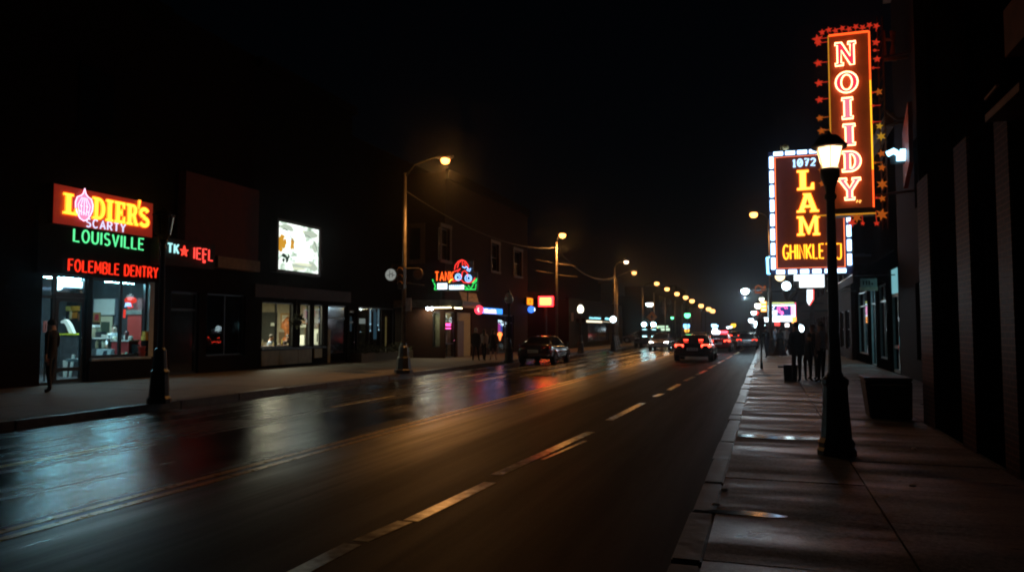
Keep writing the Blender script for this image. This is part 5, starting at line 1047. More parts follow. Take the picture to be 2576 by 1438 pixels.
for k in range(3): m = MB(); m.tube([(lb.x+.1*math.cos(t), lb.y-.36, p.z+.12-k*.25+.1*math.sin(t)) for t in [PI*i/10 for i in range(11)]], .018, 5); m.build('visor', M('visor_brown', (.2, .1, .05), .5), o)

# ================================================================== smaller lamp posts
IRON = BLK
def lantern_post(label, base, z_lamp, head='acorn', mat=None, group='ornamental lamp posts'):
    t = thing('lamp_post', label, 'lamp post', base, 0, group); b = Vector(base); H = z_lamp-b.z
    m = MB(); m.lathe([(.25, 0), (.25, .1), (.21, .16), (.185, .62), (.2, .68), (.15, .74), (.12, 1.15), (.085, 1.2)], b, 12); m.build('base', IRON, t)
    m = MB(); m.lathe([(.07, 1.19), (.05, H-.35), (.07, H-.33), (.07, H-.28), (.045, H-.25), (.08, H-.16), (.1, H-.12)], b, 14); m.build('post', IRON, t, smooth=True)
    if head == 'acorn':
        m = MB(); m.lathe([(.12, H-.12), (.2, H), (.22, H+.12), (.17, H+.3), (.08, H+.4), (.001, H+.44)], b, 16); m.build('globe', mat, t, smooth=True); m = MB(); m.lathe([(.09, H+.41), (.03, H+.48), (.015, H+.58)], b, 8); m.build('finial', IRON, t)
    elif head == 'globe': m = MB(); m.ball((b.x, b.y, b.z+H), .24, 16, 10); m.build('globe', mat, t, smooth=True)
    return t
DIMG = M('unlit_globe', (.25, .3, .28), .15, var=.1)
p = gz(1280, 912, PV); lp1 = lantern_post('slim lamp post with a dim greenish acorn globe in front of the diner', p, gy(1280, 757, p.y).z, 'acorn', DIMG)
m = MB(); m.ball((p.x-.02, p.y-.1, gy(1280, 757, p.y).z+.03), .06, 10, 6); m.build('bulb', EM('greenish_bulb', (.7, 1, .85), 1.8), lp1)
p = gz(1461, 888, PV); lantern_post('lamp post with a red-banded white lantern past the blank sign boards', p, gy(1462, 782, p.y).z, 'acorn', EM('cream_lantern', (1, .95, .7), 5)); a = gy(1462, 782, p.y)
p = gz(1543, 883, PV); lantern_post('lamp post with a round white globe beside the floodlit dark truck', p, gy(1543, 803, p.y).z, 'globe', EM('cool_globe', (.8, .95, 1), 6))
p = gz(400, 1013, PV)
o = lantern_post('unlit dark lamp post in front of the shop with the yellow slab letters', p, gy(410, 590, p.y).z, 'none')
hz = gy(408, 590, p.y).z
m = MB(); m.lathe([(.08, -.12), (.15, 0), (.21, .38), (.21, .4), (.12, .41)], (p.x, p.y, hz), 10); m.build('lantern_glass', M('unlit_amber_glass', (.22, .15, .07), .25, var=.3), o)
m = MB(); m.lathe([(.24, .411), (.24, .43), (.06, .56), (.02, .62)], (p.x, p.y, hz), 10); [m.tube([(p.x+.155*math.cos(t), p.y+.155*math.sin(t), hz), (p.x+.215*math.cos(t), p.y+.215*math.sin(t), hz+.4)], .014, 5) for t in [2*PI*i/5 for i in range(5)]]; m.build('lantern_cap', IRON, o)

# ================================================================== far left: boards, canopy shop, tower, signs
p, q = gy(1404, 807, 62), gy(1442, 786, 62); o = thing('sign_boards', 'pair of blank pale sign boards seen from behind with a smaller board below', 'sign', (p.x, 62, 0)); mid = (p.x+q.x)/2
PB = M('pale_board', (.62, .5, .4), .6, var=.1)
m = MB(); m.box(p.x, mid-.03, 62, 62.05, p.z, q.z); m.build('board', PB, o); m = MB(); m.box(mid+.03, q.x, 62, 62.05, p.z, q.z); m.build('board', PB, o)
a, b_ = gy(1414, 837, 62), gy(1432, 810, 62); m = MB(); m.box(a.x, b_.x, 62, 62.05, a.z, b_.z); m.build('small_board', M('grey_board', (.25, .22, .18), .6), o); m = MB(); m.cyl((mid, 62.1, 0), (mid, 62.1, q.z), .05); m.build('post', BLK, o)
b6 = thing('shop_building', 'low far shop with a lit canopy edge and small cyan lettering', 'building', (-19, 92, 0)); X = -15.5
r = rect(1472, 790, 1540, 845, X)
m = MB(); facade(m, X-.3, .3, r[0]-6, r[1]+6, -.3, r[3]+1.2, [(r[0]+1, r[1]-2, .6, r[2]+1.6)]); m.build('wall', DKPAINT, b6); m = MB(); m.box(X-9, X-.3, r[0]-6, r[1]+6, r[3]+.8, r[3]+1.0); m.build('roof', DKPAINT, b6); m = MB(); m.box(X-9, X-.301, r[0]-6, r[0]-5.7, -.3, r[3]+.79); m.build('side_wall', DKPAINT, b6)
window(b6, X-.15, r[0]+1, r[1]-2, .6, r[2]+1.6, FRAME, DKGLS, my=[(r[0]+r[1])/2], name='shop_window')
q = rect(1472, 808, 1536, 814, X+.8); m = MB(); m.box(X+.001, X+.8, q[0], q[1], q[2]+.1, q[3]+.2); m.build('canopy', DKPAINT, b6); m = MB(); m.box(X+.801, X+.83, q[0]+.5, q[0]+(q[1]-q[0])*.62, q[2]+.1, q[3]+.05); m.box(X+.801, X+.83, q[0]+(q[1]-q[0])*.65, q[1], q[2]+.2, q[3]); m.build('canopy_light', EM('cream_light', (1, .85, .6), 2.6), b6)
for (x0, y0, x1, y1), s in (((1482, 799, 1510, 806), 'AINCERE'), ((1523, 800, 1541, 805), 'ONICE')):
    q = rect(x0, y0, x1, y1, X+.05); m = MB(); stroke_text(m, s, q[0], q[1], q[2], q[3], frame_x(X), .07, .25, .06, 5); m.build('lettering', EM('cyan_lettering', (.3, .85, 1), 2.2), b6)
b7 = thing('stair_tower', 'tall pale narrow tower rising behind the far lit shop', 'building', (-20, 100, 0)); p, q = gy(1512, 800, 112), gy(1538, 715, 112)
m = MB(); m.box(p.x, q.x, 112, 116, -.3, q.z); m.build('wall', M('pale_render', (.16, .14, .12), .8), b7); m = MB(); m.box(p.x-.3, q.x+.3, 111.7, 116.3, q.z+.001, q.z+.5); m.build('cap', PALEST, b7)
o = thing('diamond_sign', 'orange diamond road-work sign on a post beyond the left pavement', 'sign', (-13, 90, 0)); p = gy(1640, 797, 88); m = MB(); s_ = .62; m.prism([(p.x, 88, p.z-s_), (p.x+s_, 88, p.z), (p.x, 88, p.z+s_), (p.x-s_, 88, p.z)], (0, .04, 0)); m.build('plate', M('orange_sign', (.55, .16, .02), .5), o); m = MB(); m.tube([(p.x, 87.97, p.z-.28), (p.x, 87.97, p.z+.28)], .06, 5); m.tube([(p.x-.18, 87.97, p.z-.05), (p.x, 87.97, p.z+.12), (p.x+.18, 87.97, p.z-.05)], .05, 5); m.build('symbol', BLK, o); m = MB(); m.cyl((p.x, 88.1, -.1), (p.x, 88.1, p.z), .05); m.build('post', BLK, o)
rr = random.Random(12); y = E1+3.5; k = 0
labs = ['low dark flat-roofed building behind the blazing red and yellow sign', 'dark building behind the blank sign boards', None, 'dark block beyond the far lit shop', 'far dark block standing behind the orange diamond sign', 'farthest dark block before the road vanishes on the left']
for (ya, yb, X_, h) in ((58.5, 70, -19.5, 5.5), (71, 82, -21, 4.2), None, (112, 130, -15.5, 7), (131, 150, -15, 9), (151, 185, -14.6, 8)) if False else ((60, 70, -20.5, 5.2), (71, 80, -22, 4.2), (118, 134, -15.5, 7), (136, 154, -15, 9.5), (156, 190, -14.8, 8)):
    bb = thing('dark_building', [l for l in labs if l][k], 'building', (X_, ya, 0)); ops = []
    n_ = int((yb-ya)/3)
    for i in range(n_):
        for z in ([.8]+([4.2] if h > 6.5 else [])): ops.append((ya+1+i*3, ya+2.6+i*3, z, z+1.9))
    m = MB(); facade(m, X_-.3, .3, ya, yb, -.3, h, ops); m.build('wall', DKWALL, bb); m = MB(); m.box(X_-9, X_-.3, ya, ya+.3, -.3, h); m.build('side_wall', DKWALL, bb); m = MB(); m.box(X_-9, X_-.3, yb-.3, yb, -.3, h); m.build('side_wall', DKWALL, bb); m = MB(); m.box(X_-9, X_-.3, ya+.3, yb-.3, h-.5, h-.3); m.build('roof', DKPAINT, bb)
    for op in ops: window(bb, X_-.15, *op, FRAME, DKGLS, mz=[(op[2]+op[3])/2])
    k += 1
def glow(label, px, py, Y, r, mat, post=True, cat='light', nm='area_light', grp=None):
    p = gy(px, py, Y); t = thing(nm, label, cat, (p.x, Y, 0), 0, grp); m = MB(); m.ball((p.x, Y, p.z), r, 12, 8); m.build('lamp', mat, t, smooth=True)
    m = MB(); m.lathe([(r*.95, r*.5), (r*.6, r*.95), (.02, r*1.15)], (p.x, Y, p.z), 10); m.build('cap', BLK, t)
    if post: m = MB(); m.cyl((p.x, Y, 0), (p.x, Y, p.z-r*.9), .06, .04); m.build('post', BLK, t)
    return t
CW = EM('cool_white_lamp', (.7, .92, 1), 11); WW = EM('warm_white_lamp', (1, .95, .8), 5); GN = EM('green_signal', (.15, 1, .4), 5)
glow('small cool lamp of a close pair above the orange diamond sign', 1630, 765, 95, .28, CW); glow('warm lamp of a close pair above the orange diamond sign', 1637, 765, 96, .34, WW)
glow('yellowish lamp on a post just above the far globe lamp', 1535, 792, 90, .22, WW)
glow('small green signal light over the road beside the far lamp row', 1691, 799, 110, .22, GN); glow('green traffic signal over the road above the black car', 1729, 792, 105, .42, GN)
glow('blue lit sign bulb over the black car roof', 1727, 840-21, 118, .5, EM('blue_lamp', (.2, .5, 1), 5)); glow('amber bulb just under the blue lamp above the black car', 1728, 830, 122, .4, EM('amber_lamp', (1, .5, .05), 3)); glow('amber lone lamp left of the far cluster of cool lights', 1845, 817, 150, .5, EM('amber_lamp', (1, .5, .05), 3))
b8 = thing('clock_tower', 'slim far tower with a pale ledge rising among the far street lamps', 'building', (-16, 150, 0)); p, q = gy(1745, 850, 160), gy(1757, 781, 160)
m = MB(); m.box(p.x-.6, q.x+.4, 160, 163, -.3, q.z); m.build('wall', M('tower_render', (.2, .13, .1), .8), b8); m = MB(); m.box(p.x-1, q.x+.8, 159.6, 163.4, q.z+.001, q.z+.7); m.build('cap', PALEST, b8)
# ================================================================== near brick building on the right
WX = 2.6
n1 = thing('brick_building', 'near dark building with red brick piers beside the pavement lamp post', 'building', (WX, 6, 0))
def pier(x0, x1, y, X): a, b_ = gx(x0, y, X).y, gx(x1, y, X).y; return min(a, b_), max(a, b_)
PX = WX-.035
piers = [pier(2313, 2341, 700, PX), pier(2409, 2442, 700, PX), pier(2513, 2548, 700, PX)]
piers += [(piers[2][0]-2.4-k*2.4, piers[2][0]-1.8-k*2.4) for k in range(4)]
bays = [(piers[i+1][1]+.03, piers[i][0]-.03, .75, 3.35) for i in range(len(piers)-1)]
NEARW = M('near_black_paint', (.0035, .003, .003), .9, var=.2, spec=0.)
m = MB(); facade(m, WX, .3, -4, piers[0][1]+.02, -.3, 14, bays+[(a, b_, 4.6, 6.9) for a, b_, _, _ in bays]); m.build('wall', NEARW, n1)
m = MB(); m.box(WX+.3, 14, piers[0][1]-.28, piers[0][1]+.02, -.3, 14); m.build('side_wall', NEARW, n1); m = MB(); m.box(WX+.3, 14, -4, piers[0][1]-.28, 13.3, 13.5); m.build('roof', DKPAINT, n1)
RBR = BRICK('red_brick', (.06, .009, .003), (.04, .006, .002), (.17, .06, .03), rough=.5, spec=.1)
for a, b_ in piers: m = MB(); m.box(PX, WX-.001, a, b_, -.1, 4.3); m.build('brick_pier', RBR, n1)
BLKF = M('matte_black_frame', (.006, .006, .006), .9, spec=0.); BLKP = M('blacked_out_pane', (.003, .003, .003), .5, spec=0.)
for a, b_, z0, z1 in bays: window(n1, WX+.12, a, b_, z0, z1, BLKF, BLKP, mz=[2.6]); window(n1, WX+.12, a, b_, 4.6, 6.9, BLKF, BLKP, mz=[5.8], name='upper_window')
LEDG = M('ledge_red_reflection', (.3, .1, .07), .45, var=.3)  # red reflected light put into the colour of ledge, valance and rod
za = gx(2478, 297, 2.25).z
m = MB(); m.box(2.25, WX-.001, gx(2562, 180, 2.25).y, gx(2478, 297, 2.25).y, za-.05, za+.03); m.build('ledge', LEDG, n1)
zb = gx(2530, 130, 2.2).z; m = MB(); m.box(2.2, WX-.001, gx(2570, 80, 2.2).y-.6, gx(2528, 138, 2.2).y, zb-.05, zb+.4); m.build('awning_valance', LEDG, n1)
m = MB(); a, b_ = gx(2480, 250, 2.4), gx(2510, 215, 2.4); m.tube([a, b_], .02, 5); m.build('bracket_rod', LEDG, n1)
# lit window catch-light lamp far inside the frame edge
a = gx(2532, 845, WX+.6); o = thing('window_candle', 'tiny warm lamp glinting behind the near dark windows', 'lamp', a); m = MB(); m.ball(a, .03, 8, 6); m.build('bulb', EM('tiny_warm', (1, .7, .4), .8), o); m = MB(); m.lathe([(.07, 0), (.02, .03), (.015, a.z-PV-.03)], (a.x, a.y, PV), 10); m.build('stand', BLK, o)
# ---- set-back buildings
def rbuild(label, X, ya, yb, h, ops, wallm=NEARW, depth=10, cor=True):
    b_ = thing('shop_building', label, 'building', (X, ya, 0)); m = MB(); facade(m, X, .3, ya, yb, -.3, h, ops); m.build('wall', wallm, b_); m = MB(); m.box(X+.3, X+depth, ya, ya+.25, -.3, h); m.build('side_wall', wallm, b_); m = MB(); m.box(X+.3, X+depth, yb-.25, yb, -.3, h); m.build('side_wall', wallm, b_); m = MB(); m.box(X+.3, X+depth, ya+.25, yb-.25, h-.5, h-.3); m.build('roof', DKPAINT, b_)
    if cor: m = MB(); m.box(X-.25, X-.001, ya, yb, h-.5, h); m.build('cornice', PALEST, b_)
    return b_
RX = 4.5; yR2 = piers[0][1]+.03; yD0 = gx(2262, 800, RX).y; 
ops = [(yR2+1+k*3, yR2+2.8+k*3, .8, 3.2) for k in range(4)]+[(yR2+1+k*3, yR2+2.4+k*3, 5.5, 7.6) for k in range(4)]
r2 = rbuild('tall dark building set back behind the near brick piers, carrying the red NOIDY sign', RX, yR2, yD0-.1, 14, ops, BRICK('set_back_brick', (.05, .028, .022), (.04, .024, .02), (.04, .035, .03)))
for op in ops: window(r2, RX+.15, *op, FRAME, DKGLS, mz=[(op[2]+op[3])/2])
def qx(px, py, X=RX): p = gx(px, py, X); return p.y, p.z
yd1 = qx(2238, 800)[0]; ye = qx(2152, 800)[0]; zd = qx(2250, 672)[1]; zw = 3.6
y3 = [qx(x, 800)[0] for x in (2230, 2207, 2190, 2160)]
ops = [(yD0+.05, yd1, PV, zd), (y3[0], y3[1], .55, zw), (y3[1]+.5, y3[2]+.6, PV, zw), (y3[2]+1.1, ye-.6, .55, zw)]
r3_ = rbuild('glass shop front with a pale cyan doorway under the dark awning', RX, yD0-.08, ye, 9.5, ops, NEARW)
CYF = M('pale_cyan_frame', (.2, .3, .32), .4, var=.15)
CYP = EM('pale_cyan_glow', (.3, .74, .82), .8)  # own emission stands in for light falling on the pale door panels
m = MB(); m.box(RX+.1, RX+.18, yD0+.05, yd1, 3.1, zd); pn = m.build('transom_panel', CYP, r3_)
d = window(r3_, RX+.14, yD0+.06, yd1, PV, 3.08, CYF, GLS, mz=[1.1], fw=.12, name='door'); m = MB(); m.tube([(RX+.05, yD0+.3, .9), (RX+.02, yD0+.3, 1.0), (RX+.02, yD0+.3, 1.5), (RX+.05, yD0+.3, 1.6)], .018); m.build('handle', CHROME, d)
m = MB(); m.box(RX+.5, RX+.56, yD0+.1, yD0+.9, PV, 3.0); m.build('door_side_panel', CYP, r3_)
for op in ops[1:]: window(r3_, RX+.14, *op, CYF, GLS, my=[(op[0]+op[1])/2], mz=[2.9], fw=.07, name='shop_window')
m = MB(); room(m, RX+5, RX+.31, yD0+.1, ye-.3, PV, 3.9); m.build('inside_shell', M('dim_cyan_wall', (.2, .27, .28), .7), r3_)
light('right_shop_light', 'AREA', (RX+2, (yD0+ye)/2, 3.8), (.6, .9, 1), 130, size=2)
for px, py, rr_, lab in ((2213, 792, .12, 'bright white globe lamp low inside the glass shop front'), (2200, 793, .09, 'smaller white globe lamp just left of the bright one in the glass shop front'), (2230, 748, .1, 'upper white pendant globe inside the glass shop front'), (2241, 752, .1, 'warm white pendant globe beside the cyan doorway')):
    p = gx(px, py, RX+.55); o = thing('pendant_lamp', lab, 'lamp', p); m = MB(); m.ball(p, rr_, 10, 7); m.build('globe', CW if px != 2241 else WW, o, smooth=True); m = MB(); m.tube([p, (p.x, p.y, 3.9)], .008, 5); m.build('cord', BLK, o)
# awning
aw = thing('awning', 'dark sloping shop awning below the brown LAM sign', 'awning', (RX, yD0, 4)); A0, A1 = gx(2252, 632, RX), gx(2150, 695, 3.0); zt_, zl_ = A0.z+.1, 3.75
ya, yb = yD0+.6, ye-1
m = MB(); m.prism([Vector((RX-.002, ya, zt_)), Vector((3.1, ya, zl_)), Vector((3.1, ya, zl_-.28)), Vector((3.14, ya, zl_-.28)), Vector((3.14, ya, zl_-.03)), Vector((RX-.002, ya, zt_-.06))], (0, yb-ya, 0)); m.build('canvas', M('dark_canvas', (.02, .022, .024), .8), aw)
m = MB(); m.tube([(3.1, ya, zl_-.03), (RX, ya, zl_-.03)], .02); m.tube([(3.1, yb, zl_-.03), (RX, yb, zl_-.03)], .02); m.tube([(3.09, ya, zl_+.01), (3.09, yb, zl_+.01)], .02); m.build('frame', CHROME, aw)
for i, (px, py) in enumerate(((2180, 690), (2190, 665), (2200, 640))): pass
o = thing('plate_sign', 'pale plate sign with worn dark letters hanging under the awning', 'sign', (3.6, ya+1.5, 3.2)); p, q = gy(2165, 722, ya+1.2), gy(2206, 700, ya+1.2)
m = MB(); m.box(p.x, q.x, ya+1.2, ya+1.26, p.z, q.z); m.build('plate', M('worn_plate', (.35, .4, .36), .5), o); m = MB(); m.box(p.x-.02, q.x+.02, ya+1.17, ya+1.27, p.z-.14, p.z-.002); m.build('bottom_rail', M('cream_rail', (.5, .5, .35), .5), o); m = MB(); [m.cyl((x, ya+1.23, q.z), (x, ya+1.23, 3.75), .012) for x in (p.x+.06, q.x-.06)]; m.build('hanger', BLK, o)
m = MB(); rr = random.Random(2); x = p.x+.08
while x < q.x-.1: m.box(x, x+.05, ya+1.193, ya+1.199, p.z+.08, q.z-.08*rr.choice((1, 2))); x += .1
m.build('lettering', BLK, o)
ops = lambda ya, yb, h: [(ya+1+k*3.2, ya+3.2+k*3.2, z, z+2.1) for k in range(int((yb-ya-1)/3.2)) for z in ([.7]+([4.6] if h > 6.6 else [])+([8] if h > 10 else []))]
for (ya, yb, X, h, lab) in ((ye+.05, 58, 4.3, 10.5, 'dark shop building beyond the awning, behind the brown LAM sign'), (58.05, 80, 4.6, 8, 'dark building behind the glowing pink and blue marquee'), (80.05, 112, 4.2, 10.8, 'dark far building beyond the marquee on the right'), (112.05, 190, 4.4, 7.5, 'farthest dark building row-end on the right, where the lights cluster')):
    oo = ops(ya, yb, h); b_ = rbuild(lab, X, ya, yb, h, oo, BRICK('right_brick_%d' % int(ya), (.06, .035, .03), (.045, .03, .025), (.05, .045, .04)))
    for op in oo: window(b_, X+.15, *op, FRAME, DKGLS, mz=[(op[2]+op[3])/2])

# ================================================================== tall red NOIDY sign
NY = 26.
no = thing('neon_sign', 'tall red-brown vertical sign spelling NOIDY in white-hot outlined letters, edged with stars', 'sign', (2.6, NY, 5.5)); fn = frame_y(NY)
def qn(px, py): p = gy(px, py, NY); return p.x, p.z
xl, zt_n = qn(2078, 92); xr, _ = qn(2190, 300); zb_n = qn(2150, 524)[1]; xl = qn(2090, 300)[0]
m = MB(); m.box(xl, xr, NY+.03, NY+.55, zb_n, zt_n); m.build('sign_box', M('sign_brown_side', (.1, .03, .02), .5), no)
m = MB(); m.box(xl+.02, xr-.02, NY, NY+.029, zb_n+.02, zt_n-.02); m.build('red_face', emissive_face('noidy_face', (.4, .08, .025), (.07, .014, .003)), no)  # face emission adds the orange glow round the letters
NE = EM('white_hot_neon', (1, .4, .18), 9.); PK = EM('pink_letter_fill', (.9, .03, .08), 1.7); PK2 = EM('mauve_letter_fill', (.9, .2, .3), 1.5)
m = MB(); f1 = []; f2 = []
for ch, x0, y0, x1, y1 in (('N', 2101, 106, 2151, 169), ('O', 2102, 180, 2156, 238), ('I', 2118, 247, 2144, 302), ('I', 2121, 313, 2150, 368), ('D', 2118, 380, 2164, 434), ('Y', 2108, 448, 2164, 505)):
    a, b_ = qn(x0, y1), qn(x1, y0); lps = slab_loops(ch, a[0], b_[0], a[1], b_[1]); (f1 if ch in 'NO' else f2).extend(lps)
    for l in lps: m.tube([fn(u, v, .09) for u, v in l], .023, 6, True)
m.build('outline_tube', NE, no)
fill('red_letter_fill', f1, fn, .03, .06, PK, no); fill('mauve_letter_fill', f2, fn, .03, .06, PK2, no)
a = qn(2154, 510); m = MB(); m.tube([fn(a[0], a[1], .05), fn(a[0]+.03, a[1]+.08, .05), fn(a[0]+.06, a[1]+.02, .05)], .012); m.tube([fn(a[0]+.1, a[1]-.02, .05), fn(a[0]+.1, a[1]+.07, .05), fn(a[0]+.15, a[1]+.04, .05)], .012); m.build('small_mark', EM('amber_mark', (1, .5, .1), 4), no)
def edge(pts, mat, r=.02, nm='edge_tube'): m = MB(); m.tube(pts, r, 6); m.build(nm, mat, no)
ET = EM('orange_edge_tube', (1, .1, .015), 2.6); YT = EM('yellow_edge_tube', (1, .5, .02), 2.2); YD = EM('dim_amber_tube', (1, .4, .03), .8)
edge([(xl, NY-.03, zt_n), (xr, NY-.03, zt_n)], ET, .035); zm = zb_n+(zt_n-zb_n)*.72
edge([(xr+.02, NY-.02, zt_n), (xr+.02, NY-.02, zm)], ET, .028); edge([(xr+.02, NY-.02, zm), (xr+.02, NY-.02, zb_n+1.2)], YT, .026); edge([(xr+.02, NY-.02, zb_n+1.2), (xr+.02, NY-.02, zb_n)], ET, .024)
edge([(xl-.02, NY-.02, zt_n), (xl-.02, NY-.02, zm+.6)], YD, .02); edge([(xl-.02, NY-.02, zm+.6), (xl-.02, NY-.02, zb_n+.05)], YD, .022)
m = MB(); m.box(xl-.15, xr+.06, NY-.1, NY+.5, zb_n-.22, zb_n-.01); m.build('bottom_shelf', M('dark_shelf', (.03, .02, .015), .4), no); edge([(xl-.5, NY-.12, zb_n-.2), (xr+.06, NY-.12, zb_n-.2)], YD, .025)
RS, OS, YS = EM('red_star_bulb', (1, .05, .02), .75), EM('orange_star_bulb', (1, .2, .02), .5), EM('yellow_star_bulb', (1, .5, .04), .6)
sl = [(2056, 100, .17, RS), (2058, 110, .12, RS), (2058, 160, .14, RS), (2060, 210, .14, RS), (2061, 252, .13, RS), (2062, 298, .12, OS), (2066, 330, .13, OS), (2065, 428, .1, OS), (2068, 462, .13, OS)]
for px, py, R_, mm in sl: a = qn(px, py); m = MB(); star(m, (a[0], NY-.05, a[1]), R_, None, .03, 5, rot=.15); m.tube([(a[0], NY-.03, a[1]), (xl, NY+.1, a[1]+.06)], .012, 5); m.build('star', mm, no)
srr = [(2203, 108, .13, RS), (2206, 150, .12, RS), (2210, 232, .13, OS), (2212, 318, .12, YS), (2216, 344, .15, YS), (2217, 387, .13, OS), (2218, 422, .13, OS), (2219, 464, .18, OS), (2219, 500, .12, OS), (2218, 540, .2, OS), (2155, 548, .17, OS), (2142, 560, .16, RS), (2170, 562, .08, RS), (2205, 562, .1, RS), (2200, 128, .06, RS), (2196, 172, .06, RS), (2194, 234, .05, RS), (2195, 267, .06, RS), (2196, 308, .06, RS), (2200, 410, .06, OS), (2204, 498, .05, RS)]
tx = qn(2218, 300)[0]
for i, (px, py, R_, mm) in enumerate(srr):
    a = qn(px, py); m = MB(); star(m, (a[0], NY-.05, a[1]), R_, None, .03, 6 if R_ > .14 else 5, rot=.2*(i % 3)-.2); m.tube([(a[0], NY-.03, a[1]), (tx if a[1] > zb_n else a[0], NY+.1, a[1]+.03 if a[1] > zb_n else zb_n-.1)], .01, 5); m.build('star', mm, no)
m = MB()
for k in range(9): x = xl-.2+k*.2; star(m, (x, NY-.05, zt_n+.14+.05*(k % 2)), .11, None, .03, 5, rot=.1*k); m.tube([(x, NY-.03, zt_n+.1), (x, NY+.05, zt_n-.01)], .01, 5)
m.build('star_row', RS, no)
m = MB(); DTR = M('rust_truss', (.09, .05, .035), .6)
for x in (tx-.03, tx+.12): m.tube([(x, NY+.15, zb_n-.7), (x, NY+.15, zt_n+.5)], .025, 6)
zz = zb_n-.6
while zz < zt_n: m.tube([(tx-.03, NY+.15, zz), (tx+.12, NY+.15, zz+.35)], .014, 5); zz += .35
for z in (zb_n+.4, zb_n+2.6, zb_n+4.8): m.tube([(xr-.05, NY+.2, z), (RX, NY+.2, z+.1)], .04, 6)
m.build('truss', DTR, no)
# other fittings on the set-back building
o = thing('blade_sign', 'narrow rust-red blade sign on the wall right of the star column', 'sign', (RX, 24, 6)); r = [gx(2268, 300, 4.2), gx(2284, 300, 4.2)]; za, zb = gx(2276, 455, 4.2).z, gx(2276, 310, 4.2).z
m = MB(); m.prism([(4.2, r[1].y, za+.4), (4.2, r[0].y, za-.2), (4.2, r[0].y, zb-.2), (4.2, r[1].y, zb+.5)], (.12, 0, 0)); m.build('panel', M('rust_panel', (.32, .07, .04), .5), o); m = MB(); m.cyl((4.3, (r[0].y+r[1].y)/2, (za+zb)/2), (RX, (r[0].y+r[1].y)/2, (za+zb)/2), .04); m.build('bracket', BLK, o)
o = thing('neon_sign', 'small blue-white neon corner sign between the star column and the rust-red blade sign', 'sign', (RX, 26, 7)); YY = r[1].y+.6; m = MB(); P = [gy(x, y, YY) for x, y in ((2232, 388), (2248, 380), (2262, 388), (2262, 402), (2270, 402), (2272, 376))]
m.tube(P, .09, 6); m.build('tube', EM('blue_white_hot', (.35, .75, 1), 6), o); m = MB(); m.box(P[0].x+.1, RX, YY+.1, YY+.16, P[3].z-.1, P[1].z+.1); m.build('backing_panel', BLK, o)
o = thing('roof_truss', 'scaffold frame with orange light in its colour above the star column', 'frame', (3.9, 26, 10)); m = MB()
for (x0, y0), (x1, y1) in (((2228, 150), (2222, 78)), ((2240, 152), (2250, 80)), ((2250, 150), (2242, 78)), ((2222, 152), (2256, 150)), ((2222, 100), (2250, 100))): a, b_ = gy(x0, y0, NY+.6), gy(x1, y1, NY+.6); m.tube([a, b_], .05, 6)
a = gy(2225, 150, NY+.6); m.tube([a, (RX, NY+.6, a.z)], .05, 6); m.build('bars', M('orange_lit_bars', (.35, .14, .05), .5), o)  # orange light on the bars is put into their colour
m = MB(); a, b_, c_ = gy(2228, 278, NY+.9), gy(2255, 300, NY+.9), gy(2226, 345, NY+.9); m.tube([a, b_], .05, 6); m.tube([a, c_], .03, 6); m.tube([b_, (RX, NY+.9, b_.z)], .04, 6); m.build('brace', DTR, o)

# ================================================================== brown LAM sign
LY = 35.
la = thing('neon_sign', 'wide brown sign with 1072 and LAM in yellow, edged in blue-white bulbs', 'sign', (2, LY, 4.4)); fl = frame_y(LY)
def ql(px, py): p = gy(px, py, LY); return p.x, p.z
x0, z1 = ql(1949, 397); x1, z0 = ql(2126, 671)
m = MB(); m.box(x0-.28, x1+.28, LY+.03, LY+.55, z0-.28, z1+.28); m.build('sign_box', M('navy_enamel', (.03, .03, .07), .4), la)
m = MB(); m.box(x0, x1, LY, LY+.029, z0, z1); m.build('brown_face', emissive_face('lam_face', (.24, .05, .03), (.035, .006, .004)), la)
BB = EM('blue_white_bulb', (.42, .68, 1), 7.); RE = EM('red_orange_edge', (1, .2, .06), 3.)
m = MB(); m.tube([(x0, LY-.02, z0), (x0, LY-.02, z1), (x1, LY-.02, z1), (x1, LY-.02, z0)], .02, 6, True); m.build('edge_tube', RE, la)
def seg(nm, p, q, n, fill_, r):
    for i in range(n):
        a, b_ = Vector(p).lerp(Vector(q), (i+.5-fill_/2)/n), Vector(p).lerp(Vector(q), (i+.5+fill_/2)/n); m = MB(); m.cyl(a, b_, r, n=8); m.build(nm, BB, la)
seg('border_bulb', (x0-.15, LY-.05, z0-.1), (x0-.15, LY-.05, z1+.1), 8, .8, .085); seg('border_bulb', (x0-.1, LY-.05, z1+.16), (x1+.1, LY-.05, z1+.16), 6, .8, .085); seg('border_bulb', (x0-.1, LY-.05, z0-.16), (x1+.1, LY-.05, z0-.16), 6, .7, .09); seg('border_bulb', (x1+.18, LY-.05, z0), (x1+.18, LY-.05, z1), 8, .78, .085)
m = MB(); a, b_ = ql(1995, 420), ql(2050, 399); stroke_text(m, '1072', a[0], b_[0], a[1], b_[1], fl, .036, .3, .06); m.build('number_lettering', EM('pale_blue_neon', (.4, .7, 1), 3), la)
lp = []
for ch, a0, b0, a1, b1 in (('L', 2005, 427, 2047, 480), ('A', 2004, 485, 2059, 536), ('M', 2005, 542, 2062, 594)): a, b_ = ql(a0, b1), ql(a1, b0); lp += slab_loops(ch, a[0], b_[0], a[1], b_[1])
fill('lettering', lp, fl, .05, .08, EM('lam_yellow', (1, .6, .08), 3.2), la); m = MB()
for l in lp: m.tube([fl(u, v, .085) for u, v in l], .018, 5, True)
m.build('letter_edge_tube', EM('lam_orange', (1, .18, .006), 3.6), la)
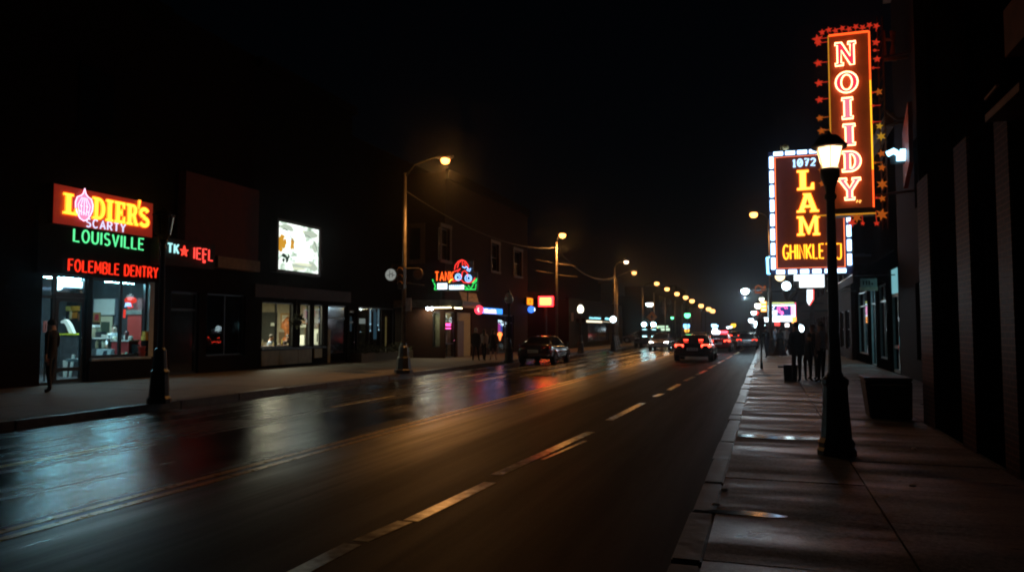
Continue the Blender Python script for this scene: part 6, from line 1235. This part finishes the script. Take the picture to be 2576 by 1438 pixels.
m = MB(); a, b_ = ql(1971, 652), ql(2089, 613); stroke_text(m, 'GHINKLET', a[0], b_[0], a[1], b_[1], fl, .034, .28, .06); a, b_ = ql(2104, 652), ql(2115, 613); stroke_text(m, 'J', a[0], b_[0], a[1], b_[1], fl, .03, .24, .06); m.build('lower_lettering', EM('ghink_yellow', (1, .42, .02), 4), la)
m = MB()
for z in (z0+.5, z1-.5): m.tube([(x1+.2, LY+.3, z), (4.35, LY+.3, z)], .05, 6)
m.build('bracket', BLK, la)
a = ql(1976, 370); m = MB(); m.ball((a[0], LY+.1, a[1]), .15, 10, 6); m.tube([(a[0]-.2, LY+.1, z1+.27), (a[0]-.2, LY+.1, a[1]+.1), (a[0], LY+.1, a[1])], .02); m.build('top_globe', M('amber_globe_glass', (.6, .4, .15), .3), la)
o = thing('panel_sign', 'blank blazing white panel sign hanging under the brown LAM sign', 'sign', (2, LY+.3, 4)); a, b_ = ql(2012, 722), ql(2074, 683); c_ = ql(1998, 705)
m = MB(); m.box(a[0], b_[0], LY+.2, LY+.4, a[1], b_[1]); m.box(c_[0], a[0]-.001, LY+.2, LY+.4, c_[1], b_[1]); m.build('lit_panel', EM('blazing_white', (.88, .97, 1), 2.6), o); m = MB(); m.box(c_[0]-.02, b_[0]+.02, LY+.41, LY+.46, a[1], b_[1]); [m.cyl((x, LY+.35, b_[1]), (x, LY+.35, z0-.2), .03) for x in (c_[0]+.2, b_[0]-.2)]; m.build('frame', BLK, o)
o = thing('bracket_sign', 'blue neon bracket outline just left of the foot of the LAM sign', 'sign', (.5, 37, 4.5)); P = [gy(x, y, 37) for x, y in ((1946, 645), (1930, 648), (1932, 688), (1950, 688))]; m = MB(); m.tube(P, .06, 6); m.build('tube', EM('blue_neon', (.2, .6, 1), 6), o); m = MB(); m.tube([P[0], (4.3, 37, P[0].z)], .035); m.tube([P[3], (4.3, 37, P[3].z)], .035); m.build('bracket', BLK, o)
def hang(label, px, py, Y, r, mat, X=4.3, cat='lamp', cone=False):
    p = gy(px, py, Y); o = thing('hanging_lamp', label, cat, p); m = MB(); m.ball(p, r, 12, 8); m.build('globe', mat, o, smooth=True); m = MB(); m.tube([(p.x, p.y, p.z+r), (p.x, p.y, p.z+r+.25), (X, p.y, p.z+r+.25)], .025)
    if cone: m.lathe([(r*1.1, -r*1.05), (.05, -r*3.2)], p, 10)
    m.build('bracket', BLK, o); return o
hang('orange-cream globe lamp under the lower corner of the LAM sign', 1962, 695, 36, .22, EM('cream_globe', (1, .7, .4), 3.5)); hang('ragged bright white lamp with a grey cone below the LAM sign', 1978, 719, 40, .22, CW, cone=True)
o = thing('pennant_sign', 'white and red glowing pennant sign hanging beside the lamp post', 'sign', (2.4, 42, 4)); P = [gy(x, y, 42) for x, y in ((2030, 728), (2046, 728), (2046, 752), (2036, 768), (2030, 758))]; m = MB(); m.prism(P, (0, .1, 0)); m.build('lit_face', EM('pale_lit_face', (.8, .92, 1), 3), o); m = MB(); m.tube([gy(2046, 728, 41.95), gy(2046, 752, 41.95), gy(2037, 767, 41.95)], .035); m.build('red_edge', EM('red_edge', (1, .08, .06), 3), o); m = MB(); m.tube([P[1]+Vector((0, .05, .1)), (4.3, 42.05, P[1].z+.1)], .03); m.tube([P[0]+Vector((0, .05, .1)), P[1]+Vector((0, .05, .1))], .03); m.build('bracket', BLK, o)
# ---- far marquee
MY = 62.; o = thing('marquee', 'far theatre-style marquee with a pink neon ring on blue above a white strip', 'sign', (1.5, MY, 2.6))
def qm(px, py): p = gy(px, py, MY); return p.x, p.z
a, b_ = qm(1931, 797), qm(2001, 760); m = MB(); m.box(a[0], b_[0], MY+.02, MY+1.2, a[1], b_[1]); m.build('sign_box', M('navy_enamel', (.03, .03, .07), .4), o); m = MB(); m.box(a[0]+.06, b_[0]-.06, MY, MY+.019, a[1]+.06, b_[1]-.2); m.build('blue_face', EM('marquee_blue', (.05, .07, .4), .9), o)
fm_ = frame_y(MY); m = MB(); m.tube([fm_(u, v, .05) for u, v in ((a[0]+.05, a[1]+.05), (b_[0]-.05, a[1]+.05), (b_[0]-.05, b_[1]-.22), (a[0]+.05, b_[1]-.22))], .05, 6, True); m.build('border_tube', EM('cyan_white_tube', (.5, .8, 1), 5), o)
m = MB(); m.tube([fm_(a[0], b_[1]-.05, .05), fm_(b_[0]-.1, b_[1]-.05, .05)], .06); m.build('top_tube', EM('lime_yellow_tube', (.8, .9, .3), 1.6), o)
m = MB(); c_ = qm(1968, 777); 
for r in (.36, .22): m.tube([fm_(c_[0]+r*math.cos(t), c_[1]+r*.95*math.sin(t), .06) for t in [2*PI*i/20 for i in range(17)]], .032, 6)
m.tube([fm_(c_[0], c_[1]-.2, .06), fm_(c_[0]-.05, c_[1]-.5, .06)], .05); m.build('pink_ring', EM('pink_ring_neon', (1, .15, .45), 4), o)
m = MB(); p = qm(1938, 792), qm(1955, 780); m.box(p[0][0], p[1][0], MY-.05, MY-.001, p[0][1], p[1][1]); m.tube([fm_(*qm(1944, 778), .05), fm_(*qm(1948, 768), .05)], .05); m.build('white_block', EM('white_block', (.8, .9, 1), 3), o)
m = MB(); p = qm(1990, 794), qm(1999, 768); m.box(p[0][0], p[1][0], MY-.05, MY-.001, p[0][1], p[1][1]); m.build('pink_block', EM('pink_block', (1, .4, .7), 3), o)
m = MB(); p = qm(1922, 809), qm(1962, 798); m.box(p[0][0], p[1][0], MY-.15, MY+1, p[0][1], p[1][1]); p = qm(1964, 808), qm(1992, 798); m.box(p[0][0], p[1][0], MY-.15, MY+1, p[0][1], p[1][1]); m.build('white_strip', EM('strip_white', (.8, .92, 1), 5), o)
m = MB(); p = qm(1992, 812), qm(2003, 797); m.box(p[0][0]+.02, p[1][0], MY-.15, MY+1, p[0][1], p[1][1]); m.build('orange_end', EM('orange_end', (1, .35, .08), 4), o); m = MB(); m.box(b_[0]-.03, b_[0]+.02, MY-.06, MY, a[1], b_[1]); m.build('red_end', EM('red_end', (1, .1, .2), 3), o)
m = MB(); m.box(a[0]+1.4, 4.6, MY+.5, MY+.62, a[1]+.4, a[1]+.55); m.build('bracket', BLK, o)
o = thing('blade_sign', 'orange and cream lit blade sign at the left end of the far marquee', 'sign', (.2, 66, 3)); a, b_ = gy(1914, 784, 66), gy(1928, 757, 66); m = MB(); m.box(a.x, b_.x, 66, 66.2, a.z, b_.z); m.build('orange_face', EM('orange_lit_face', (1, .4, .05), 3), o); m = MB(); [m.box(a.x+.06, b_.x-.06, 65.95, 65.999, a.z+.1+i*.3, a.z+.22+i*.3) for i in range(3)]; m.build('cream_bar', EM('cream_bar', (1, .8, .4), 5), o); m = MB(); m.cyl(((a.x+b_.x)/2, 66.1, b_.z-.2), (4.6, 66.1, b_.z-.2), .05); m.build('bracket', BLK, o)
o = thing('outline_sign', 'faint orange pagoda-shaped outline sign above the far lights', 'sign', (-.3, 70, 5)); m = MB(); P = [gy(x, y, 70) for x, y in ((1899, 731), (1901, 722), (1908, 717), (1916, 722), (1917, 731))]; m.tube(P, .06); m.tube([gy(1899, 735, 70), gy(1917, 736, 70)], .08); m.tube([gy(1922, 730, 70), gy(1924, 718, 70)], .09); m.build('tube', EM('dim_orange_outline', (.8, .2, .05), .5), o); m = MB(); m.tube([gy(1896, 733, 70), gy(1926, 733, 70)], .05); p = gy(1926, 733, 70); m.tube([p, (4.6, 70, p.z)], .05); m.build('bracket', BLK, o)
for a0, b0, a1, b1, lab, mm in ((1949, 809, 1962, 819, 'small red lit sign hanging under the far marquee', EM('red_small', (1, .06, .05), 3)), (1975, 813, 1985, 822, 'small square white lit sign under the far marquee', EM('white_small', (1, .85, .8), 5))):
    o = thing('small_sign', lab, 'sign', (1, 63, 2.5)); p, q = gy(a0, b1, 63), gy(a1, b0, 63); m = MB(); m.box(p.x, q.x, 62.95, 63.1, p.z, q.z); m.build('lit_face', mm, o); m = MB(); m.cyl(((p.x+q.x)/2, 63.02, q.z), ((p.x+q.x)/2, 63.02, gy(1960, 798, 63).z), .03); m.build('hanger', BLK, o)
hang('white globe lamp over the standing group on the right pavement', 2013, 826, 50, .24, CW)
# the big cool flood lamp and the cluster of far cool lamps
o = cobra('tall lamp with a dazzling cool white light over the road on the right', (.3, 60, PV), 4.9, gy(1876, 732, 60), 0, .3, col=(.7, .9, 1), group='cool white lamps', mat=EM('dazzling_white', (.75, .93, 1), 22.)); h = gy(1876, 732, 60); light('cool_flood', 'POINT', (h.x, 60, h.z-.55), (.6, .86, 1), 700, None, .2)
fc = [(1916, 752, 72, .34, WW, 'cream globe lamp just above the orange blade sign'), (1907, 768, 74, .5, WW, 'large cream globe lamp left of the orange blade sign'), (1896, 786, 84, .42, CW, 'cool globe lamp midway down the far cluster'), (1890, 805, 92, .5, CW, 'leftmost cool globe of the low far cluster'), (1902, 811, 95, .55, CW, 'largest cool globe at the middle of the low far cluster'), (1911, 806, 90, .45, CW, 'cool globe at the pavement end of the low far cluster'), (1899, 820, 105, .3, CW, 'small cool globe below the low far cluster'), (1908, 821, 107, .3, WW, 'small warm globe below the low far cluster'), (1921, 818, 88, .25, CW, 'small cool globe next to the white marquee strip'), (1799, 828, 120, .5, CW, 'cool far lamp right of the red and white beacon'), (1773+23, 818, 128, .65, EM('blue_white_flood', (.35, .7, 1), 6), 'blue-white far flood lamp above the beacon car'), (1831, 823, 140, .32, CW, 'left one of two tiny paired far lamps'), (1838, 822, 141, .32, CW, 'right one of two tiny paired far lamps'), (1804, 819, 131, .3, EM('blue_white_flood', (.35, .7, 1), 6), 'small blue-white far lamp touching the larger flood lamp')]
for px, py, Y, r, mm, lab in fc: glow(lab, px, py, Y, r*.68, mm, grp='far cool lamps')
a = gy(1905, 787, 86); o = thing('traffic_signal', 'red traffic signal beside the far lamp cluster', 'traffic signal', (a.x, 86, 0)); m = MB(); m.ball((a.x, 85.9, a.z), .2, 10, 6); m.build('red_lens', EM('red_signal', (1, .05, .03), 5), o); m = MB(); m.box(a.x-.25, a.x+.25, 86.0, 86.3, a.z-.9, a.z+.35); m.cyl((a.x, 86.2, 0), (a.x, 86.2, a.z-.9), .06); m.build('case', BLK, o)
a = gy(1665, 826, 110); o = thing('lit_sign', 'small pale green-white lit sign above the oncoming silver car', 'sign', (a.x, 110, 0)); m = MB(); m.box(a.x-1.1, a.x+1.1, 110, 110.1, a.z-.3, a.z+.05); m.box(a.x-.9, a.x+.9, 110, 110.1, a.z+.15, a.z+.4); m.build('lit_bar', EM('pale_green_bar', (.7, 1, .7), 1.6), o); m = MB(); m.box(a.x-1.2, a.x+1.2, 110.11, 110.3, a.z-.4, a.z+.5); m.cyl((a.x, 110.2, 0), (a.x, 110.2, a.z-.4), .1); m.build('frame', BLK, o)
# ================================================================== near lamp post with the lit lantern
lp0 = gz(2105, 1143, PV); LX, LYY = lp0.x, lp0.y
nl = thing('lamp_post', 'tall black lamp post with a glowing cream lantern on the near pavement', 'lamp post', lp0)
def zl(py): return gy(2100, py, LYY).z-PV
m = MB(); m.lathe([(.24, 0), (.24, .06), (.215, .1), (.225, .16), (.19, .22), (.165, .55), (.15, .88), (.165, .9), (.165, .96), (.12, 1.0)], lp0, 12); m.build('base', IRON, nl)
zg0, zg1, zr, zp = zl(422), zl(372), zl(371), zl(336)
m = MB(); m.lathe([(.11, .99), (.085, 1.06), (.072, 1.4), (.052, zg0-.42), (.075, zg0-.4), (.075, zg0-.36), (.055, zg0-.33), (.07, zg0-.24), (.12, zg0-.12), (.12, zg0-.01)], lp0, 14); m.build('post', IRON, nl, smooth=True)
def trn(name, col):
    mt, ns, ln = nmat(name); out = N(ns, 'ShaderNodeOutputMaterial'); t = N(ns, 'ShaderNodeBsdfTranslucent'); t.inputs[0].default_value = (*col, 1); e = N(ns, 'ShaderNodeEmission'); e.inputs[0].default_value = (1, .6, .35, 1); e.inputs[1].default_value = .25; ad = N(ns, 'ShaderNodeAddShader'); ln.new(t.outputs[0], ad.inputs[0]); ln.new(e.outputs[0], ad.inputs[1]); ln.new(ad.outputs[0], out.inputs[0]); return mt
lx = lp0.x
m = MB(); m.lathe([(.105, zg0), (.175, zg1)], lp0, 6); 
gl = m.build('lantern_glass', trn('frosted_lantern_glass', (.62, .52, .42)), nl)
m = MB()
for i in range(6):
    t = 2*PI*(i+.5)/6; m.tube([lp0+Vector((.108*math.cos(t), .108*math.sin(t), zg0)), lp0+Vector((.18*math.cos(t), .18*math.sin(t), zg1))], .006, 5)
m.build('glazing_bar', IRON, nl)
m = MB(); m.lathe([(.22, zg1+.002), (.225, zg1+.03), (.11, zg1+.16), (.05, zp-.05), (.012, zp+.04)], lp0, 12); m.build('lantern_cap', IRON, nl)
m = MB(); m.ball(lp0+Vector((.02, 0, (zg0+zg1)/2+.03)), .045, 12, 8); m.build('bulb', EM('lantern_bulb', (1, .7, .38), 40), gl)
light('lantern_light', 'POINT', lp0+Vector((.02, -.0, (zg0+zg1)/2+.03)), (1, .62, .33), 95, nl, .05)
# bin and street box
p, q = gy(2172, 948, 15.0), gy(2272, 948, 15.0); zt_ = p.z
o = thing('litter_bin', 'large dark lidded bin standing against the wall behind the lamp post', 'bin', (p.x, 15, PV)); m = MB(); m.hexa([Vector(v) for v in ((p.x+.1, 15.0, PV), (WX-.16, 15.0, PV), (WX-.16, 15.7, PV), (p.x+.1, 15.7, PV), (p.x+.02, 14.95, zt_-.06), (WX-.15, 14.95, zt_-.06), (WX-.15, 15.75, zt_-.06), (p.x+.02, 15.75, zt_-.06))]); m.build('bin_body', BLK, o, bevel=.02); m = MB(); m.box(p.x, WX-.15, 14.92, 15.78, zt_-.058, zt_); m.build('lid', M('bin_lid', (.05, .045, .04), .35), o, bevel=.012); m = MB(); m.tube([(p.x+.1, 14.9, zt_-.12), (WX-.25, 14.9, zt_-.12)], .015); m.build('handle', CHROME, o)
a, b_ = gz(1973, 958, PV), gz(2005, 958, PV); zt_ = gy(1985, 917, a.y).z; o = thing('street_box', 'dark knee-high street box with a side tray beside the standing group', 'street box', (a.x, a.y, PV)); m = MB(); m.hexa([Vector(v) for v in ((a.x, a.y, PV), (b_.x, a.y, PV), (b_.x, a.y+.5, PV), (a.x, a.y+.5, PV), (a.x-.02, a.y-.03, zt_), (b_.x+.03, a.y-.03, zt_), (b_.x+.03, a.y+.53, zt_), (a.x-.02, a.y+.53, zt_))]); m.build('box_body', BLK, o, bevel=.015); m = MB(); c_ = gy(1957, 925, a.y); m.box(c_.x, a.x-.021, a.y+.05, a.y+.4, c_.z, c_.z+.06); m.build('side_tray', M('tray_grey', (.2, .2, .2), .5), o)
# kerb post, far meters
p = gz(1916, 927, PV); zt_ = gy(1914, 800, p.y).z
o = thing('parking_sign', 'slim dark sign post at the right kerb beside the leaning man', 'sign', p); m = MB(); m.cyl(p, (p.x, p.y, zt_), .035); m.cyl(p, (p.x, p.y, PV+.25), .06, .05); m.build('post', BLK, o); m = MB(); m.box(p.x-.15, p.x+.15, p.y-.06, p.y-.036, zt_-.5, zt_); m.build('plate', M('sign_back', (.1, .1, .1), .5), o)

# ---- scraps on the near pavement
for px, py, lab in ((2300, 1129, 'white paper scrap on the dark pavement right of the near lamp post'), (2296, 1222, 'tiny pale scrap on the dark pavement near the right wall'), (1822, 1232, 'small crumpled scrap on the pavement by the near kerb'), (1800, 1270, 'flattened pale wrapper beside the bright puddle')):
    p = gz(px, py, PV); m = MB(); rr = random.Random(px)
    m.rings([[Vector((p.x+(r*(1+.3*rr.random()))*math.cos(2*PI*j/7), p.y+r*(1+.3*rr.random())*math.sin(2*PI*j/7), PV+z)) for j in range(7)] for r, z in ((.028, .001), (.034, .008), (.018, .02))]); tag(m.build('paper_scrap', M('scrap_paper', (.6, .6, .58), .7)), lab, 'litter')
# ================================================================== cars
BLACKP = M('black_car_paint', (.008, .008, .009), .18, var=.2, coat=1, spec=.6); CHAR = M('charcoal_car_paint', (.02, .02, .023), .2, var=.2, coat=1); SILV = M('silver_car_paint', (.3, .3, .31), .25, metal=.5, var=.1, coat=1); REDP = M('dark_red_car_paint', (.14, .008, .01), .2, coat=1); GREYP = M('grey_car_paint', (.09, .1, .11), .25, metal=.3, var=.1, coat=1)
TRAF = 'cars on the street'
car('black sedan parked at the left kerb near the diner, rear end facing us', (-10.95, 38.2, 0), .02, CHAR, group=None)
bk = car('black car in the lane ahead with glowing red tail lights and two small red bars above', (-3.75, 44.2, 0), 0, BLACKP, tail=TAIL); bk.scale = (1.12, 1, 1.02)
for s in (-1, 1): m = MB(); m.box(s*.36-.1, s*.36+.1, -1.66, -1.6, 1.14, 1.175); m.build('high_red_bar', TAIL, bk, False)  # pair of small emissive red bars at rear window height
rd = car('dark red car ahead with a red and white beacon bar on its roof', (-3.45, 63, 0), 0, REDP, tail=TAIL)
m = MB(); m.box(-.6, -.02, -.5, -.2, 1.46, 1.62); m.build('white_beacon', EM('white_beacon', (.7, .85, 1), 25), rd, False); m = MB(); m.box(.02, .6, -.5, -.2, 1.46, 1.62); m.build('red_beacon', EM('red_beacon', (1, .04, .06), 14), rd, False); m = MB(); m.box(-.64, .64, -.52, -.18, 1.40, 1.455); m.build('beacon_base', BLK, rd, False)
oc = car('silver car coming towards us with its headlights lit', (-8.45, 66, 0), PI, SILV, head=HEAD)
gr = car('grey sedan ahead at the right kerb beside the leaning man', (-1.5, 69.4, 0), 0, GREYP, tail=EM('dim_tail', (1, .06, .03), 3))
tk = car('dark vehicle on the left with two cyan-white roof floodlights', (-12.0+1.0, 76, 0), PI, BLACKP, 'suv'); tk.scale = (1.3, 1.1, 1.15)
for s in (-1, 1):
    m = MB(); m.cyl((s*.36, .1, 1.95), (s*.36, .22, 1.95), .16, .2, 14); m.cyl((s*.36, .1, 1.68), (s*.36, .1, 1.82), .03); m.build('floodlight_housing', BLK, tk, False); m = MB(); m.cyl((s*.36, .221, 1.95), (s*.36, .24, 1.95), .19, n=14); m.build('floodlight_lens', EM('cyan_flood', (.45, .92, 1), 30), tk, False)
for (x, y, rz, lab, pm, tl, hd) in ((-6.9, 92, 0, 'far dark sedan beyond the red beacon car', BLACKP, TAIL, None), (-1.5, 84, 0, 'far dark sedan parked ahead of the grey sedan', CHAR, None, None), (-9, 108, PI, 'far oncoming car with pale headlights down the left lanes', SILV, None, HEAD), (-4.2, 118, 0, 'farthest dark car straight down the road', CHAR, TAIL, None)):
    car(lab, (x, y, 0), rz, pm, tail=tl, head=hd)
car('pale silver car parked on the pavement apron by the far lit shop', (-14.1, 90, PV), PI*.5, SILV)

# ================================================================== people outdoors
DK = [M('dark_cloth_%d' % i, c, .85, var=.3, scale=30) for i, c in enumerate(((.012, .012, .014), (.02, .018, .018), (.014, .017, .03), (.03, .025, .02)))]
PALE = M('pale_jacket', (.55, .5, .48), .8, var=.12); LT = M('light_grey_shirt', (.42, .43, .45), .8, var=.12); DEN = M('dark_denim', (.025, .03, .05), .85); BLUEC = M('faded_blue_shirt', (.12, .16, .2), .8); TAN = M('tan_shirt', (.3, .24, .18), .8)
def walker(label, px, py, rz, *a, **k): p = gz(px, py, PV); return person(label, (p.x, p.y, PV), rz, *a, **k)
person('man in dark clothes standing outside the lit shop door, facing the glass', gz(126, 986, PV), PI/2+.25, DK[0], DK[1], hair=(.008, .007, .006), h=1.82, swing=.05, bend=(.1, .5), stride=.08)
walker('grey-haired walker in a dark coat, left one of the trio by the diner', 1197, 907, .05, DK[1], DK[0], hair=(.4, .36, .3), stride=.22, swing=.2, h=1.66, coat=(DK[1], .75, .04))
walker('walker in a pale jacket and dark trousers, middle of the trio by the diner', 1218, 906, .0, PALE, DK[0], hair=(.06, .03, .02), stride=-.2, swing=-.2, h=1.6, long_hair=True)
walker('bare-legged walker in a short dark dress, right one of the trio by the diner', 1240, 904, -.05, DK[0], DK[0], hair=(.03, .02, .015), stride=.18, swing=.15, h=1.58, long_hair=True, skirt=(DK[0], .62, .1), bare_legs=True)
walker('broad person in a dark jacket standing closest to the street box', 2006, 960, .5, DK[0], DK[1], h=1.78, bend=(.9, .2), coat=(DK[0], .8, .03))
walker('person in a dark top with a warm-lit face standing behind the street group', 2048, 953, PI*.8, DK[3], DK[0], h=1.7, hair=(.1, .05, .02), bend=(1.0, .9), swing=.2)
walker('person in a dim light grey shirt standing next to the lamp post on the pavement', 2068, 960, .9, LT, DK[1], h=1.8, bend=(.2, .8), hair=(.02, .015, .01), bare_arms=True)
walker('stooping person in dark clothes in the middle of the street group', 2032, 957, -.6, DK[1], DK[0], h=1.45, lean=.15, bend=(.6, .6))
walker('walker in a long black flared dress in the middle of the right pavement', 1963, 897, .1, BLUEC, DK[0], h=1.66, long_hair=True, skirt=(DK[0], .06, .22))
walker('walker in a white shirt heading away down the right pavement', 1980, 888, 0, LT, DK[0], h=1.74, stride=.22, swing=.25)
walker('man in dark clothes leaning by the slim kerb sign post', 1929, 899, .7, DK[2], DEN, h=1.76, lean=.1, stride=.12, bend=(.9, .3))
walker('walker in a faded blue shirt beyond the long black dress', 1951, 878, .1, BLUEC, DEN, h=1.75, stride=-.2, swing=-.2)
walker('far walker in tan at the far end of the right pavement', 1942, 868, PI, TAN, DK[0], h=1.72, stride=.2, swing=.2)
# ================================================================== thin haze volume, added for the glow round the lamps
hz_, hn, hl = nmat('lamp_glow_haze'); ho = N(hn, 'ShaderNodeOutputMaterial'); hv = N(hn, 'ShaderNodeVolumePrincipled'); hl.new(hv.outputs[0], ho.inputs['Volume'])
hv.inputs['Color'].default_value = (.9, .93, 1, 1); hv.inputs['Density'].default_value = .0006; hv.inputs['Anisotropy'].default_value = .95
o = MB().box(-420, 420, -70, 920, -1.6, 40).build('haze', hz_); o['kind'] = 'stuff'
# ================================================================== render settings
S.view_settings.view_transform = 'Standard'; S.view_settings.look = 'None'; S.view_settings.exposure = -.55; S.view_settings.gamma = 1
S.render.engine = 'CYCLES'; cy = S.cycles
cy.use_denoising = True; cy.max_bounces = 6; cy.diffuse_bounces = 2; cy.glossy_bounces = 3; cy.transmission_bounces = 4; cy.transparent_max_bounces = 12; cy.caustics_reflective = False; cy.caustics_refractive = False
cy.sample_clamp_indirect = 3.; cy.use_light_tree = True; cy.filter_width = 2.0
